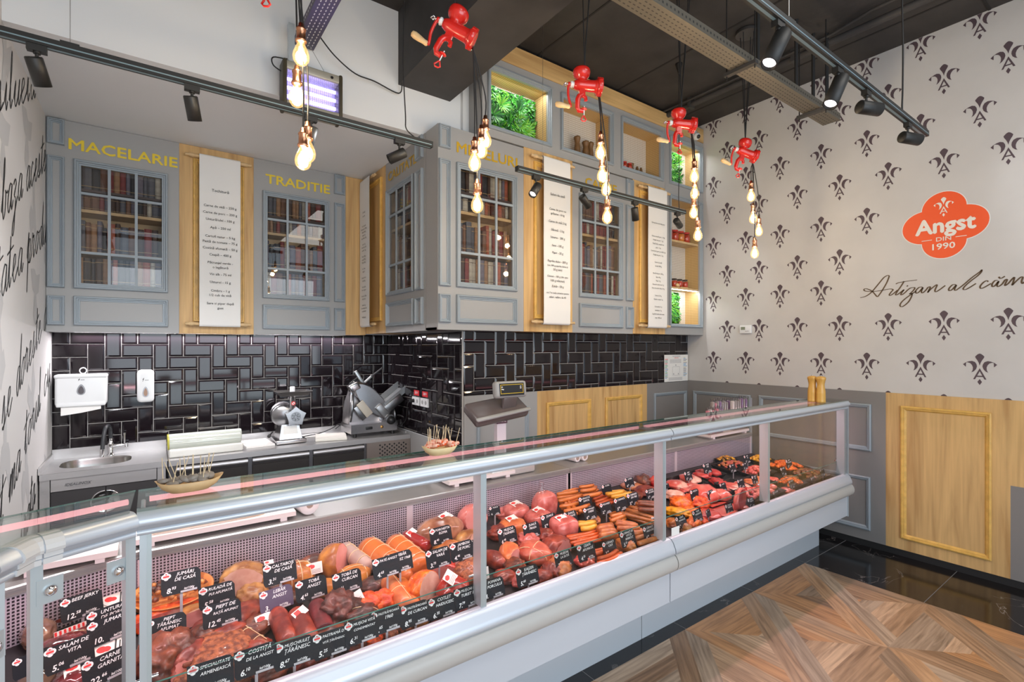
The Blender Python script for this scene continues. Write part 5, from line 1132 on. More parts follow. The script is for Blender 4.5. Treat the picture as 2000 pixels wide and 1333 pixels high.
for (u, ad, lit, L, nm) in ((1520, (-.42, .10, -.75), True, .17, 'nearest and glowing, with a long barrel'), (1636, (-.42, .10, -.75), True, .17, 'second, glowing, with a long barrel'), (1692, (.8, -.42, -.05), False, .12, 'third, barrel level'), (1773, (.8, -.42, -.08), False, .12, 'farthest, barrel level at the rail end')):
    x = onY(u, 180, 1.0).x; spot((x, 1.0, 3.075), ad, 'black spotlight on the upper right track, '+nm, lit, L, .033, 'right track spotlights')
# cable trays
def tray(lab, axis, a0, a1, b0, b1, z, h, m, mh):
    T = Thing('cable_tray', lab, 'cable tray', ((a0+a1)/2, (b0+b1)/2, z) if axis == 'x' else ((b0+b1)/2, (a0+a1)/2, z))
    f = (lambda a, b, zz: (a, b, zz)) if axis == 'x' else (lambda a, b, zz: (b, a, zz))
    m1 = MB(); prof = [(b0, z+h), (b0, z), (b1, z), (b1, z+h), (b1-.003, z+h), (b1-.003, z+.003), (b0+.003, z+.003), (b0+.003, z+h)]
    m1.rings([[f(a, b, zz) for b, zz in prof] for a in (a0, a1)], 0, True, True, False); body = None
    sl = MB(); n = int((a1-a0)/.035)
    for i in range(n):
        a = a0+.02+i*.035
        for k, t in enumerate((.22, .42, .62, .82)): b = b0+(b1-b0)*t; o = .0175 if k % 2 else 0; sl.add([f(a+o-.009, b-.003, z-.0008), f(a+o+.009, b-.003, z-.0008), f(a+o+.009, b+.003, z-.0008), f(a+o-.009, b+.003, z-.0008)], [(0, 1, 2, 3)])
        sl.add([f(a-.006, b0-.0008, z+h*.35), f(a+.006, b0-.0008, z+h*.35), f(a+.006, b0-.0008, z+h*.6), f(a-.006, b0-.0008, z+h*.6)], [(0, 1, 2, 3)])
    o = len(m1.v); m1.v += sl.v; m1.f += [[i+o for i in f_] for f_ in sl.f]; m1.m += [1]*len(sl.f); m1.sm += sl.sm; T.part('channel', m1, [m, mh])
    return T
T = tray('long grey perforated cable tray hung under the ceiling at upper right', 'x', .2, 4.55, 1.70, 1.83, 3.60, .055, M('tray_grey', (.14, .125, .10), .5, metal=.3), M('tray_slot_dark', (.03, .027, .025), .6))
for x in (3.15, 4.20):
    T.part('support_bar', MB().box(x-.018, x+.018, 1.655, 1.875, 3.575, 3.598), BEAM)
    for y in (1.668, 1.862): T.part('threaded_rod', MB().cyl((x, y, 3.55), (x, y, ZC), .004), BLACK)
T = tray('violet grey perforated cable tray crossing the bulkhead at upper left', 'y', 1.2, 3.50, .765, .885, 3.75, .055, M('tray_violet', (.09, .08, .13), .5, metal=.2), M('tray_slot_white', (.66, .66, .70), .6))
T.part('end_bracket', MB().box(.70, .735, 3.36, 3.40, 3.53, 3.80), ALU)
for y in (1.6, 3.2): T.part('threaded_rod', MB().cyl((.825, y, 3.75), (.825, y, ZC), .004), BLACK)
for k, (x, y) in enumerate(((3.45, 1.765), (4.02, 1.765), (4.31, 1.765), (4.40, 1.70))):
    single('black_conduit_drop', f'{ORD[k]} black vertical conduit from the left dropping to the grey cable tray', 'conduit', MB().cyl((x, y+.04, 3.66), (x, y+.04, ZC), .013), BLACKM, group='conduit drops')
# insect lamp
T = Thing('insect_lamp', 'grey framed insect killer lamp glowing violet under the left bulkhead', 'insect lamp', (.845, 3.40, 3.26))
x0, x1, z0, z1, y = .665, 1.035, 3.255, 3.56, 3.36; FRM = M('warm_grey_aluminium', (.42, .40, .34), .4, metal=.3)
T.part('top_housing', MB().rbox(Matrix.Translation(((x0+x1)/2, y+.045, z1-.028)), x1-x0-.03, .10, .056, .01), FRM)
T.part('bottom_housing', MB().rbox(Matrix.Translation(((x0+x1)/2, y+.045, z0+.028)), x1-x0-.03, .10, .056, .01), FRM)
for x in (x0+.012, x1-.012): T.part('side_cheek', MB().rbox(Matrix.Translation((x, y+.045, (z0+z1)/2)), .026, .115, z1-z0+.01, .012), M('dark_cheek', (.06, .05, .03), .5))
T.part('back_plate', MB().box(x0+.02, x1-.02, y+.085, y+.09, z0+.05, z1-.05), M('violet_lit_plate', (.45, .42, .75), .5))
for z in (z0+.10, z0+.155, z0+.21): T.part('uv_tube', MB().cyl((x0+.03, y+.055, z), (x1-.03, y+.055, z), .011), emis('violet_tube', (.42, .36, 1.0), 5.5))
g = MB()
for k in range(26): x = x0+.03+k*.0125; g.cyl((x, y+.008, z0+.05), (x, y+.008, z1-.05), .0012, n=5)
for k in range(9): z = z0+.055+k*.024; g.cyl((x0+.02, y+.005, z), (x1-.02, y+.005, z), .0012, n=5)
T.part('guard_grid', g, M('pale_grid', (.55, .53, .68), .4)); T.part('switch', MB().cyl((x1-.07, y-.004, z1-.03), (x1-.07, y-.009, z1-.03), .009, n=14), BLACK)
for x in (x0+.10, x1-.09): T.part('chain', MB().tube([(x, y+.05, z1), (.80+(x-.845)*.2, y+.05, 3.75)], .0016, 5), M('steel_wire'))
T.part('cord', MB().tube(smoothpath([(x0, y+.05, z1-.06), (x0-.045, y+.06, z1-.03), (x0-.04, y+.08, z1+.03), (x0+.06, y+.09, z1+.06), (.78, y+.1, 3.72)], 5), .004, 6), CORD)
single('black_cable', 'black cable sagging from the violet grey tray to the dark beam', 'cable', MB().tube(smoothpath([(.89, 3.40, 3.81), (1.0, 3.42, 3.72), (1.15, 3.45, 3.66), (1.30, 3.47, 3.66), (1.49, 3.49, 3.64), (1.505, 3.46, 3.71)], 6), .0045, 6), CORD)
# security camera
T = Thing('security_camera', 'white dome security camera on the oak cornice beside the patterned wall', 'camera', (4.86, 3.22, 4.06))
T.part('mount', MB().lathe([(.05, 0), (.05, .03), (.045, .04), (0, .04)], (4.86, 3.275, 4.09), (0, -1, 0), 20), PLASTIC); T.part('ball', MB().lathe([(0, 0), (.03, .006), (.042, .03), (.03, .058), (0, .065)], (4.86, 3.245, 4.075), (-.4, -1, -.5), 20), PLASTIC)
T.part('lens', MB().lathe([(.022, 0), (.02, .004), (0, .006)], (4.835, 3.185, 4.045), (-.4, -1, -.5), 16), BLACK)

# --- pendants: ceiling rose, cords, red mincer, copper sockets and filament bulbs
PR = {}
def grinder_parts(T, c, tilt):
    R = Matrix.Translation(c) @ Matrix.Rotation(math.radians(-28), 4, 'Z') @ Matrix.Rotation(tilt, 4, 'Y'); X = R.to_3x3() @ Vector((1, 0, 0)); Z = R.to_3x3() @ Vector((0, 0, 1)); Q = lambda x, y, z: R @ Vector((x, y, z))
    def gp(name, mb, m, parent=None):
        mb.v = [tuple(Vector(c)+(Vector(v)-Vector(c))*.98) for v in mb.v]; return T.part(name, mb, m, parent)
    b = gp('mincer_body', MB().lathe([(0, -.088), (.022, -.086), (.026, -.076), (.030, -.066), (.032, -.05), (.033, .0), (.034, .035), (.036, .046), (.040, .050), (.040, .058), (0, .058)], Q(0, 0, 0), X, 28), REDP)
    ring = MB(); ring.lathe([(.036, .054), (.050, .056), (.052, .062), (.052, .080), (.047, .085), (.030, .085), (0, .080)], Q(0, 0, 0), X, 28)
    for k in range(6): a = k*1.047; ring.obox(R @ Matrix.Rotation(a, 4, 'X') @ Matrix.Translation((.071, 0, .051)), .022, .016, .010)
    gp('ring_nut', ring, REDP)
    gp('hopper', MB().lathe([(.032, .010), (.030, .026), (.030, .032), (.034, .038), (.043, .047), (.050, .060), (.0525, .074), (.051, .088), (.047, .096), (.043, .092), (.03, .066), (.012, .045)], Q(-.040, 0, 0), Z, 28), REDP)
    gp('collar', MB().lathe([(.012, -.108), (.019, -.104), (.019, -.096), (.015, -.092), (.018, -.086)], Q(0, 0, 0), X, 18), PLASTIC)
    gp('wing_screw', MB().tube([Q(-.150, 0, -.008), Q(-.140, .012, -.004), Q(-.127, 0, 0), Q(-.140, -.012, 0), Q(-.150, 0, -.008)], .004, 8).cyl(Q(-.134, 0, 0), Q(-.10, 0, 0), .005), CHROME)
    cr = gp('crank', MB().tube(smoothpath([Q(-.112, 0, .010), Q(-.120, 0, -.02), Q(-.118, 0, -.075), Q(-.106, 0, -.118), Q(-.104, 0, -.135)], 5), .0078, 8).lathe([(0, -.122), (.013, -.121), (.013, -.108), (0, -.107)], Q(0, 0, 0), X, 14), REDP)
    gp('crank_handle', MB().lathe([(.009, 0), (.013, .006), (.012, .02), (.016, .05), (.0175, .070), (.014, .086), (0, .092)], Q(-.108, 0, -.135), -X+Z*.12, 16), WOODK, cr)
    m = MB(); m.obox(R @ Matrix.Translation((-.035, 0, -.045)), .036, .026, .05)
    m.tube([Q(-.030, 0, -.055), Q(-.052, 0, -.066), Q(-.060, 0, -.085), Q(-.062, 0, -.135), Q(-.052, 0, -.152), Q(-.026, 0, -.154)], [.014, .016, .016, .015, .014, .012], 8); m.tube([Q(-.03, 0, -.060), Q(-.012, 0, -.072), Q(-.010, 0, -.090)], .011, 8); m.lathe([(0, -.001), (.014, 0), (.020, .004), (.014, .010), (0, .011)], Q(-.022, 0, -.146), Z, 14)
    cl = gp('clamp', m, REDP)
    gp('clamp_screw', MB().cyl(Q(-.022, 0, -.125), Q(-.022, 0, -.180), .005), CHROME, cl)
    gp('clamp_loop', MB().tube([Q(-.022, 0, -.178), Q(-.038, 0, -.205), Q(-.030, 0, -.213), Q(-.014, 0, -.213), Q(-.006, 0, -.205), Q(-.022, 0, -.178)], .0042, 8), REDP, cl)
    return Vector(c)+(Q(.088, 0, 0)-Vector(c))*.98
def bulb_parts(T, p):
    """p: top of the socket"""
    x, y, z = p
    T.part('socket', MB().lathe([(.004, .022), (.009, .020), (.012, .004), (.018, 0), (.019, -.006), (.0165, -.010), (.0175, -.040), (.0215, -.046), (.0215, -.052), (.018, -.056), (0, -.056)], (x, y, z), n=20), COPPER)
    b = T.part('bulb', MB().lathe([(.012, -.054), (.014, -.062), (.022, -.078), (.029, -.095), (.0315, -.110), (.029, -.126), (.020, -.139), (.008, -.146), (0, -.147)], (x, y, z), n=22, caps=False), BULB)
    f = MB()
    for k in range(4): a = k*1.57+.4; f.tube([(x+.008*math.cos(a), y+.008*math.sin(a), z-.075), (x+.012*math.cos(a), y+.012*math.sin(a), z-.122)], .0018, 5)
    T.part('filament', f, FIL, b)
    T.part('stem', MB().lathe([(.006, -.056), (.004, -.075), (.002, -.085)], (x, y, z), n=8), M('warm_glass_stem', (.7, .5, .3), .3), b)
    d = bpy.data.lights.new('bulb_light', 'POINT'); d.energy = 3.2; d.color = (1, .87, .72); d.shadow_soft_size = .025
    o = bpy.data.objects.new('bulb_light', d); COL.objects.link(o); o.location = (x, y, z-.10)
YP = 2.10
# (cord pixel x, mincer pixel (u,v) of body centre, tilt, [(u,v) of bulb centres])
PEND = [(590, (531, -92), 0, [(588, 108), (580, 190), (601, 298), (592, 312)], 'leftmost pendant of bulbs, its red mincer cut by the top edge'),
 (937, (897, 62), .45, [(927, 318), (940, 293), (948, 274), (932, 400)], 'pendant with a tilted red mincer and four bulbs over MEZELURI'),
 (1180, (1148, 168), .02, [(1173, 298), (1176, 343), (1184, 370), (1186, 424)], 'pendant with a red mincer and stacked bulbs before the CARNE cabinet'),
 (1357, (1335, 243), .04, [(1356, 345), (1357, 378), (1355, 416), (1363, 460)], 'pendant with a red mincer and stacked bulbs before the niche column'),
 (1473, (1459, 300), .30, [(1467, 384), (1471, 427), (1482, 452), (1474, 495)], 'farthest pendant with a small red mincer before the patterned wall')]
for ci, (cu, mu, tilt, bl, lab) in enumerate(PEND):
    mc = onY(mu[0], mu[1], YP); T = Thing('pendant_lamp', lab, 'lamp', (mc.x, YP, ZC), 'mincer pendants')
    T.part('ceiling_rose', MB().lathe([(.085, 0), (.085, .022), (.08, .028), (0, .028)], (mc.x, YP, ZC-.03), n=28), M('dark_rose', (.05, .045, .043), .4))
    out = grinder_parts(T, mc, tilt)
    top = (mc.x-.025, YP, mc.z+.07)
    for k, a in enumerate((0, 1.57, 3.14, 4.71)):
        T.part('cord', MB().tube([(mc.x+.055*math.cos(a), YP+.055*math.sin(a), ZC-.03), (mc.x+.05*math.cos(a), YP+.05*math.sin(a), ZC-.12), (top[0]+.006*math.cos(a), top[1]+.006*math.sin(a), min(ZC-.15, top[2]+.15)), top], .0035, 6), CORD)
    for k, (u, v) in enumerate(bl):
        y = YP+(-.03, .02, .035, -.005)[k]; p = onY(u, v, y); p.z += .105
        if ci == 0: p.z += 0
        q = (out.x+.004, YP+(-.008, .004, .010, -.002)[k], out.z-.0)
        T.part('cord', MB().tube(smoothpath([q, (out.x+(p.x-out.x)*.25+.006, YP+(y-YP)*.3, out.z-.05), (p.x, y, p.z+max(.12, (out.z-p.z)*.35)), (p.x, y, p.z+.02)], 4), .0035, 6), CORD)
        bulb_parts(T, (p.x, y, p.z))
# ================================================================== MEATS, TRAYS AND PRICE TAGS
def deckpt(u, v, h):
    """point h above the sloping deck along the view ray of a spot in the photo"""
    z = .66+h
    for _ in range(12): p = onZ(u, v, z); z = zdeck(min(max(p.y, 1.78), 2.56))+h
    return p
def meatmat(name, c1, c2, rough=.35, scale=22, bump=.5, coat=.25, thr=(.38, .62), bs=None):
    c1 = tuple(x**1.18 for x in c1); c2 = tuple(x**1.22 for x in c2)
    return M(name, c1, rough, col2=c2, scale=scale, bump=bump, coat=coat, thr=thr, bscale=bs, detail=6)
SMK = meatmat('smoked_brown_meat', (.30, .085, .035), (.10, .028, .018), .45, 18, .8)
SMK2 = meatmat('dark_smoked_meat', (.17, .045, .03), (.06, .018, .014), .5, 20, .9)
SPICE = meatmat('spice_crusted_meat', (.46, .17, .07), (.20, .06, .03), .55, 60, 1.)
REDS = meatmat('red_brown_smoked_meat', (.42, .085, .045), (.20, .035, .025), .4, 18, .6)
GOLDM = meatmat('golden_smoked_rind', (.66, .30, .07), (.38, .13, .035), .35, 12, .4)
ROAST = meatmat('roasted_golden_skin', (.60, .33, .12), (.30, .12, .04), .4, 14, .6)
PAPR = meatmat('paprika_coated_meat', (.86, .16, .014), (.56, .06, .010), .45, 40, .8)
ORNG = meatmat('orange_marinade', (.85, .24, .02), (.60, .11, .012), .3, 40, .7)
PEACH = meatmat('peach_smoked_poultry', (.78, .30, .11), (.56, .16, .06), .35, 14, .3)
HAMP = meatmat('pink_ham', (.72, .26, .23), (.52, .13, .11), .25, 14, .3, .5)
CUTP = meatmat('pink_ham_cut', (.84, .42, .38), (.70, .27, .24), .28, 9, .1, thr=(.3, .7))
CUTL = meatmat('pale_poultry_cut', (.84, .60, .50), (.70, .42, .33), .35, 14, .15)
RAW = meatmat('raw_red_meat', (.68, .09, .07), (.45, .03, .03), .25, 10, .3, .5)
RAWP = meatmat('raw_pork', (.78, .24, .18), (.62, .11, .09), .25, 8, .3, .5)
RAWF = meatmat('raw_pork_with_fat', (.80, .50, .40), (.62, .13, .10), .28, 7, .3, .5, thr=(.46, .54))
MINC = meatmat('minced_meat', (.70, .20, .13), (.42, .07, .05), .4, 90, 1.)
YELL = meatmat('yellow_marinated_poultry', (.80, .46, .03), (.62, .28, .02), .3, 30, .5)
MIXB = meatmat('herbed_meat_mix', (.42, .22, .07), (.16, .10, .03), .45, 50, .9)
FRANK = M('frankfurter_skin', (.72, .20, .035), .25, var=.25, scale=6, coat=.6)
SAUSR = M('paprika_sausage_skin', (.66, .11, .02), .3, var=.35, scale=18, coat=.4)
SAUSY = M('yellow_sausage_skin', (.82, .42, .04), .25, var=.2, scale=8, coat=.5)
SAUSB = M('brown_smoked_sausage_skin', (.42, .13, .025), .35, var=.5, scale=30, coat=.3, bump=.3)
SAUSK = M('rough_homemade_sausage_skin', (.58, .19, .05), .38, col2=(.34, .09, .03), scale=26, coat=.3, bump=.4)
SALR = M('dark_red_glossy_casing', (.34, .012, .012), .2, var=.2, scale=8, coat=.8)
SALO = M('orange_glossy_casing', (.68, .17, .03), .28, var=.25, scale=5, coat=.5)
SALG = M('grey_pink_casing', (.50, .34, .29), .45, var=.25, scale=10)
STRING = M('butcher_string', (.80, .58, .34), .8)
TERR = M('terracotta_dish', (.72, .24, .06), .35, coat=.3)
LBL = M('cream_meat_label', (.80, .74, .70), .5)
FILMW = glass('shrink_film', (.97, .94, .94), .09, .12)
TRAYB = M('black_tray_plastic', (.012, .011, .013), .25)
def lump_mesh(sx, sy, sz, seed, amp=.18, cut=None, freq=2.2, sub=3, flat=.35, sq=1.0):
    """organic lump resting on z=0; cut=(nx,ny,nz,offset) slices a flat face off: returns (body, face)"""
    bm = bmesh.new(); bmesh.ops.create_icosphere(bm, subdivisions=sub, radius=1)
    o = Vector((seed*3.1, seed*1.7, seed*.9))
    for v in bm.verts:
        d = v.co.normalized(); k = 1+amp*noise.noise(d*freq+o)+amp*.45*noise.noise(d*freq*2.7+o)
        if sub > 3: k += amp*.22*noise.noise(d*freq*6.5+o)+amp*.1*noise.noise(d*freq*13+o)
        p = Vector((math.copysign(abs(d.x)**sq, d.x), math.copysign(abs(d.y)**sq, d.y), math.copysign(abs(d.z)**sq, d.z)))*k
        if p.z < -(1-flat): p.z = -(1-flat)
        v.co = p
    face = []
    if cut:
        n = Vector(cut[:3]).normalized()
        for v in bm.verts:
            t = v.co.dot(n)-cut[3]
            if t > 0: v.co -= n*t
        bm.normal_update()
        face = [f for f in bm.faces if all(abs(v.co.dot(n)-cut[3]) < 1e-4 for v in f.verts)]
    bm.verts.index_update(); vs = [Vector((v.co.x*sx, v.co.y*sy, (v.co.z+1-flat)*sz)) for v in bm.verts]; fs = set(f.index for f in face)
    bm.faces.index_update(); fs = set(f.index for f in face); A, B = MB(), MB()
    for f in bm.faces:
        (B if f.index in fs else A).f.append([v.index for v in f.verts])
    for mbx, sm in ((A, True), (B, False)):
        used = sorted({i for f in mbx.f for i in f}); mp = {i: k for k, i in enumerate(used)}
        mbx.v = [tuple(vs[i]) for i in used]; mbx.f = [[mp[i] for i in f] for f in mbx.f]; mbx.m = [0]*len(mbx.f); mbx.sm = [sm]*len(mbx.f)
    bm.free(); return A, B
def place(mb, M4): mb.v = [tuple(M4 @ Vector(v)) for v in mb.v]; return mb
SLOPE = math.atan(.10)
_seed = [0]
def lump(name, lab, cat, u, v, w, d, h, mat, yaw=0., cut=None, cmat=None, amp=.16, grp=None, lift=0., sq=1., label=None, string=None, freq=2.2, tilt=0., sub=3):
    _seed[0] += 1; hm = h*.5; w *= 1.13; d *= 1.13; h *= 1.06
    p = deckpt(u, v, lift+hm); yy = min(max(p.y, 1.815+d*.40), 2.572-d*.46) if v < 1110 or p.y < 1.9 or True else p.y
    if p.x > -.05: p.z += .10*(yy-p.y); p.y = yy
    base = Vector((p.x, p.y, p.z-hm)); M4 = Matrix.Translation(base) @ Matrix.Rotation(yaw, 4, 'Z') @ Matrix.Rotation(SLOPE+tilt, 4, 'X')
    A, B = lump_mesh(w/2, d/2, h/1.65, _seed[0], amp*1.15, cut, freq, 4 if w > .09 else sub, .35, sq)
    T = Thing(name, lab, cat, base, grp); T.part('body', place(A, M4), mat)
    if B.f: T.part('cut_face', place(B, M4), cmat or CUTP, label=None)
    if label:
        c = label; m = MB(); R = M4 @ Matrix.Translation((c[0]*w/2, c[1]*d/2, c[2]*h)) @ Matrix.Rotation(c[3], 4, 'X') @ Matrix.Rotation(c[4] if len(c) > 4 else 0, 4, 'Z')
        lw, lh = min(.075, w*.5), min(.055, w*.36); m.obox(R, lw, lh, .0012, 0); Pq = lambda a, b, hh: tuple(R @ Vector((a, b, hh+.0007)))
        disc(m, Pq, -lw*.2, lh*.18, lh*.20, .0002, 1, 14); disc(m, Pq, -lw*.32, lh*.18, lh*.15, .0003, 1, 12); disc(m, Pq, -lw*.08, lh*.18, lh*.15, .0003, 1, 12)
        for k in range(3): m.rect(Pq, -lw*.4, lw*.38, -lh*(.12+.12*k)-.001, -lh*(.12+.12*k)+.001, .0002, .0004, 2)
        T.part('label', m, [LBL, TAGRED, M('grey_print2', (.3, .25, .25), .6)])
    if string:
        m = MB()
        for k in range(string):
            x = (-.6+1.2*k/max(1, string-1)); rr = math.sqrt(max(.05, 1-x*x)); m.tube([M4 @ Vector((x*w/2, rr*1.03*d/2*math.cos(t), h/1.65*(.65+rr*1.04*math.sin(t)))) for t in [(-.4+j*.33) for j in range(13)]], .0016, 5)
        m.tube([M4 @ Vector((1.02*w/2*math.cos(t), 0, h/1.65*(.65+1.03*math.sin(t)))) for t in [j*.262 for j in range(13)]], .0016, 5)
        T.part('string', m, STRING)
    return T
def log(name, lab, cat, p0, p1, r, mat, h0=None, h1=None, grp=None, string=0, ends=True, cutm=None, bend=0., n=16, label=False):
    """sausage or salami between two photo spots on the deck; radius r"""
    a = deckpt(*p0, (h0 if h0 is not None else r)); b = deckpt(*p1, (h1 if h1 is not None else r)); d = b-a; L = d.length; mid = (a+b)/2; s = d.cross(Vector((0, 0, 1))).normalized()
    pts = []; N = 9
    for i in range(N): t = i/(N-1); pts.append(a+d*t+s*bend*L*4*t*(1-t)+Vector((0, 0, .10*bend*L*4*t*(1-t))))
    rad = [r*.35]+[r*.86]+[r]*(N-3)+[r*.86 if not cutm else r]+[r*.35 if not cutm else r]
    q = [pts[0]]+[pts[0]+(pts[1]-pts[0])*.16]+pts[1:-2]+[pts[-1]-(pts[-1]-pts[-2])*(.16 if not cutm else .02), pts[-1]]
    T = Thing(name, lab, cat, (mid.x, mid.y, mid.z-r), grp); T.part('casing', MB().tube(q, rad, n), mat)
    if cutm: T.part('cut_face', MB().cyl(pts[-1], pts[-1]+d.normalized()*.0012, r*.96, r*.95, 20), cutm)
    if ends: T.part('tied_end', MB().cyl(pts[0], pts[0]-d.normalized()*r*.5, r*.22, r*.30, 8), STRING if string else mat)
    if string:
        m = MB(); dn = d.normalized(); u1 = dn.orthogonal().normalized(); u2 = dn.cross(u1)
        for k in range(string): c = a+d*((k+.7)/(string+.4)); m.tube([c+(u1*math.cos(t)+u2*math.sin(t))*r*1.02 for t in [j*.349 for j in range(19)]], .0015, 4)
        for ph in (.5, 2.07, 3.6): m.tube([a+d*t+(u1*math.cos(ph)+u2*math.sin(ph))*r*1.02 for t in (.06, .3, .6, .92)], .0013, 4)
        T.part('string', m, STRING)
    if label:
        c = a+d*.22+Vector((0, -.4*r, r*.96)); m = MB().obox(Matrix.Translation(c) @ Matrix.Rotation(.5, 4, 'X') @ Matrix.Rotation(.5, 4, 'Z'), .055, .035, .001, 0); m.obox(Matrix.Translation(c+Vector((-.01, 0, .001))) @ Matrix.Rotation(.5, 4, 'X') @ Matrix.Rotation(.5, 4, 'Z'), .022, .018, .001, 1); T.part('label', m, [LBL, TAGRED])
    return T
SLOT = [SLATE, CHALK, TAGRED, M('clear_stem', (.40, .38, .40), .25)]
def price_tag(u, v, y, wpx, lines, price, lab, tilt=-16, yaw=0., cutc=True, mats=None, unit=True, asp=.66):
    if y > 1.82: y = min(max(deckpt(u, v, .085 if u > 940 else .10).y, 1.83), 2.5)
    y = abs(y)
    c = onY(u, v, y); w = px2m(wpx, c)/math.cos(TH)*.94; w = min(max(w, .055), .125); h = w*asp
    R = Matrix.Translation(c) @ Matrix.Rotation(math.radians(yaw), 4, 'Z') @ Matrix.Rotation(math.radians(tilt), 4, 'X')
    Pp = lambda a, b, hh: tuple(R @ Vector((a, -hh, b)))
    zb = zdeck(c.y); T = Thing('price_tag', lab, 'price tag', (c.x, c.y, min(zb+.001, c.z-h/2)))
    m = MB(); q = w*.10; pts = [(-w/2+q*.5, -h/2), (w/2, -h/2), (w/2, h/2-q*1.3), (w/2-q*.7, h/2-q*.25), (w/2-q*1.6, h/2), (-w/2, h/2), (-w/2, -h/2+q)]
    m.poly(Pp, pts, 0, .0022, 0)
    lx, ly, ls = -w/2+h*.19, h/2-h*.17, h*.185
    for (dx, dy, r) in ((-.45, 0, .55), (.45, 0, .55), (0, .42, .5), (0, -.42, .5)): disc(m, Pp, lx+dx*ls, ly+dy*ls, r*ls, .0025, 1, 14)
    m.rect(Pp, lx-ls*.62, lx+ls*.62, ly-ls*.20, ly+ls*.16, .0026, .0029, 2); disc(m, Pp, lx, ly+ls*.5, ls*.16, .0028, 2, 8)
    n = len(lines); fs = h*(.215 if n < 3 else .185); y0 = h/2-fs*1.02
    for i, ln_ in enumerate(lines):
        _, _, tw = text_geo(ln_, 0., .25); sz = min(fs, (w*.70)/max(tw, .1)*1.0)
        m.text(Pp, ln_, w*.10, y0-i*fs*1.02, sz*.94, .0026, 1, bold=.010, shear=.25)
    if price:
        a, b_ = (price.split('.')+[''])[:2]; ps = h*.30; yb = -h/2+h*.10
        m.text(Pp, a+'.', -w*.36, yb, ps, .0026, 1, 'L', bold=.02, shear=.2); _, _, tw = text_geo(a+'.', 0., .2)
        m.text(Pp, b_, -w*.36+tw*ps*1.08, yb+ps*.42, ps*.55, .0026, 1, 'L', bold=.02, shear=.2)
        if unit: m.text(Pp, 'lei/100g', w*.20, yb+h*.03, h*.125, .0026, 1, bold=.015, shear=.3); m.rect(Pp, -w*.02, w*.40, -h/2+h*.015, -h/2+h*.10, .0023, .0027, 3)
    T.part('board', m, mats or SLOT)
    bot = R @ Vector((0, .002, -h/2)); 
    if bot.z-zb > .008: T.part('stem', MB().box(bot.x-.0045, bot.x+.0045, bot.y, bot.y+.002, zb-.004, bot.z+.012), SLOT[3])
    return T

# ---------- left section, back row
p = deckpt(338, 1165, .03); Td = Thing('terracotta_dish', 'orange terracotta dish full of brown cracklings at the left end of the case', 'dish', (p.x, p.y, p.z-.03))
Td.part('dish', MB().lathe([(0, 0), (.09, 0), (.135, .035), (.142, .058), (.146, .060), (.138, .060), (.128, .036), (.08, .010), (0, .010)], (p.x, p.y, p.z-.03), (0, -math.sin(SLOPE), 1), 36), TERR)
mb = MB(); rnd = random.Random(9)
for k in range(70):
    a = rnd.random()*6.28; r = .115*math.sqrt(rnd.random()); A, _ = lump_mesh(.014, .012, .012, k, .5, None, 2.2, 1, .1); place(A, Matrix.Translation((p.x+r*math.cos(a), p.y+r*math.sin(a), p.z+.012+.035*(1-r/.12)+rnd.random()*.01)) @ Matrix.Rotation(rnd.random()*6, 4, 'Z')); o = len(mb.v); mb.v += A.v; mb.f += [[i+o for i in f] for f in A.f]; mb.m += [rnd.randrange(2)]*len(A.f); mb.sm += A.sm
single('crackling', 'heap of brown and gold cracklings in the terracotta dish', 'cracklings', mb, [SMK, GOLDM], kind='stuff')
lump('poultry_roulade', 'large roasted poultry roulade with pale cut face, behind the RULADA tag', 'meat', 474, 1128, .17, .15, .11, ROAST, .3, (-.55, -1, .1, .45), CUTL)
lump('poultry_roulade', 'smaller golden brown roulade below the large cut one', 'meat', 492, 1162, .11, .11, .075, ROAST, .8, freq=3)
lump('blood_sausage', 'dark round blood sausage at the perforated wall behind the CALTABOS tag', 'sausage', 512, 1103, .07, .10, .06, SMK2, amp=.06, label=(.4, -.1, 1.05, .6))
lump('blood_sausage', 'long dark blood sausage under the CALTABOS tag', 'sausage', 528, 1148, .12, .07, .05, SMK2, amp=.08)
lump('headcheese', 'golden headcheese ball with white label behind the TOBA ANGST tag', 'meat', 583, 1122, .12, .13, .105, GOLDM, amp=.06, string=3, label=(.85, -.5, .75, 1.1))
lump('headcheese', 'brown headcheese half hidden behind the golden ball', 'meat', 612, 1102, .13, .10, .08, SMK, amp=.08)
lump('headcheese', 'netted golden headcheese sliced open with pink cut face', 'meat', 655, 1093, .15, .15, .13, GOLDM, .5, (.45, -1, .25, .35), CUTP, amp=.06)
lump('headcheese', 'flat golden headcheese under the sliced one, behind the turkey tag', 'meat', 690, 1122, .14, .11, .07, GOLDM, amp=.08, string=2)
lump('headcheese', 'ochre headcheese lying between the two TOBA tags', 'meat', 632, 1148, .12, .09, .065, GOLDM, amp=.1)
log('liver_sausage', 'grey pink liver sausage with string, leaning beside the netted headcheese', 'sausage', (672, 1072), (722, 1110), .040, SALG, .045, .05, string=3)
log('pate_roll', 'left one of the two orange pate rolls netted with string', 'pate roll', (715, 1070), (775, 1110), .062, SALO, .066, .062, string=3, n=24, grp='netted pate rolls')
log('pate_roll', 'right one of the two orange pate rolls netted with string', 'pate roll', (768, 1062), (828, 1112), .060, SALO, .064, .06, string=4, n=24, grp='netted pate rolls')
log('red_salami', 'upper one of the two glossy dark red salamis beside the PORCHETTA tag', 'salami', (792, 1045), (838, 1068), .030, SALR, .10, .10, n=20, label=True)
log('red_salami', 'lower one of the two glossy dark red salamis, under the other', 'salami', (802, 1072), (842, 1100), .030, SALR, .045, .045, n=20)
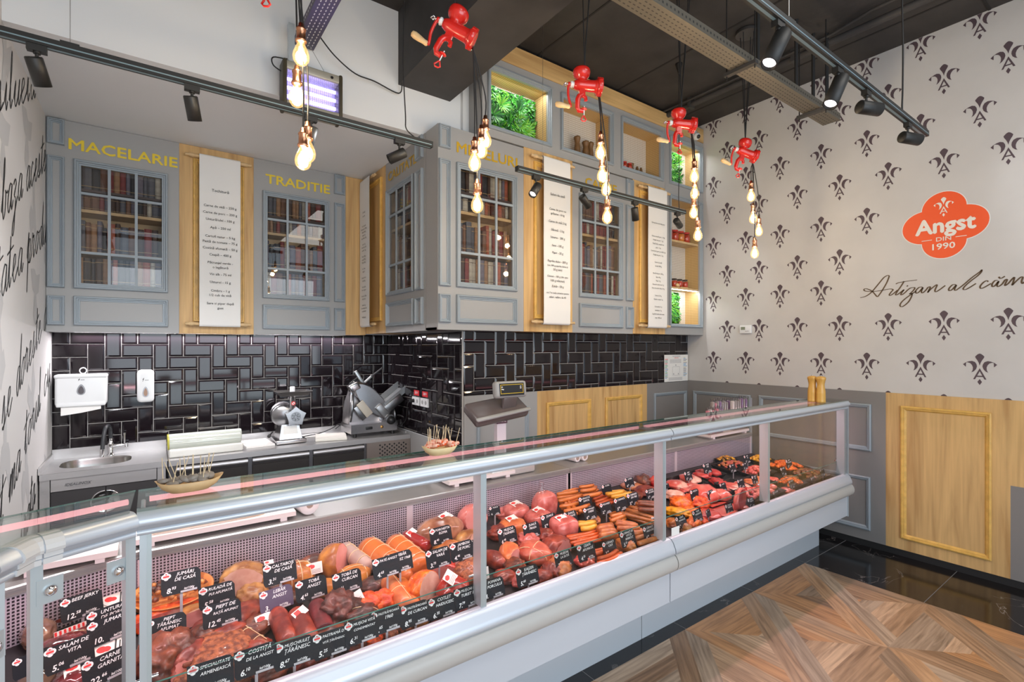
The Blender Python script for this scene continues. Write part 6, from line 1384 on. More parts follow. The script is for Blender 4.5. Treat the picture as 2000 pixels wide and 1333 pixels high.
lump('porchetta', 'large film-wrapped brown porchetta behind the PORCHETTA ROMA tag', 'meat', 858, 1034, .27, .17, .125, meatmat('wrapped_brown_roast', (.52, .27, .17), (.30, .13, .08), .15, 10, .2, .8), .15, amp=.07, label=(.2, -.05, 1.0, .2, .3))
lump('boiled_ham', 'pink film-wrapped boiled ham at the back by the middle post', 'ham', 920, 1008, .17, .14, .13, HAMP, 0, (.1, -1, .2, .5), CUTP, amp=.05)
lump('pressed_ham', 'golden ham with pink round face behind the SALAM DE VARA tag', 'ham', 872, 1078, .15, .13, .11, GOLDM, .1, (.35, -1, .2, .55), CUTP, amp=.05)
lump('pressed_ham', 'golden ham with pale cut face against the middle post', 'ham', 915, 1056, .16, .13, .10, ROAST, .1, (.5, -1, .2, .5), CUTL, amp=.06)
# ---------- left section, middle and front
lump('bacon_slab', 'orange smoked bacon slab with pink side at the very left', 'bacon', 330, 1200, .21, .09, .05, PAPR, .15, (0, -1, .2, .6), RAWF, amp=.08, sq=.6)
lump('bacon_slab', 'short smoked bacon piece with pink cut face under the dish', 'bacon', 378, 1202, .08, .08, .06, GOLDM, .1, (.1, -1, 0, .55), CUTP, amp=.06, sq=.6)
lump('smoked_duck_breast', 'long reddish smoked duck breast behind the RATA tag', 'meat', 475, 1200, .20, .10, .06, REDS, .9, amp=.14)
lump('smoked_duck_breast', 'small dark red smoked breast left of the labelled sausages', 'meat', 500, 1222, .12, .09, .055, SMK, .3, amp=.12, label=(.3, -.5, .9, .7))
lump('smoked_duck_breast', 'dark red smoked breast beneath the RATA tag', 'meat', 415, 1222, .13, .09, .05, REDS, -.3, amp=.12)
lump('smoked_knuckle', 'big knobbly brown smoked knuckle at the front left corner', 'meat', 325, 1278, .17, .17, .11, SMK, .4, amp=.28, freq=2.6)
lump('smoked_knuckle', 'brown smoked hock with a pale bone end beside the big knuckle', 'meat', 372, 1285, .09, .16, .08, REDS, -.5, (.5, -1, .2, .7), CUTP, amp=.2)
lump('spiced_ribs', 'wide slab of spice-crusted ribs in the front row', 'ribs', 425, 1272, .19, .17, .07, SPICE, .25, amp=.09, sq=.75)
lump('spiced_ribs', 'small spiced rib piece in the lower left corner', 'ribs', 385, 1322, .13, .08, .06, SPICE, .1, amp=.15)
lump('spiced_ribs', 'dark smoked rib piece behind the armeneasca tag', 'ribs', 500, 1270, .10, .09, .055, REDS, .3, amp=.15)
log('smoked_sausage', 'short thick brown smoked sausage with string lying left of the paper labels', 'sausage', (465, 1232), (520, 1268), .027, SMK, .03, .03, string=2)
log('rough_salami', 'rough dark red salami left of the white hanging label', 'salami', (540, 1198), (568, 1262), .036, REDS, .045, .04)
log('rough_salami', 'rough red brown salami with white hanging label', 'salami', (578, 1200), (607, 1262), .040, REDS, .05, .045, label=True)
log('sliced_salami', 'dark purple salami cut flat, right of the labelled one', 'salami', (618, 1182), (634, 1235), .037, meatmat('dark_purple_salami', (.26, .05, .055), (.14, .025, .03), .4, 16, .4), .055, .045, cutm=meatmat('purple_cut', (.40, .16, .20), (.30, .10, .12), .3, 20, .1))
lump('dried_beef', 'shaggy dark brown dried beef under the turkey headcheese tag', 'meat', 660, 1190, .15, .15, .10, SMK2, .4, amp=.35, freq=3)
lump('dried_beef', 'dark dried beef piece tied with string right of the shaggy one', 'meat', 703, 1205, .14, .12, .075, SMK2, -.3, amp=.25, string=1)
lump('pastrami', 'bright orange paprika pastrami with white label at its left', 'meat', 722, 1178, .12, .10, .07, PAPR, -.6, amp=.2, label=(-.8, -.3, .9, .8, .6))
lump('pastrami', 'deep orange paprika pastrami behind the 1960 tag', 'meat', 752, 1172, .11, .10, .075, PAPR, .2, amp=.18)
lump('dark_salami_end', 'grainy dark salami end behind the orange pastrami', 'salami', 730, 1142, .11, .09, .06, SMK2, amp=.08)
lump('orange_pate_end', 'round orange pate end under the PATE tag', 'pate', 795, 1122, .07, .08, .065, SALO, amp=.04)
log('turkey_breast', 'long peach smoked turkey breast tied with string', 'meat', (757, 1135), (800, 1192), .040, PEACH, .055, .04, string=1)
log('turkey_breast', 'orange smoked turkey breast lying right of the peach one', 'meat', (782, 1138), (812, 1190), .032, meatmat('orange_smoked_poultry', (.80, .26, .04), (.56, .14, .03), .35, 14, .3), .045, .035)
lump('turkey_ham', 'orange-coated ham with large pale pink cut face, front centre', 'ham', 828, 1146, .16, .14, .12, ORNG, .35, (.25, -1, .25, .35), CUTL, amp=.05)
lump('smoked_loin', 'glossy dark red loin with yellow marks in front of the tags', 'meat', 884, 1150, .14, .14, .09, meatmat('red_glazed_loin', (.50, .05, .02), (.34, .02, .015), .25, 8, .15, .6), .5, amp=.07, label=(-.3, .1, 1.1, .5, .3))
lump('smoked_loin', 'small red loin with pink end behind the glossy one', 'meat', 866, 1112, .13, .08, .06, RAW, .1, (-.6, -1, .1, .5), CUTP, amp=.1)
lump('nut_crusted_ham', 'golden nut-crusted ham with white label against the middle post', 'ham', 912, 1122, .13, .13, .11, SPICE, .1, amp=.1, label=(.55, -.8, .6, 1.3))
for i, (u, v, w, m_, n_) in enumerate(((530, 1322, .10, SMK, 'brown smoked scrap below the COSTITA tag'), (650, 1290, .09, SMK2, 'dark meat piece behind the guard glass under the beef pastrami tag'), (735, 1258, .08, PAPR, 'orange meat piece under the 1960 tag'), (765, 1245, .07, SPICE, 'spiced cube under the turkey tag'), (800, 1232, .08, SPICE, 'browned cube right of the spiced one'), (828, 1222, .07, GOLDM, 'golden cube at the front by the COTLET tag'), (862, 1208, .09, REDS, 'short red sausage end at the front by the COTLET tag'), (900, 1190, .10, HAMP, 'pink meat end under the MUSCHI FILE tag'), (600, 1302, .10, REDS, 'red brown piece under the tenderloin tag'), (700, 1268, .08, SMK, 'brown piece between the two front beef tags'))):
    lump('meat_piece', n_, 'meat', u, v, w, w*.8, w*.6, m_, i*.7, amp=.2)
# ---------- middle section: hams and loaves
lump('vacuum_ham', 'pink vacuum ham with printed label at the back left of the middle case', 'ham', 1006, 998, .16, .13, .085, HAMP, .1, amp=.05, sq=.8, label=(0, 0, 1.0, .15, .1))
lump('vacuum_ham', 'second pink vacuum ham with label, right of the first', 'ham', 1050, 1010, .15, .13, .08, HAMP, .2, amp=.05, sq=.8, label=(0, 0, 1.0, .2, .2))
lump('vacuum_ham', 'orange pink vacuum ham with label in front of the pink ones', 'ham', 1000, 1028, .15, .12, .08, PEACH, .1, amp=.05, sq=.8, label=(-.05, 0, 1.0, .3, .1))
T = lump('bagged_loaf', 'tall pink meat loaf in a twisted plastic bag at the back', 'meat loaf', 1062, 985, .15, .11, .15, HAMP, .1, amp=.04, sq=.7)
p = deckpt(1062, 985, .075); T.part('bag_tip', MB().lathe([(.05, .0), (.03, .03), (.012, .055), (.02, .075), (.012, .09)], (p.x-.02, p.y, p.z+.055), n=10, caps=False), FILMW)
lump('meat_loaf', 'block of pink meat loaf with red label behind the SUNCA PRESATA tag', 'meat loaf', 1098, 1028, .15, .13, .10, HAMP, .0, amp=.03, sq=.55, label=(-.2, -.1, 1.0, .2, .1))
lump('smoked_ham', 'large red smoked ham with round pale cut end in the middle case', 'ham', 1085, 1068, .17, .15, .10, REDS, .4, (-.15, -1, .05, .55), CUTP, amp=.12)
lump('smoked_ham', 'long pink red smoked ham tied across, left of the cut one', 'ham', 1045, 1078, .15, .18, .085, meatmat('pink_smoked_rind', (.66, .21, .13), (.48, .12, .08), .35, 12, .3), .5, amp=.1, string=1)
lump('smoked_ham', 'orange smoked ham with a pale cut end standing at the left', 'ham', 996, 1080, .10, .16, .08, PEACH, -.4, (.6, -1, .1, .6), CUTP, amp=.1)
lump('smoked_ham', 'red ham piece beside the middle post', 'ham', 966, 1092, .07, .14, .07, REDS, .1, amp=.1)
lump('smoked_ham', 'small smoked ham piece near the middle post, front row', 'ham', 985, 1125, .10, .09, .05, REDS, .1, amp=.14)
for i, (u, v, w, m_, n_) in enumerate(((1066, 1132, .10, REDS, 'red smoked piece at the front under the two faded tags'), (1020, 1128, .12, HAMP, 'pink smoked piece at the front of the middle case'), (1103, 1112, .15, SAUSK, 'brown crusty loaf under the tag with a crossed board'), (1228, 1068, .12, GOLDM, 'brown pie-like loaf at the front under the CARNAT VITA tag'), (1262, 1060, .08, SMK, 'dark crumbly piece by the right post'))):
    lump('meat_piece', n_, 'meat', u, v, w, w*.7, w*.5, m_, i*.5, amp=.15)
log('yellow_ring_sausage', 'pale stick under the CEAFA tag', 'sausage', (1130, 1100), (1158, 1092), .020, CUTL, .02, .02)
# sausages: each one its own, in named heaps
def link_row(name, lab, cat, n, p0, p1, q0, q1, r, mat, grp, seed, hh=.0, bend=.06, layers=2):
    rnd = random.Random(seed)
    for i in range(n):
        t = i/max(1, n-1); j = lambda s: rnd.uniform(-s, s)
        a = (p0[0]+(q0[0]-p0[0])*t+j(3), p0[1]+(q0[1]-p0[1])*t+j(1.5)); b = (p1[0]+(q1[0]-p1[0])*t+j(3), p1[1]+(q1[1]-p1[1])*t+j(1.5)); h = r+hh+(i % layers)*r*1.5
        log(name, f'{lab}, {ORD[i]} from the back', cat, a, b, r*rnd.uniform(.93, 1.05), mat, h, h+j(.004), grp, bend=bend+j(.05), n=10, ends=False)
link_row('frankfurter', 'orange frankfurter in the heap behind the first sausage tag', 'sausage', 8, (1083, 962), (1128, 955), (1100, 1000), (1150, 985), .0135, FRANK, 'frankfurter heap', 1, .03, .10)
link_row('frankfurter', 'orange frankfurter on top of the back right heap', 'sausage', 6, (1130, 948), (1155, 944), (1140, 968), (1172, 962), .0135, FRANK, 'back frankfurter heap', 2, .04, .12)
link_row('frankfurter', 'orange frankfurter hanging down left of the CREMWURST tag', 'sausage', 5, (1098, 985), (1125, 1005), (1118, 978), (1140, 1000), .014, FRANK, 'front frankfurter heap', 3, .02, .10)
link_row('thin_red_sausage', 'thin red orange sausage stacked behind the POLONEZI tag', 'sausage', 8, (1155, 972), (1185, 962), (1170, 992), (1200, 980), .0125, SAUSR, 'red orange sausage stack', 4, .02, .04)
link_row('yellow_sausage', 'yellow sausage in the bright heap at the back', 'sausage', 9, (1180, 962), (1215, 958), (1200, 978), (1238, 966), .014, SAUSY, 'yellow sausage heap', 5, .035, .12, 3)
link_row('long_brown_sausage', 'long brown smoked sausage by the right post', 'sausage', 9, (1238, 980), (1290, 994), (1212, 1005), (1280, 1026), .0125, SAUSB, 'long brown sausages', 6, .02, .02)
link_row('dark_sausage', 'dark rough sausage at the top right of the middle case', 'sausage', 5, (1245, 982), (1288, 985), (1250, 998), (1290, 1003), .014, M('very_dark_sausage_skin', (.22, .05, .015), .35, var=.4, scale=30, coat=.3), 'dark rough sausages', 7, .05, .03)
link_row('thin_paprika_sausage', 'thin paprika sausage in the long bundle at the front', 'sausage', 8, (1108, 1048), (1162, 1036), (1120, 1066), (1178, 1052), .0115, SAUSR, 'thin paprika bundle', 8, .02, .03)
link_row('curved_sausage', 'curved yellow brown sausage above the thin paprika bundle', 'sausage', 4, (1128, 1022), (1160, 1018), (1132, 1034), (1162, 1028), .016, SAUSY, 'curved sausages', 9, .02, .16)
link_row('knotted_sausage', 'short knotted brown sausage in the centre heap', 'sausage', 7, (1168, 1032), (1195, 1028), (1172, 1052), (1205, 1046), .022, SAUSK, 'knotted sausages', 10, .012, .06)
link_row('homemade_sausage', 'coarse orange brown sausage right of the knotted ones', 'sausage', 7, (1200, 1018), (1240, 1026), (1215, 1046), (1262, 1042), .0165, SAUSK, 'coarse homemade sausages', 11, .02, .06)
link_row('pale_sausage', 'pale orange sausage between the CABANOS tags', 'sausage', 5, (1190, 1005), (1215, 1000), (1195, 1022), (1225, 1012), .014, FRANK, 'pale orange sausages', 12, .012, .05)
link_row('front_sausage', 'red orange sausage in the front row behind the guard glass', 'sausage', 7, (1160, 1078), (1190, 1068), (1170, 1106), (1215, 1082), .013, SAUSR, 'front red sausages', 13, .01, .08)
link_row('thick_sausage', 'thick brown sausage near the last middle-case tag', 'sausage', 4, (1238, 1048), (1270, 1040), (1245, 1064), (1285, 1052), .016, SAUSB, 'thick brown sausages', 14, .01, .04)
T = lump('packed_fillet', 'flat pale fillet in a clear vacuum pack behind the yellow sausages', 'meat', 1212, 938, .18, .12, .035, meatmat('packed_orange_meat', (.66, .28, .14), (.5, .2, .1), .2, 10, .1, .8), .1, amp=.06, sq=.7, label=(.2, 0, 1.0, .1))
lump('smoked_rib', 'brown smoked rib piece at the back by the right post', 'ribs', 1255, 938, .13, .12, .075, SMK, .2, amp=.2)
lump('smoked_rib', 'red smoked rib piece touching the right post', 'ribs', 1282, 942, .10, .12, .075, RAW, .2, amp=.2)
lump('smoked_rib', 'flat reddish brown slab below the two back rib pieces', 'ribs', 1262, 958, .17, .14, .05, REDS, .1, amp=.14)
lump('smoked_rib', 'small brown slab left of the flat reddish one', 'ribs', 1240, 968, .10, .09, .04, SMK, .3, amp=.14)
# ---------- right section: black trays with raw and marinated meat
def meat_tray(u, v, wx, wy, lab, h=.03, yaw=0.):
    p = deckpt(u, v, h); p.y = min(max(p.y, 1.825+wy/2), 2.57-wy/2); p.z = zdeck(p.y)+h; p.x = min(p.x, 4.78-wx/2); b = Vector((p.x, p.y, p.z-h+.003)); R = Matrix.Translation(b) @ Matrix.Rotation(yaw, 4, 'Z') @ Matrix.Rotation(SLOPE, 4, 'X')
    rs = [[R @ Vector((x*s*wx/2, y*s*wy/2, z)) for x, y in ((-1, -1), (1, -1), (1, 1), (-1, 1))] for s, z in ((.86, .001), (1, .034), (1.03, .036), (1.03, .033), (1.0, .030), (.87, .004))]
    T = Thing('black_meat_tray', lab, 'tray', b); T.part('tray', MB().rings(rs[:3]+[[R @ Vector((x*s*wx/2, y*s*wy/2, z)) for x, y in ((-1, -1), (1, -1), (1, 1), (-1, 1))] for s, z in ((.98, .035), (.85, .006), (.02, .006))], 0, True, False, False), TRAYB); return b, R
def tray_lumps(tray, items, mat, name, lab, cat, grp, cutm=None, seed=0):
    b, R = tray; rnd = random.Random(seed)
    for i, (x, y, w, d, h) in enumerate(items):
        _seed[0] += 1; A, B = lump_mesh(w/2, d/2, h/1.65, _seed[0], .16, (.2, -1, .3, .6) if cutm and i % 2 == 0 else None); M4 = R @ Matrix.Translation((x, y, .008+(.028 if i > 3 else 0))) @ Matrix.Rotation(rnd.uniform(-.8, .8), 4, 'Z')
        T = Thing(name, (lab if len(items) == 1 else f'{ORD[i]} from the left: '+lab), cat, M4.translation, grp if len(items) > 1 else None); T.part('body', place(A, M4), mat)
        if B.f: T.part('cut_face', place(B, M4), cutm)
def tray_stuff(tray, wx, wy, n, sz, mats, name, lab, cat, seed=0):
    b, R = tray; rnd = random.Random(seed); mb = MB()
    for k in range(n):
        x = rnd.uniform(-.40, .40)*wx; y = rnd.uniform(-.40, .40)*wy; A, _ = lump_mesh(sz, sz*.75, sz*.6, k+seed*50, .35, None, 2.2, 1 if sz < .014 else 2, .1)
        zz = .010+.038*(1-(2*x/wx)**2)*(1-(2*y/wy)**2)+rnd.random()*.006
        place(A, R @ Matrix.Translation((x, y, zz)) @ Matrix.Rotation(rnd.random()*6, 4, 'Z')); o = len(mb.v); mb.v += A.v; mb.f += [[i+o for i in f] for f in A.f]; mb.m += [rnd.randrange(len(mats))]*len(A.f); mb.sm += A.sm
    single(name, lab, cat, mb, mats, kind='stuff')
def row3(wx, h=.05, n=3, d=.13): return [(-wx*.36+wx*.72*i/(n-1) if n > 1 else 0, (.02 if i % 2 else -.015), wx/n*1.15, d, h) for i in range(n)]
t = meat_tray(1335, 942, .32, .22, 'black tray of pale pork slices at the back left of the right-hand case'); tray_lumps(t, row3(.30, .05, 2, .17), RAWF, 'pork_slice', 'pale fatty pork slice in the back left tray', 'meat', 'pale pork slices')
t = meat_tray(1378, 925, .28, .20, 'black tray of red beef beside the pale pork'); tray_lumps(t, row3(.26, .045, 3), RAW, 'beef_piece', 'dark red beef piece in the second back tray', 'meat', 'back beef pieces')
t = meat_tray(1430, 910, .36, .20, 'black tray of minced meat rolls in the back row'); tray_stuff(t, .32, .17, 70, .016, [MINC, SAUSK], 'minced_rolls', 'brown and pink minced meat rolls in the third back tray', 'minced meat', 3)
t = meat_tray(1483, 898, .24, .16, 'black tray of yellow poultry in the far back corner'); tray_stuff(t, .22, .14, 40, .018, [YELL], 'yellow_poultry', 'bright yellow marinated poultry pieces in the far corner tray', 'poultry', 4)
t = meat_tray(1418, 899, .20, .12, 'narrow black tray of herbed mix behind the minced rolls'); tray_stuff(t, .20, .12, 40, .015, [MIXB, YELL], 'herbed_mix', 'green brown herbed meat mix behind the minced rolls', 'meat', 5)
t = meat_tray(1478, 922, .32, .18, 'black tray of pink strips in front of the yellow poultry'); tray_stuff(t, .30, .16, 46, .024, [RAWP, RAWF], 'pork_strips', 'pink pork strips with yellow seasoning left of the right post', 'meat', 6)
t = meat_tray(1535, 912, .34, .26, 'black tray heaped with orange marinated poultry right of the post'); tray_stuff(t, .32, .24, 80, .022, [ORNG], 'orange_poultry', 'bright orange marinated poultry heaped at the back right', 'poultry', 7)
t = meat_tray(1588, 930, .34, .22, 'black tray of brown herbed slices in the right-hand corner'); tray_stuff(t, .32, .20, 90, .018, [MIXB, SMK], 'herbed_slices', 'brown herbed meat slices in the right corner tray', 'meat', 8)
t = meat_tray(1568, 952, .26, .16, 'small black tray of orange strips near the front right'); tray_stuff(t, .24, .14, 40, .020, [ORNG], 'orange_strips', 'orange marinated strips in the small front right tray', 'meat', 9)
t = meat_tray(1522, 968, .28, .20, 'black tray of pink rolls at the front, right of the post'); tray_lumps(t, row3(.26, .04, 4, .12)+row3(.22, .03, 3, .08), RAWP, 'pork_roll', 'pink pork roll in the front tray right of the post', 'meat', 'front pork rolls')
t = meat_tray(1385, 972, .34, .26, 'large black tray of big pork joints in the middle of the case'); tray_lumps(t, [(-.04, .02, .24, .20, .11), (.10, -.03, .14, .14, .07)], RAWP, 'pork_joint', 'large pink pork joint in the middle tray', 'meat', 'pork joints')
t = meat_tray(1436, 950, .24, .22, 'black tray of white-boned pork chops'); tray_lumps(t, row3(.22, .035, 3, .16), RAWF, 'pork_chop', 'pork chop with pale fat in the centre tray', 'meat', 'pork chops')
t = meat_tray(1478, 942, .26, .20, 'black tray of orange pink pieces left of the right post'); tray_lumps(t, row3(.24, .04, 4, .13), PEACH, 'poultry_piece', 'peach poultry piece in the tray left of the post', 'poultry', 'peach poultry pieces')
t = meat_tray(1492, 975, .26, .20, 'black tray of fine red pieces beside the front of the right post'); tray_stuff(t, .24, .18, 60, .020, [RAW, RAWP], 'diced_pork', 'diced red pork in the front tray left of the post', 'meat', 10)
lump('pork_steak', 'large raw pink pork steak lying flat at the front', 'meat', 1430, 1003, .30, .17, .03, RAWP, .2, amp=.12)
lump('pork_steak', 'raw pork slice propped upright with deep pink middle', 'meat', 1444, 974, .17, .06, .13, RAWP, .2, (0, -1, .3, .5), RAW, amp=.08, lift=.02)
lump('pork_steak', 'raw pork steak behind the front left chalk tag of the right case', 'meat', 1400, 1012, .17, .15, .04, RAW, .3, amp=.15)
lump('pork_steak', 'raw pork steak edge at the front beside the last steak tag', 'meat', 1468, 998, .10, .10, .03, RAWP, .3, amp=.15)
for i, (u, v, w, d, h, m_, n_) in enumerate(((1318, 968, .12, .13, .06, CUTL, 'pale chicken leg against the left post of the right case'), (1330, 982, .15, .14, .07, ORNG, 'orange marinated chicken quarter beside the post'), (1360, 978, .19, .15, .07, PAPR, 'deep orange chicken with a round white bone end'), (1322, 1000, .17, .10, .05, YELL, 'yellow orange chicken piece at the front left'), (1350, 1000, .14, .10, .05, ORNG, 'orange chicken piece at the front, second from left'), (1318, 1022, .10, .10, .05, GOLDM, 'golden chicken drumstick above the small white notice'), (1362, 1022, .16, .08, .05, ORNG, 'orange chicken piece at the front under the tags'), (1340, 1030, .16, .07, .05, ROAST, 'browned chicken piece in the lowest front spot'), (1385, 1024, .08, .06, .04, PAPR, 'small red orange chicken scrap by the steak'))):
    lump('chicken_piece', n_, 'poultry', u, v, w, d, h, m_, i*.6, (0, -1, .2, .6) if i == 2 else None, CUTL, amp=.2)
# ---------- corner section: tubs and packs
def tub(u, v, r, lab, h=.045):
    p = deckpt(u, v, h); T = Thing('plastic_tub', lab, 'tub', (p.x, p.y, p.z-h)); ax = Vector((.10, -.30, 1)).normalized(); b = Vector((p.x, p.y, p.z-h))
    T.part('tub', MB().lathe([(0, 0), (r*.86, 0), (r*.95, h)], b, ax, 30, caps=False), M('tub_plastic', (.62, .50, .42), .35)); m = MB().lathe([(r*.95, h-.003), (r*1.03, h), (r*1.03, h+.006), (r*.95, h+.008), (r*.9, h+.006), (0, h+.006)], b, ax, 30)
    T.part('lid', m, M('clear_lid', (.78, .70, .68), .2)); R = Matrix.Translation(b+ax*(h+.0075)) @ Matrix.Rotation(.29, 4, 'X') @ Matrix.Rotation(.1, 4, 'Y'); Pq = lambda a, c, hh: tuple(R @ Vector((a, c, hh))); m = MB(); disc(m, Pq, 0, 0, r*.8, 0, 0, 26); disc(m, Pq, -r*.35, -r*.1, r*.24, .0004, 1, 16); disc(m, Pq, -r*.15, -r*.1, r*.2, .0005, 1, 16); m.rect(Pq, r*.2, r*.28, -r*.5, r*.5, .0003, .0006, 2); m.rect(Pq, r*.4, r*.46, -r*.4, r*.4, .0003, .0006, 2); T.part('lid_label', m, [LBL, TAGRED, INK])
tub(224, 1168, .060, 'clear white tub with red logo label at the back of the corner case'); tub(212, 1264, .062, 'lower white tub with red label leaning at the post of the corner case')
def stripe_pack(u, v, w, lab, yaw, h=.10):
    p = deckpt(u, v, h/2); b = Vector((p.x, p.y, p.z-h/2)); R = Matrix.Translation(b) @ Matrix.Rotation(yaw, 4, 'Z') @ Matrix.Rotation(-.25, 4, 'X'); T = Thing('jerky_bag', lab, 'bag', b)
    m = MB(); m.rings([[R @ Vector((x*w/2*s, y*.012*k, z)) for x, y in ((-1, -1), (1, -1), (1, 1), (-1, 1))] for s, k, z in ((.95, .4, 0), (1, 1.4, h*.3), (1, 1.2, h*.7), (.98, .3, h*.82))], 0, True, True, True); T.part('bag', m, meatmat('dark_jerky_in_film', (.30, .04, .04), (.08, .015, .02), .15, 18, .4, .8))
    m = MB(); Pq = lambda a, c, hh: tuple(R @ Vector((a, -.004-hh, c))); m.rect(Pq, -w*.49, w*.49, h*.80, h, 0, .002, 0)
    for k in range(9): m.rect(Pq, -w*.48+k*w*.107, -w*.48+k*w*.107+w*.055, h*.815, h*.985, .002, .0026, 1)
    T.part('striped_header', m, [LBL, TAGRED])
stripe_pack(215, 1165, .15, 'jerky bag with red and white striped header, at the right against the post', .5); stripe_pack(150, 1180, .14, 'jerky bag with red striped header behind the BEEF JERKY tag', .35); stripe_pack(105, 1205, .11, 'jerky bag with red striped header at the left of the corner case', .3); stripe_pack(150, 1245, .12, 'dark jerky bag lying below the UNTURA tag', .4, .08)
lump('vacuum_salami', 'film-wrapped dark meat pack at the left post of the corner case', 'meat', 75, 1235, .09, .12, .07, meatmat('film_brown_meat', (.36, .20, .14), (.16, .07, .06), .12, 10, .2, .9), .2, amp=.1)
lump('vacuum_salami', 'dark vacuum salami pack behind the SALAM DE VITA tag', 'meat', 118, 1262, .14, .10, .06, meatmat('film_dark_red', (.28, .06, .07), (.10, .02, .03), .12, 10, .2, .9), .3, amp=.12)
lump('vacuum_salami', 'labelled vacuum pack at the lower left of the corner case', 'meat', 85, 1318, .12, .10, .05, MATS['film_brown_meat'], .2, amp=.1, label=(0, -.2, 1, .4))
lump('vacuum_salami', 'labelled vacuum pack in the bottom centre of the corner case', 'meat', 150, 1318, .12, .10, .05, MATS['film_dark_red'], .2, amp=.1, label=(0, -.2, 1, .4))
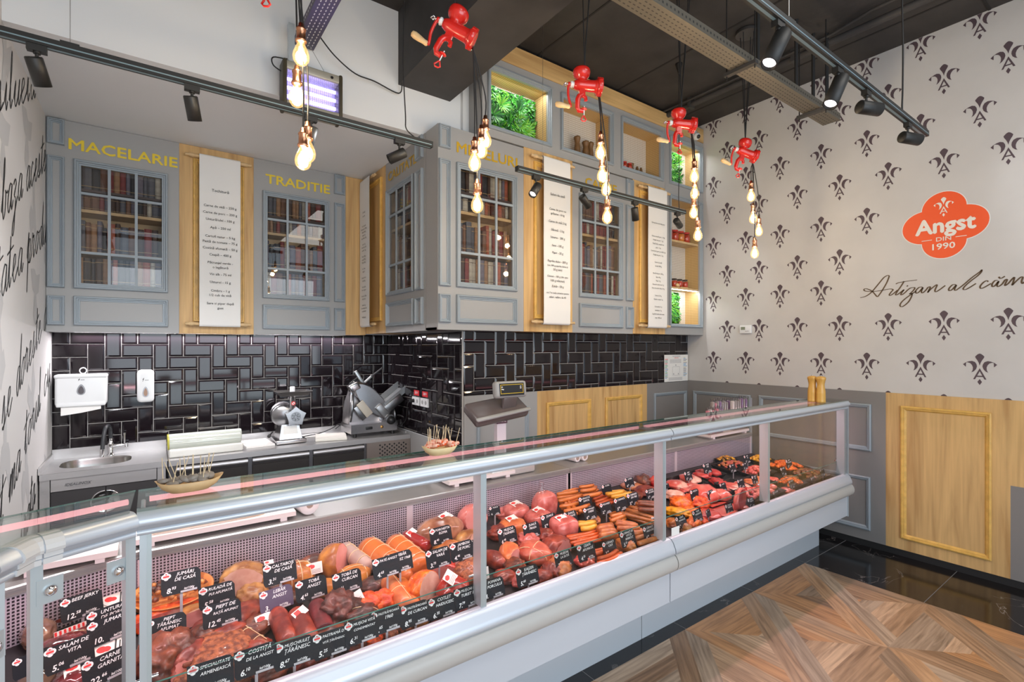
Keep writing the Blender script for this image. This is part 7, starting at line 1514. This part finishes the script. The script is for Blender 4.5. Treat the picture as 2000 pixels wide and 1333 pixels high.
# ---------- the chalk price tags: (u, v, y, width px, lines, price, yaw)
TAGS = [
 (160, 1183, 2.20, 84, ['BEEF JERKY'], '12.58', 22, 'corner case, top'), (212, 1208, 2.10, 96, ['UNTURA', 'DE PORC'], '7.64', 22, 'corner case, lying under the tub'), (214, 1228, 2.02, 84, ['JUMARI'], '10.', 22, 'corner case, partly behind the post'),
 (136, 1278, 2.00, 92, ['SALAM DE', 'VITA'], '5.06', 20, 'corner case, front'), (208, 1303, 1.93, 84, ['CARNE', 'GARNITA'], '22.66', 24, 'corner case, lower right'), (64, 1296, 2.00, 50, ['SALAM'], '', 22, 'corner case, cut off by the left post'),
 (354, 1136, -2.25, 80, ['JUMĂRI', 'DE CASĂ'], '8.93', 0, 'in front of the crackling dish'), (424, 1163, 2.22, 72, ['RULADĂ DE', 'PUI AFUMATĂ'], '5.58', 4, 'below the large roulade'), (434, 1200, 2.10, 80, ['PIEPT DE', 'RAȚĂ AFUMAT'], '12.45', 2, 'over the red duck breast'),
 (547, 1119, -2.16, 70, ['CALTABOȘ', 'DE CASĂ'], '3.31', 4, 'before the blood sausages'), (540, 1170, 2.14, 76, ['LEBĂR', 'ANGST'], '3.', 8, 'left of the labelled salami'), (608, 1150, 2.20, 74, ['TOBĂ', 'ANGST'], '4.63', 4, 'under the golden ball'),
 (323, 1228, 2.02, 86, ['PIEPT', 'ȚĂRĂNESC', 'AFUMAT'], '5.12', 0, 'on the bacon at far left'), (678, 1136, 2.24, 68, ['TOBĂ DE', 'CURCAN'], '4.11', 4, 'before the sliced headcheese'),
 (412, 1318, 1.795, 84, ['SPECIALITATE', 'ARMENEASCĂ'], '6.', 0, 'front row, far left'), (500, 1290, 1.795, 86, ['COSTIȚĂ', 'DE LA ANGST'], '6.10', 0, 'front row, second'), (574, 1275, 1.795, 74, ['MUȘCHIULEȚ', 'ȚĂRĂNESC'], '8.67', 0, 'front row, third'), (647, 1256, 1.795, 70, ['PASTRAMĂ DE', 'VITĂ ȚĂRĂNEASCĂ'], '5.25', 0, 'front row, fourth'),
 (706, 1232, 1.795, 56, ['MUȘCHI VITĂ', 'CONDIMENTAT'], '6.31', 0, 'front row, fifth'), (754, 1212, 1.80, 60, ['PASTRĂMIOARĂ', '1960'], '6.65', 0, 'front row, under the orange pastrami'), (810, 1200, 1.80, 62, ['PASTRĂMIOARĂ', 'DE CURCAN'], '8.95', 0, 'front row, under the turkey breast'),
 (864, 1185, 1.80, 56, ['COTLET', 'HAIDUCESC'], '6.35', 0, 'front row, under the pale cut ham'), (913, 1166, 1.80, 50, ['MUȘCHI FILE', 'TURIST 1990'], '7.79', 0, 'front row, against the middle post'),
 (755, 1107, -2.04, 66, ['PATÉ ANGST'], '4.63', 4, 'before the left pate roll'), (780, 1098, -2.055, 50, ['LEBĂR', 'VIENEZ 1968'], '5.20', 4, 'overlapping the PATE tag'), (856, 1090, -2.02, 46, ['SALAM DE', 'VARĂ'], '3.73', 2, 'before the round pink ham'), (902, 1076, -2.03, 46, ['JAMBON', 'DE PORC'], '4.46', 2, 'right of the summer salami tag'), (861, 1046, -2.22, 44, ['PORCHETTA', 'ROMA'], '8.40', 4, 'on the wrapped porchetta'),
 (928, 1062, 2.24, 20, ['PIEPT'], '5.', 2, 'half hidden by the middle post'), (966, 998, 2.44, 22, ['MUSCHI'], '6.', 2, 'right beside the middle post at the back'),
 (991, 1046, 2.10, 42, ['MUȘCHI', 'ȚIGĂNESC'], '6.45', 4, 'before the orange pink ham'), (1038, 1036, 2.12, 36, ['ȘUNCĂ', 'PRAGA'], '5.40', 4, 'second in the ham row'), (1072, 1018, 2.20, 34, ['ȘUNCĂ'], '5.90', 4, 'small faded, above the red label'), (1114, 1012, 2.20, 32, ['ȘUNCĂ', 'PRESATĂ'], '5.90', 4, 'on the meat loaf block'),
 (1100, 1092, 1.84, 38, ['MUȘCHI', 'LA SUTĂ'], '7.20', 2, 'front, before the crusty loaf'), (1145, 1078, 1.84, 42, ['CEAFĂ', 'AFUMATĂ'], '4.35', 2, 'front, before the thin bundle'), (1190, 1070, 1.84, 34, ['CÂRNAȚI', 'CASĂ'], '3.40', 4, 'front, among red sausages'), (1226, 1052, 1.86, 40, ['CÂRNAȚI DE', 'VITĂ ȘI', 'BERBECUȚ'], '5.33', 4, 'front, right of centre'), (1268, 1040, 1.88, 32, ['CÂRNAȚI', 'HAIDUCESC'], '4.60', 4, 'front, beside the right post'),
 (962, 1150, 1.80, 46, ['POMANA', 'PORCULUI'], '4.', 0, 'front, faded at the middle post'), (1030, 1125, 1.80, 58, ['KAIZER', 'ȚĂRĂNESC'], '5.60', 0, 'front, long faded'),
 (1143, 982, 2.36, 30, ['CÂRNAȚI DE', 'SUNCAL'], '3.38', 4, 'on the frankfurter heap'), (1152, 1003, 2.26, 30, ['CREMWURȘT', 'CHEESE'], '4.05', 4, 'below the frankfurters'), (1183, 993, 2.28, 28, ['POLONEZI'], '2.79', 4, 'before the red orange stack'), (1212, 985, 2.30, 32, ['CABANOS'], '3.86', 4, 'below the yellow sausages'), (1236, 975, 2.34, 30, ['CABANOS', 'DIN TREI'], '5.40', 4, 'overlapping the CABANOS tag'), (1185, 956, 2.48, 24, ['OLTENI'], '', 4, 'low behind the yellow sausages'), (1229, 943, 2.52, 24, ['JUMĂRI'], '4.60', 4, 'at the back on the vacuum pack'), (1270, 965, 2.36, 24, ['COSTIȚĂ', 'AFUMATĂ'], '5.20', 4, 'beside the right post, back'), (1302, 950, 2.30, 12, ['PORC'], '', 4, 'sliver right of the post'),
 (1344, 930, 2.42, 22, ['PIEPT', 'PORC'], '2.20', 4, 'on the pale pork'), (1381, 915, 2.46, 24, ['PULPĂ', 'VITĂ'], '5.40', 4, 'on the beef tray'), (1431, 915, 2.38, 20, ['MICI'], '3.20', 4, 'on the minced rolls'), (1459, 897, 2.50, 20, ['PIEPT', 'PUI'], '3.30', 4, 'upper one by the yellow poultry'), (1455, 911, 2.46, 16, ['ARIPI'], '2.80', 4, 'lower one by the yellow poultry'),
 (1412, 952, 2.24, 20, ['CEAFĂ'], '3.60', 4, 'beside the pork joint'), (1447, 945, 2.24, 22, ['COTLET'], '3.95', 4, 'on the pork chops'), (1474, 937, 2.26, 20, ['PULPE', 'PUI'], '2.90', 4, 'on the peach poultry'), (1357, 967, 2.16, 26, ['MUȘCHI'], '4.50', 4, 'behind the orange chicken'), (1388, 967, 2.14, 22, ['PULPĂ'], '3.70', 10, 'before the pork joint, plum coloured'),
 (1330, 1020, 1.84, 30, ['CEAFĂ', 'MARINATĂ'], '4.10', 4, 'front left over the drumstick'), (1362, 1008, 1.86, 30, ['PULPE', 'MARINATE'], '3.90', 6, 'front, second from left'), (1383, 1003, 1.88, 18, ['ARIPI'], '', 14, 'front, third, turned aside'), (1424, 994, 1.88, 24, ['COTLET', 'FĂRĂ OS'], '4.20', 4, 'front, on the raw steak'), (1467, 982, 1.90, 22, ['CEAFĂ', 'FĂRĂ OS'], '4.40', 4, 'front, last before the post'),
 (1516, 968, 1.92, 22, ['RULOURI'], '3.80', 4, 'front, right of the post'), (1546, 946, 2.02, 20, ['FRIGĂRUI'], '4.30', 4, 'over the small orange tray'), (1588, 940, 2.02, 20, ['CEVAPI'], '', 10, 'lying by the corner tray'), (1606, 923, 2.10, 18, ['TOCĂNIȚĂ'], '3.10', 4, 'far right, leaning'), (1541, 906, 2.34, 22, ['PIEPT', 'PUI PICANT'], '3.60', 4, 'on the orange heap, back'), (1530, 921, 2.22, 20, ['ȘNIȚEL'], '3.70', 4, 'on the orange heap, front')]
for (u, v, y, w, ls, pr, yw, where) in TAGS:
    m_ = None
    if ls[0] == 'LEBĂR' and pr == '3.': m_ = [M('plum_chalkboard', (.075, .035, .085), .35)]+SLOT[1:]
    nm_ = ' '.join(ls).translate(str.maketrans('ĂÂÎȘȚÉăâîșț', 'AAISTEaaist'))
    price_tag(u, v, y, w, ls, pr, f'black chalk price tag reading {nm_}, {where}', yaw=yw, mats=m_)
# small notice on the inside of the right-hand pane
single('pane_notice', 'small white notice stuck low on the glass by the third post', 'notice', MB().box(onY(1311, 1036, 1.736).x, onY(1326, 1036, 1.736).x, 1.7335, 1.7345, onY(1318, 1046, 1.736).z, onY(1318, 1030, 1.736).z), PAPER)
# ---------- more pieces filling the middle of the case
FILL = [(975, 1040, .12, REDS, 'dark red ham end tucked by the middle post'), (1030, 1055, .13, HAMP, 'pink ham end between the vacuum hams and the tied ham'), (1062, 1045, .12, REDS, 'red smoked piece behind the tied ham'), (1125, 990, .09, HAMP, 'pink ham slice block beside the bagged loaf'), (1005, 1105, .11, SMK, 'brown smoked piece in front of the standing ham'), (1080, 1112, .11, REDS, 'red piece left of the crusty loaf'), (1142, 1095, .09, RAWP, 'pink rib end at the front among the sausages'), (985, 1002, .11, HAMP, 'pink vacuum ham end behind the orange one'), (1160, 1015, .08, SAUSK, 'coarse sausage coil beneath the CREMWURST tag'), (1240, 1005, .10, SAUSB, 'brown sausage coil behind the long smoked sausages'), (1140, 1060, .10, SAUSR, 'red sausage coil under the thin paprika bundle'), (446, 1240, .12, REDS, 'dark red smoked slab between ribs and duck breast'), (395, 1245, .12, SMK, 'brown smoked slab behind the wide ribs'), (565, 1170, .10, SMK2, 'dark blood sausage end below the golden ball'), (645, 1240, .11, SMK, 'brown dried meat in front of the shaggy beef'), (740, 1222, .10, PAPR, 'orange meat end below the two paprika pastramis'), (772, 1212, .10, SPICE, 'spiced brown piece before the turkey breasts'), (858, 1185, .11, REDS, 'dark red piece behind the COTLET tag'), (545, 1285, .12, SMK, 'brown smoked piece between the first front tags'), (470, 1305, .12, SPICE, 'spiced slab at the front left'), (620, 1275, .10, REDS, 'red smoked piece behind the tenderloin tag'), (930, 1090, .10, ROAST, 'golden ham end at the middle post')]
for i, (u, v, w, m_, n_) in enumerate(FILL): lump('meat_piece', n_, 'meat', u, v, w, w*.85, w*.55, m_, i*.9, amp=.22)
T1 = [(1352, 952, .12, RAWF, 'pale pork slice between the first two trays'), (1400, 940, .12, RAW, 'red beef slice behind the big joint'), (1455, 962, .11, RAWP, 'pork piece right of the big joint'), (1340, 958, .11, RAWP, 'pink pork piece behind the chicken'), (1545, 934, .10, MIXB, 'brown seasoned piece between the orange trays'), (1505, 938, .11, RAWP, 'pink pork piece against the right post'), (1462, 925, .10, RAWF, 'pale pork strip behind the chops'), (1545, 960, .09, RAWP, 'pink roll end at the front right')]
for i, (u, v, w, m_, n_) in enumerate(T1): lump('meat_piece', n_, 'meat', u, v, w*1.2, w, w*.35, m_, i*.9, amp=.2)
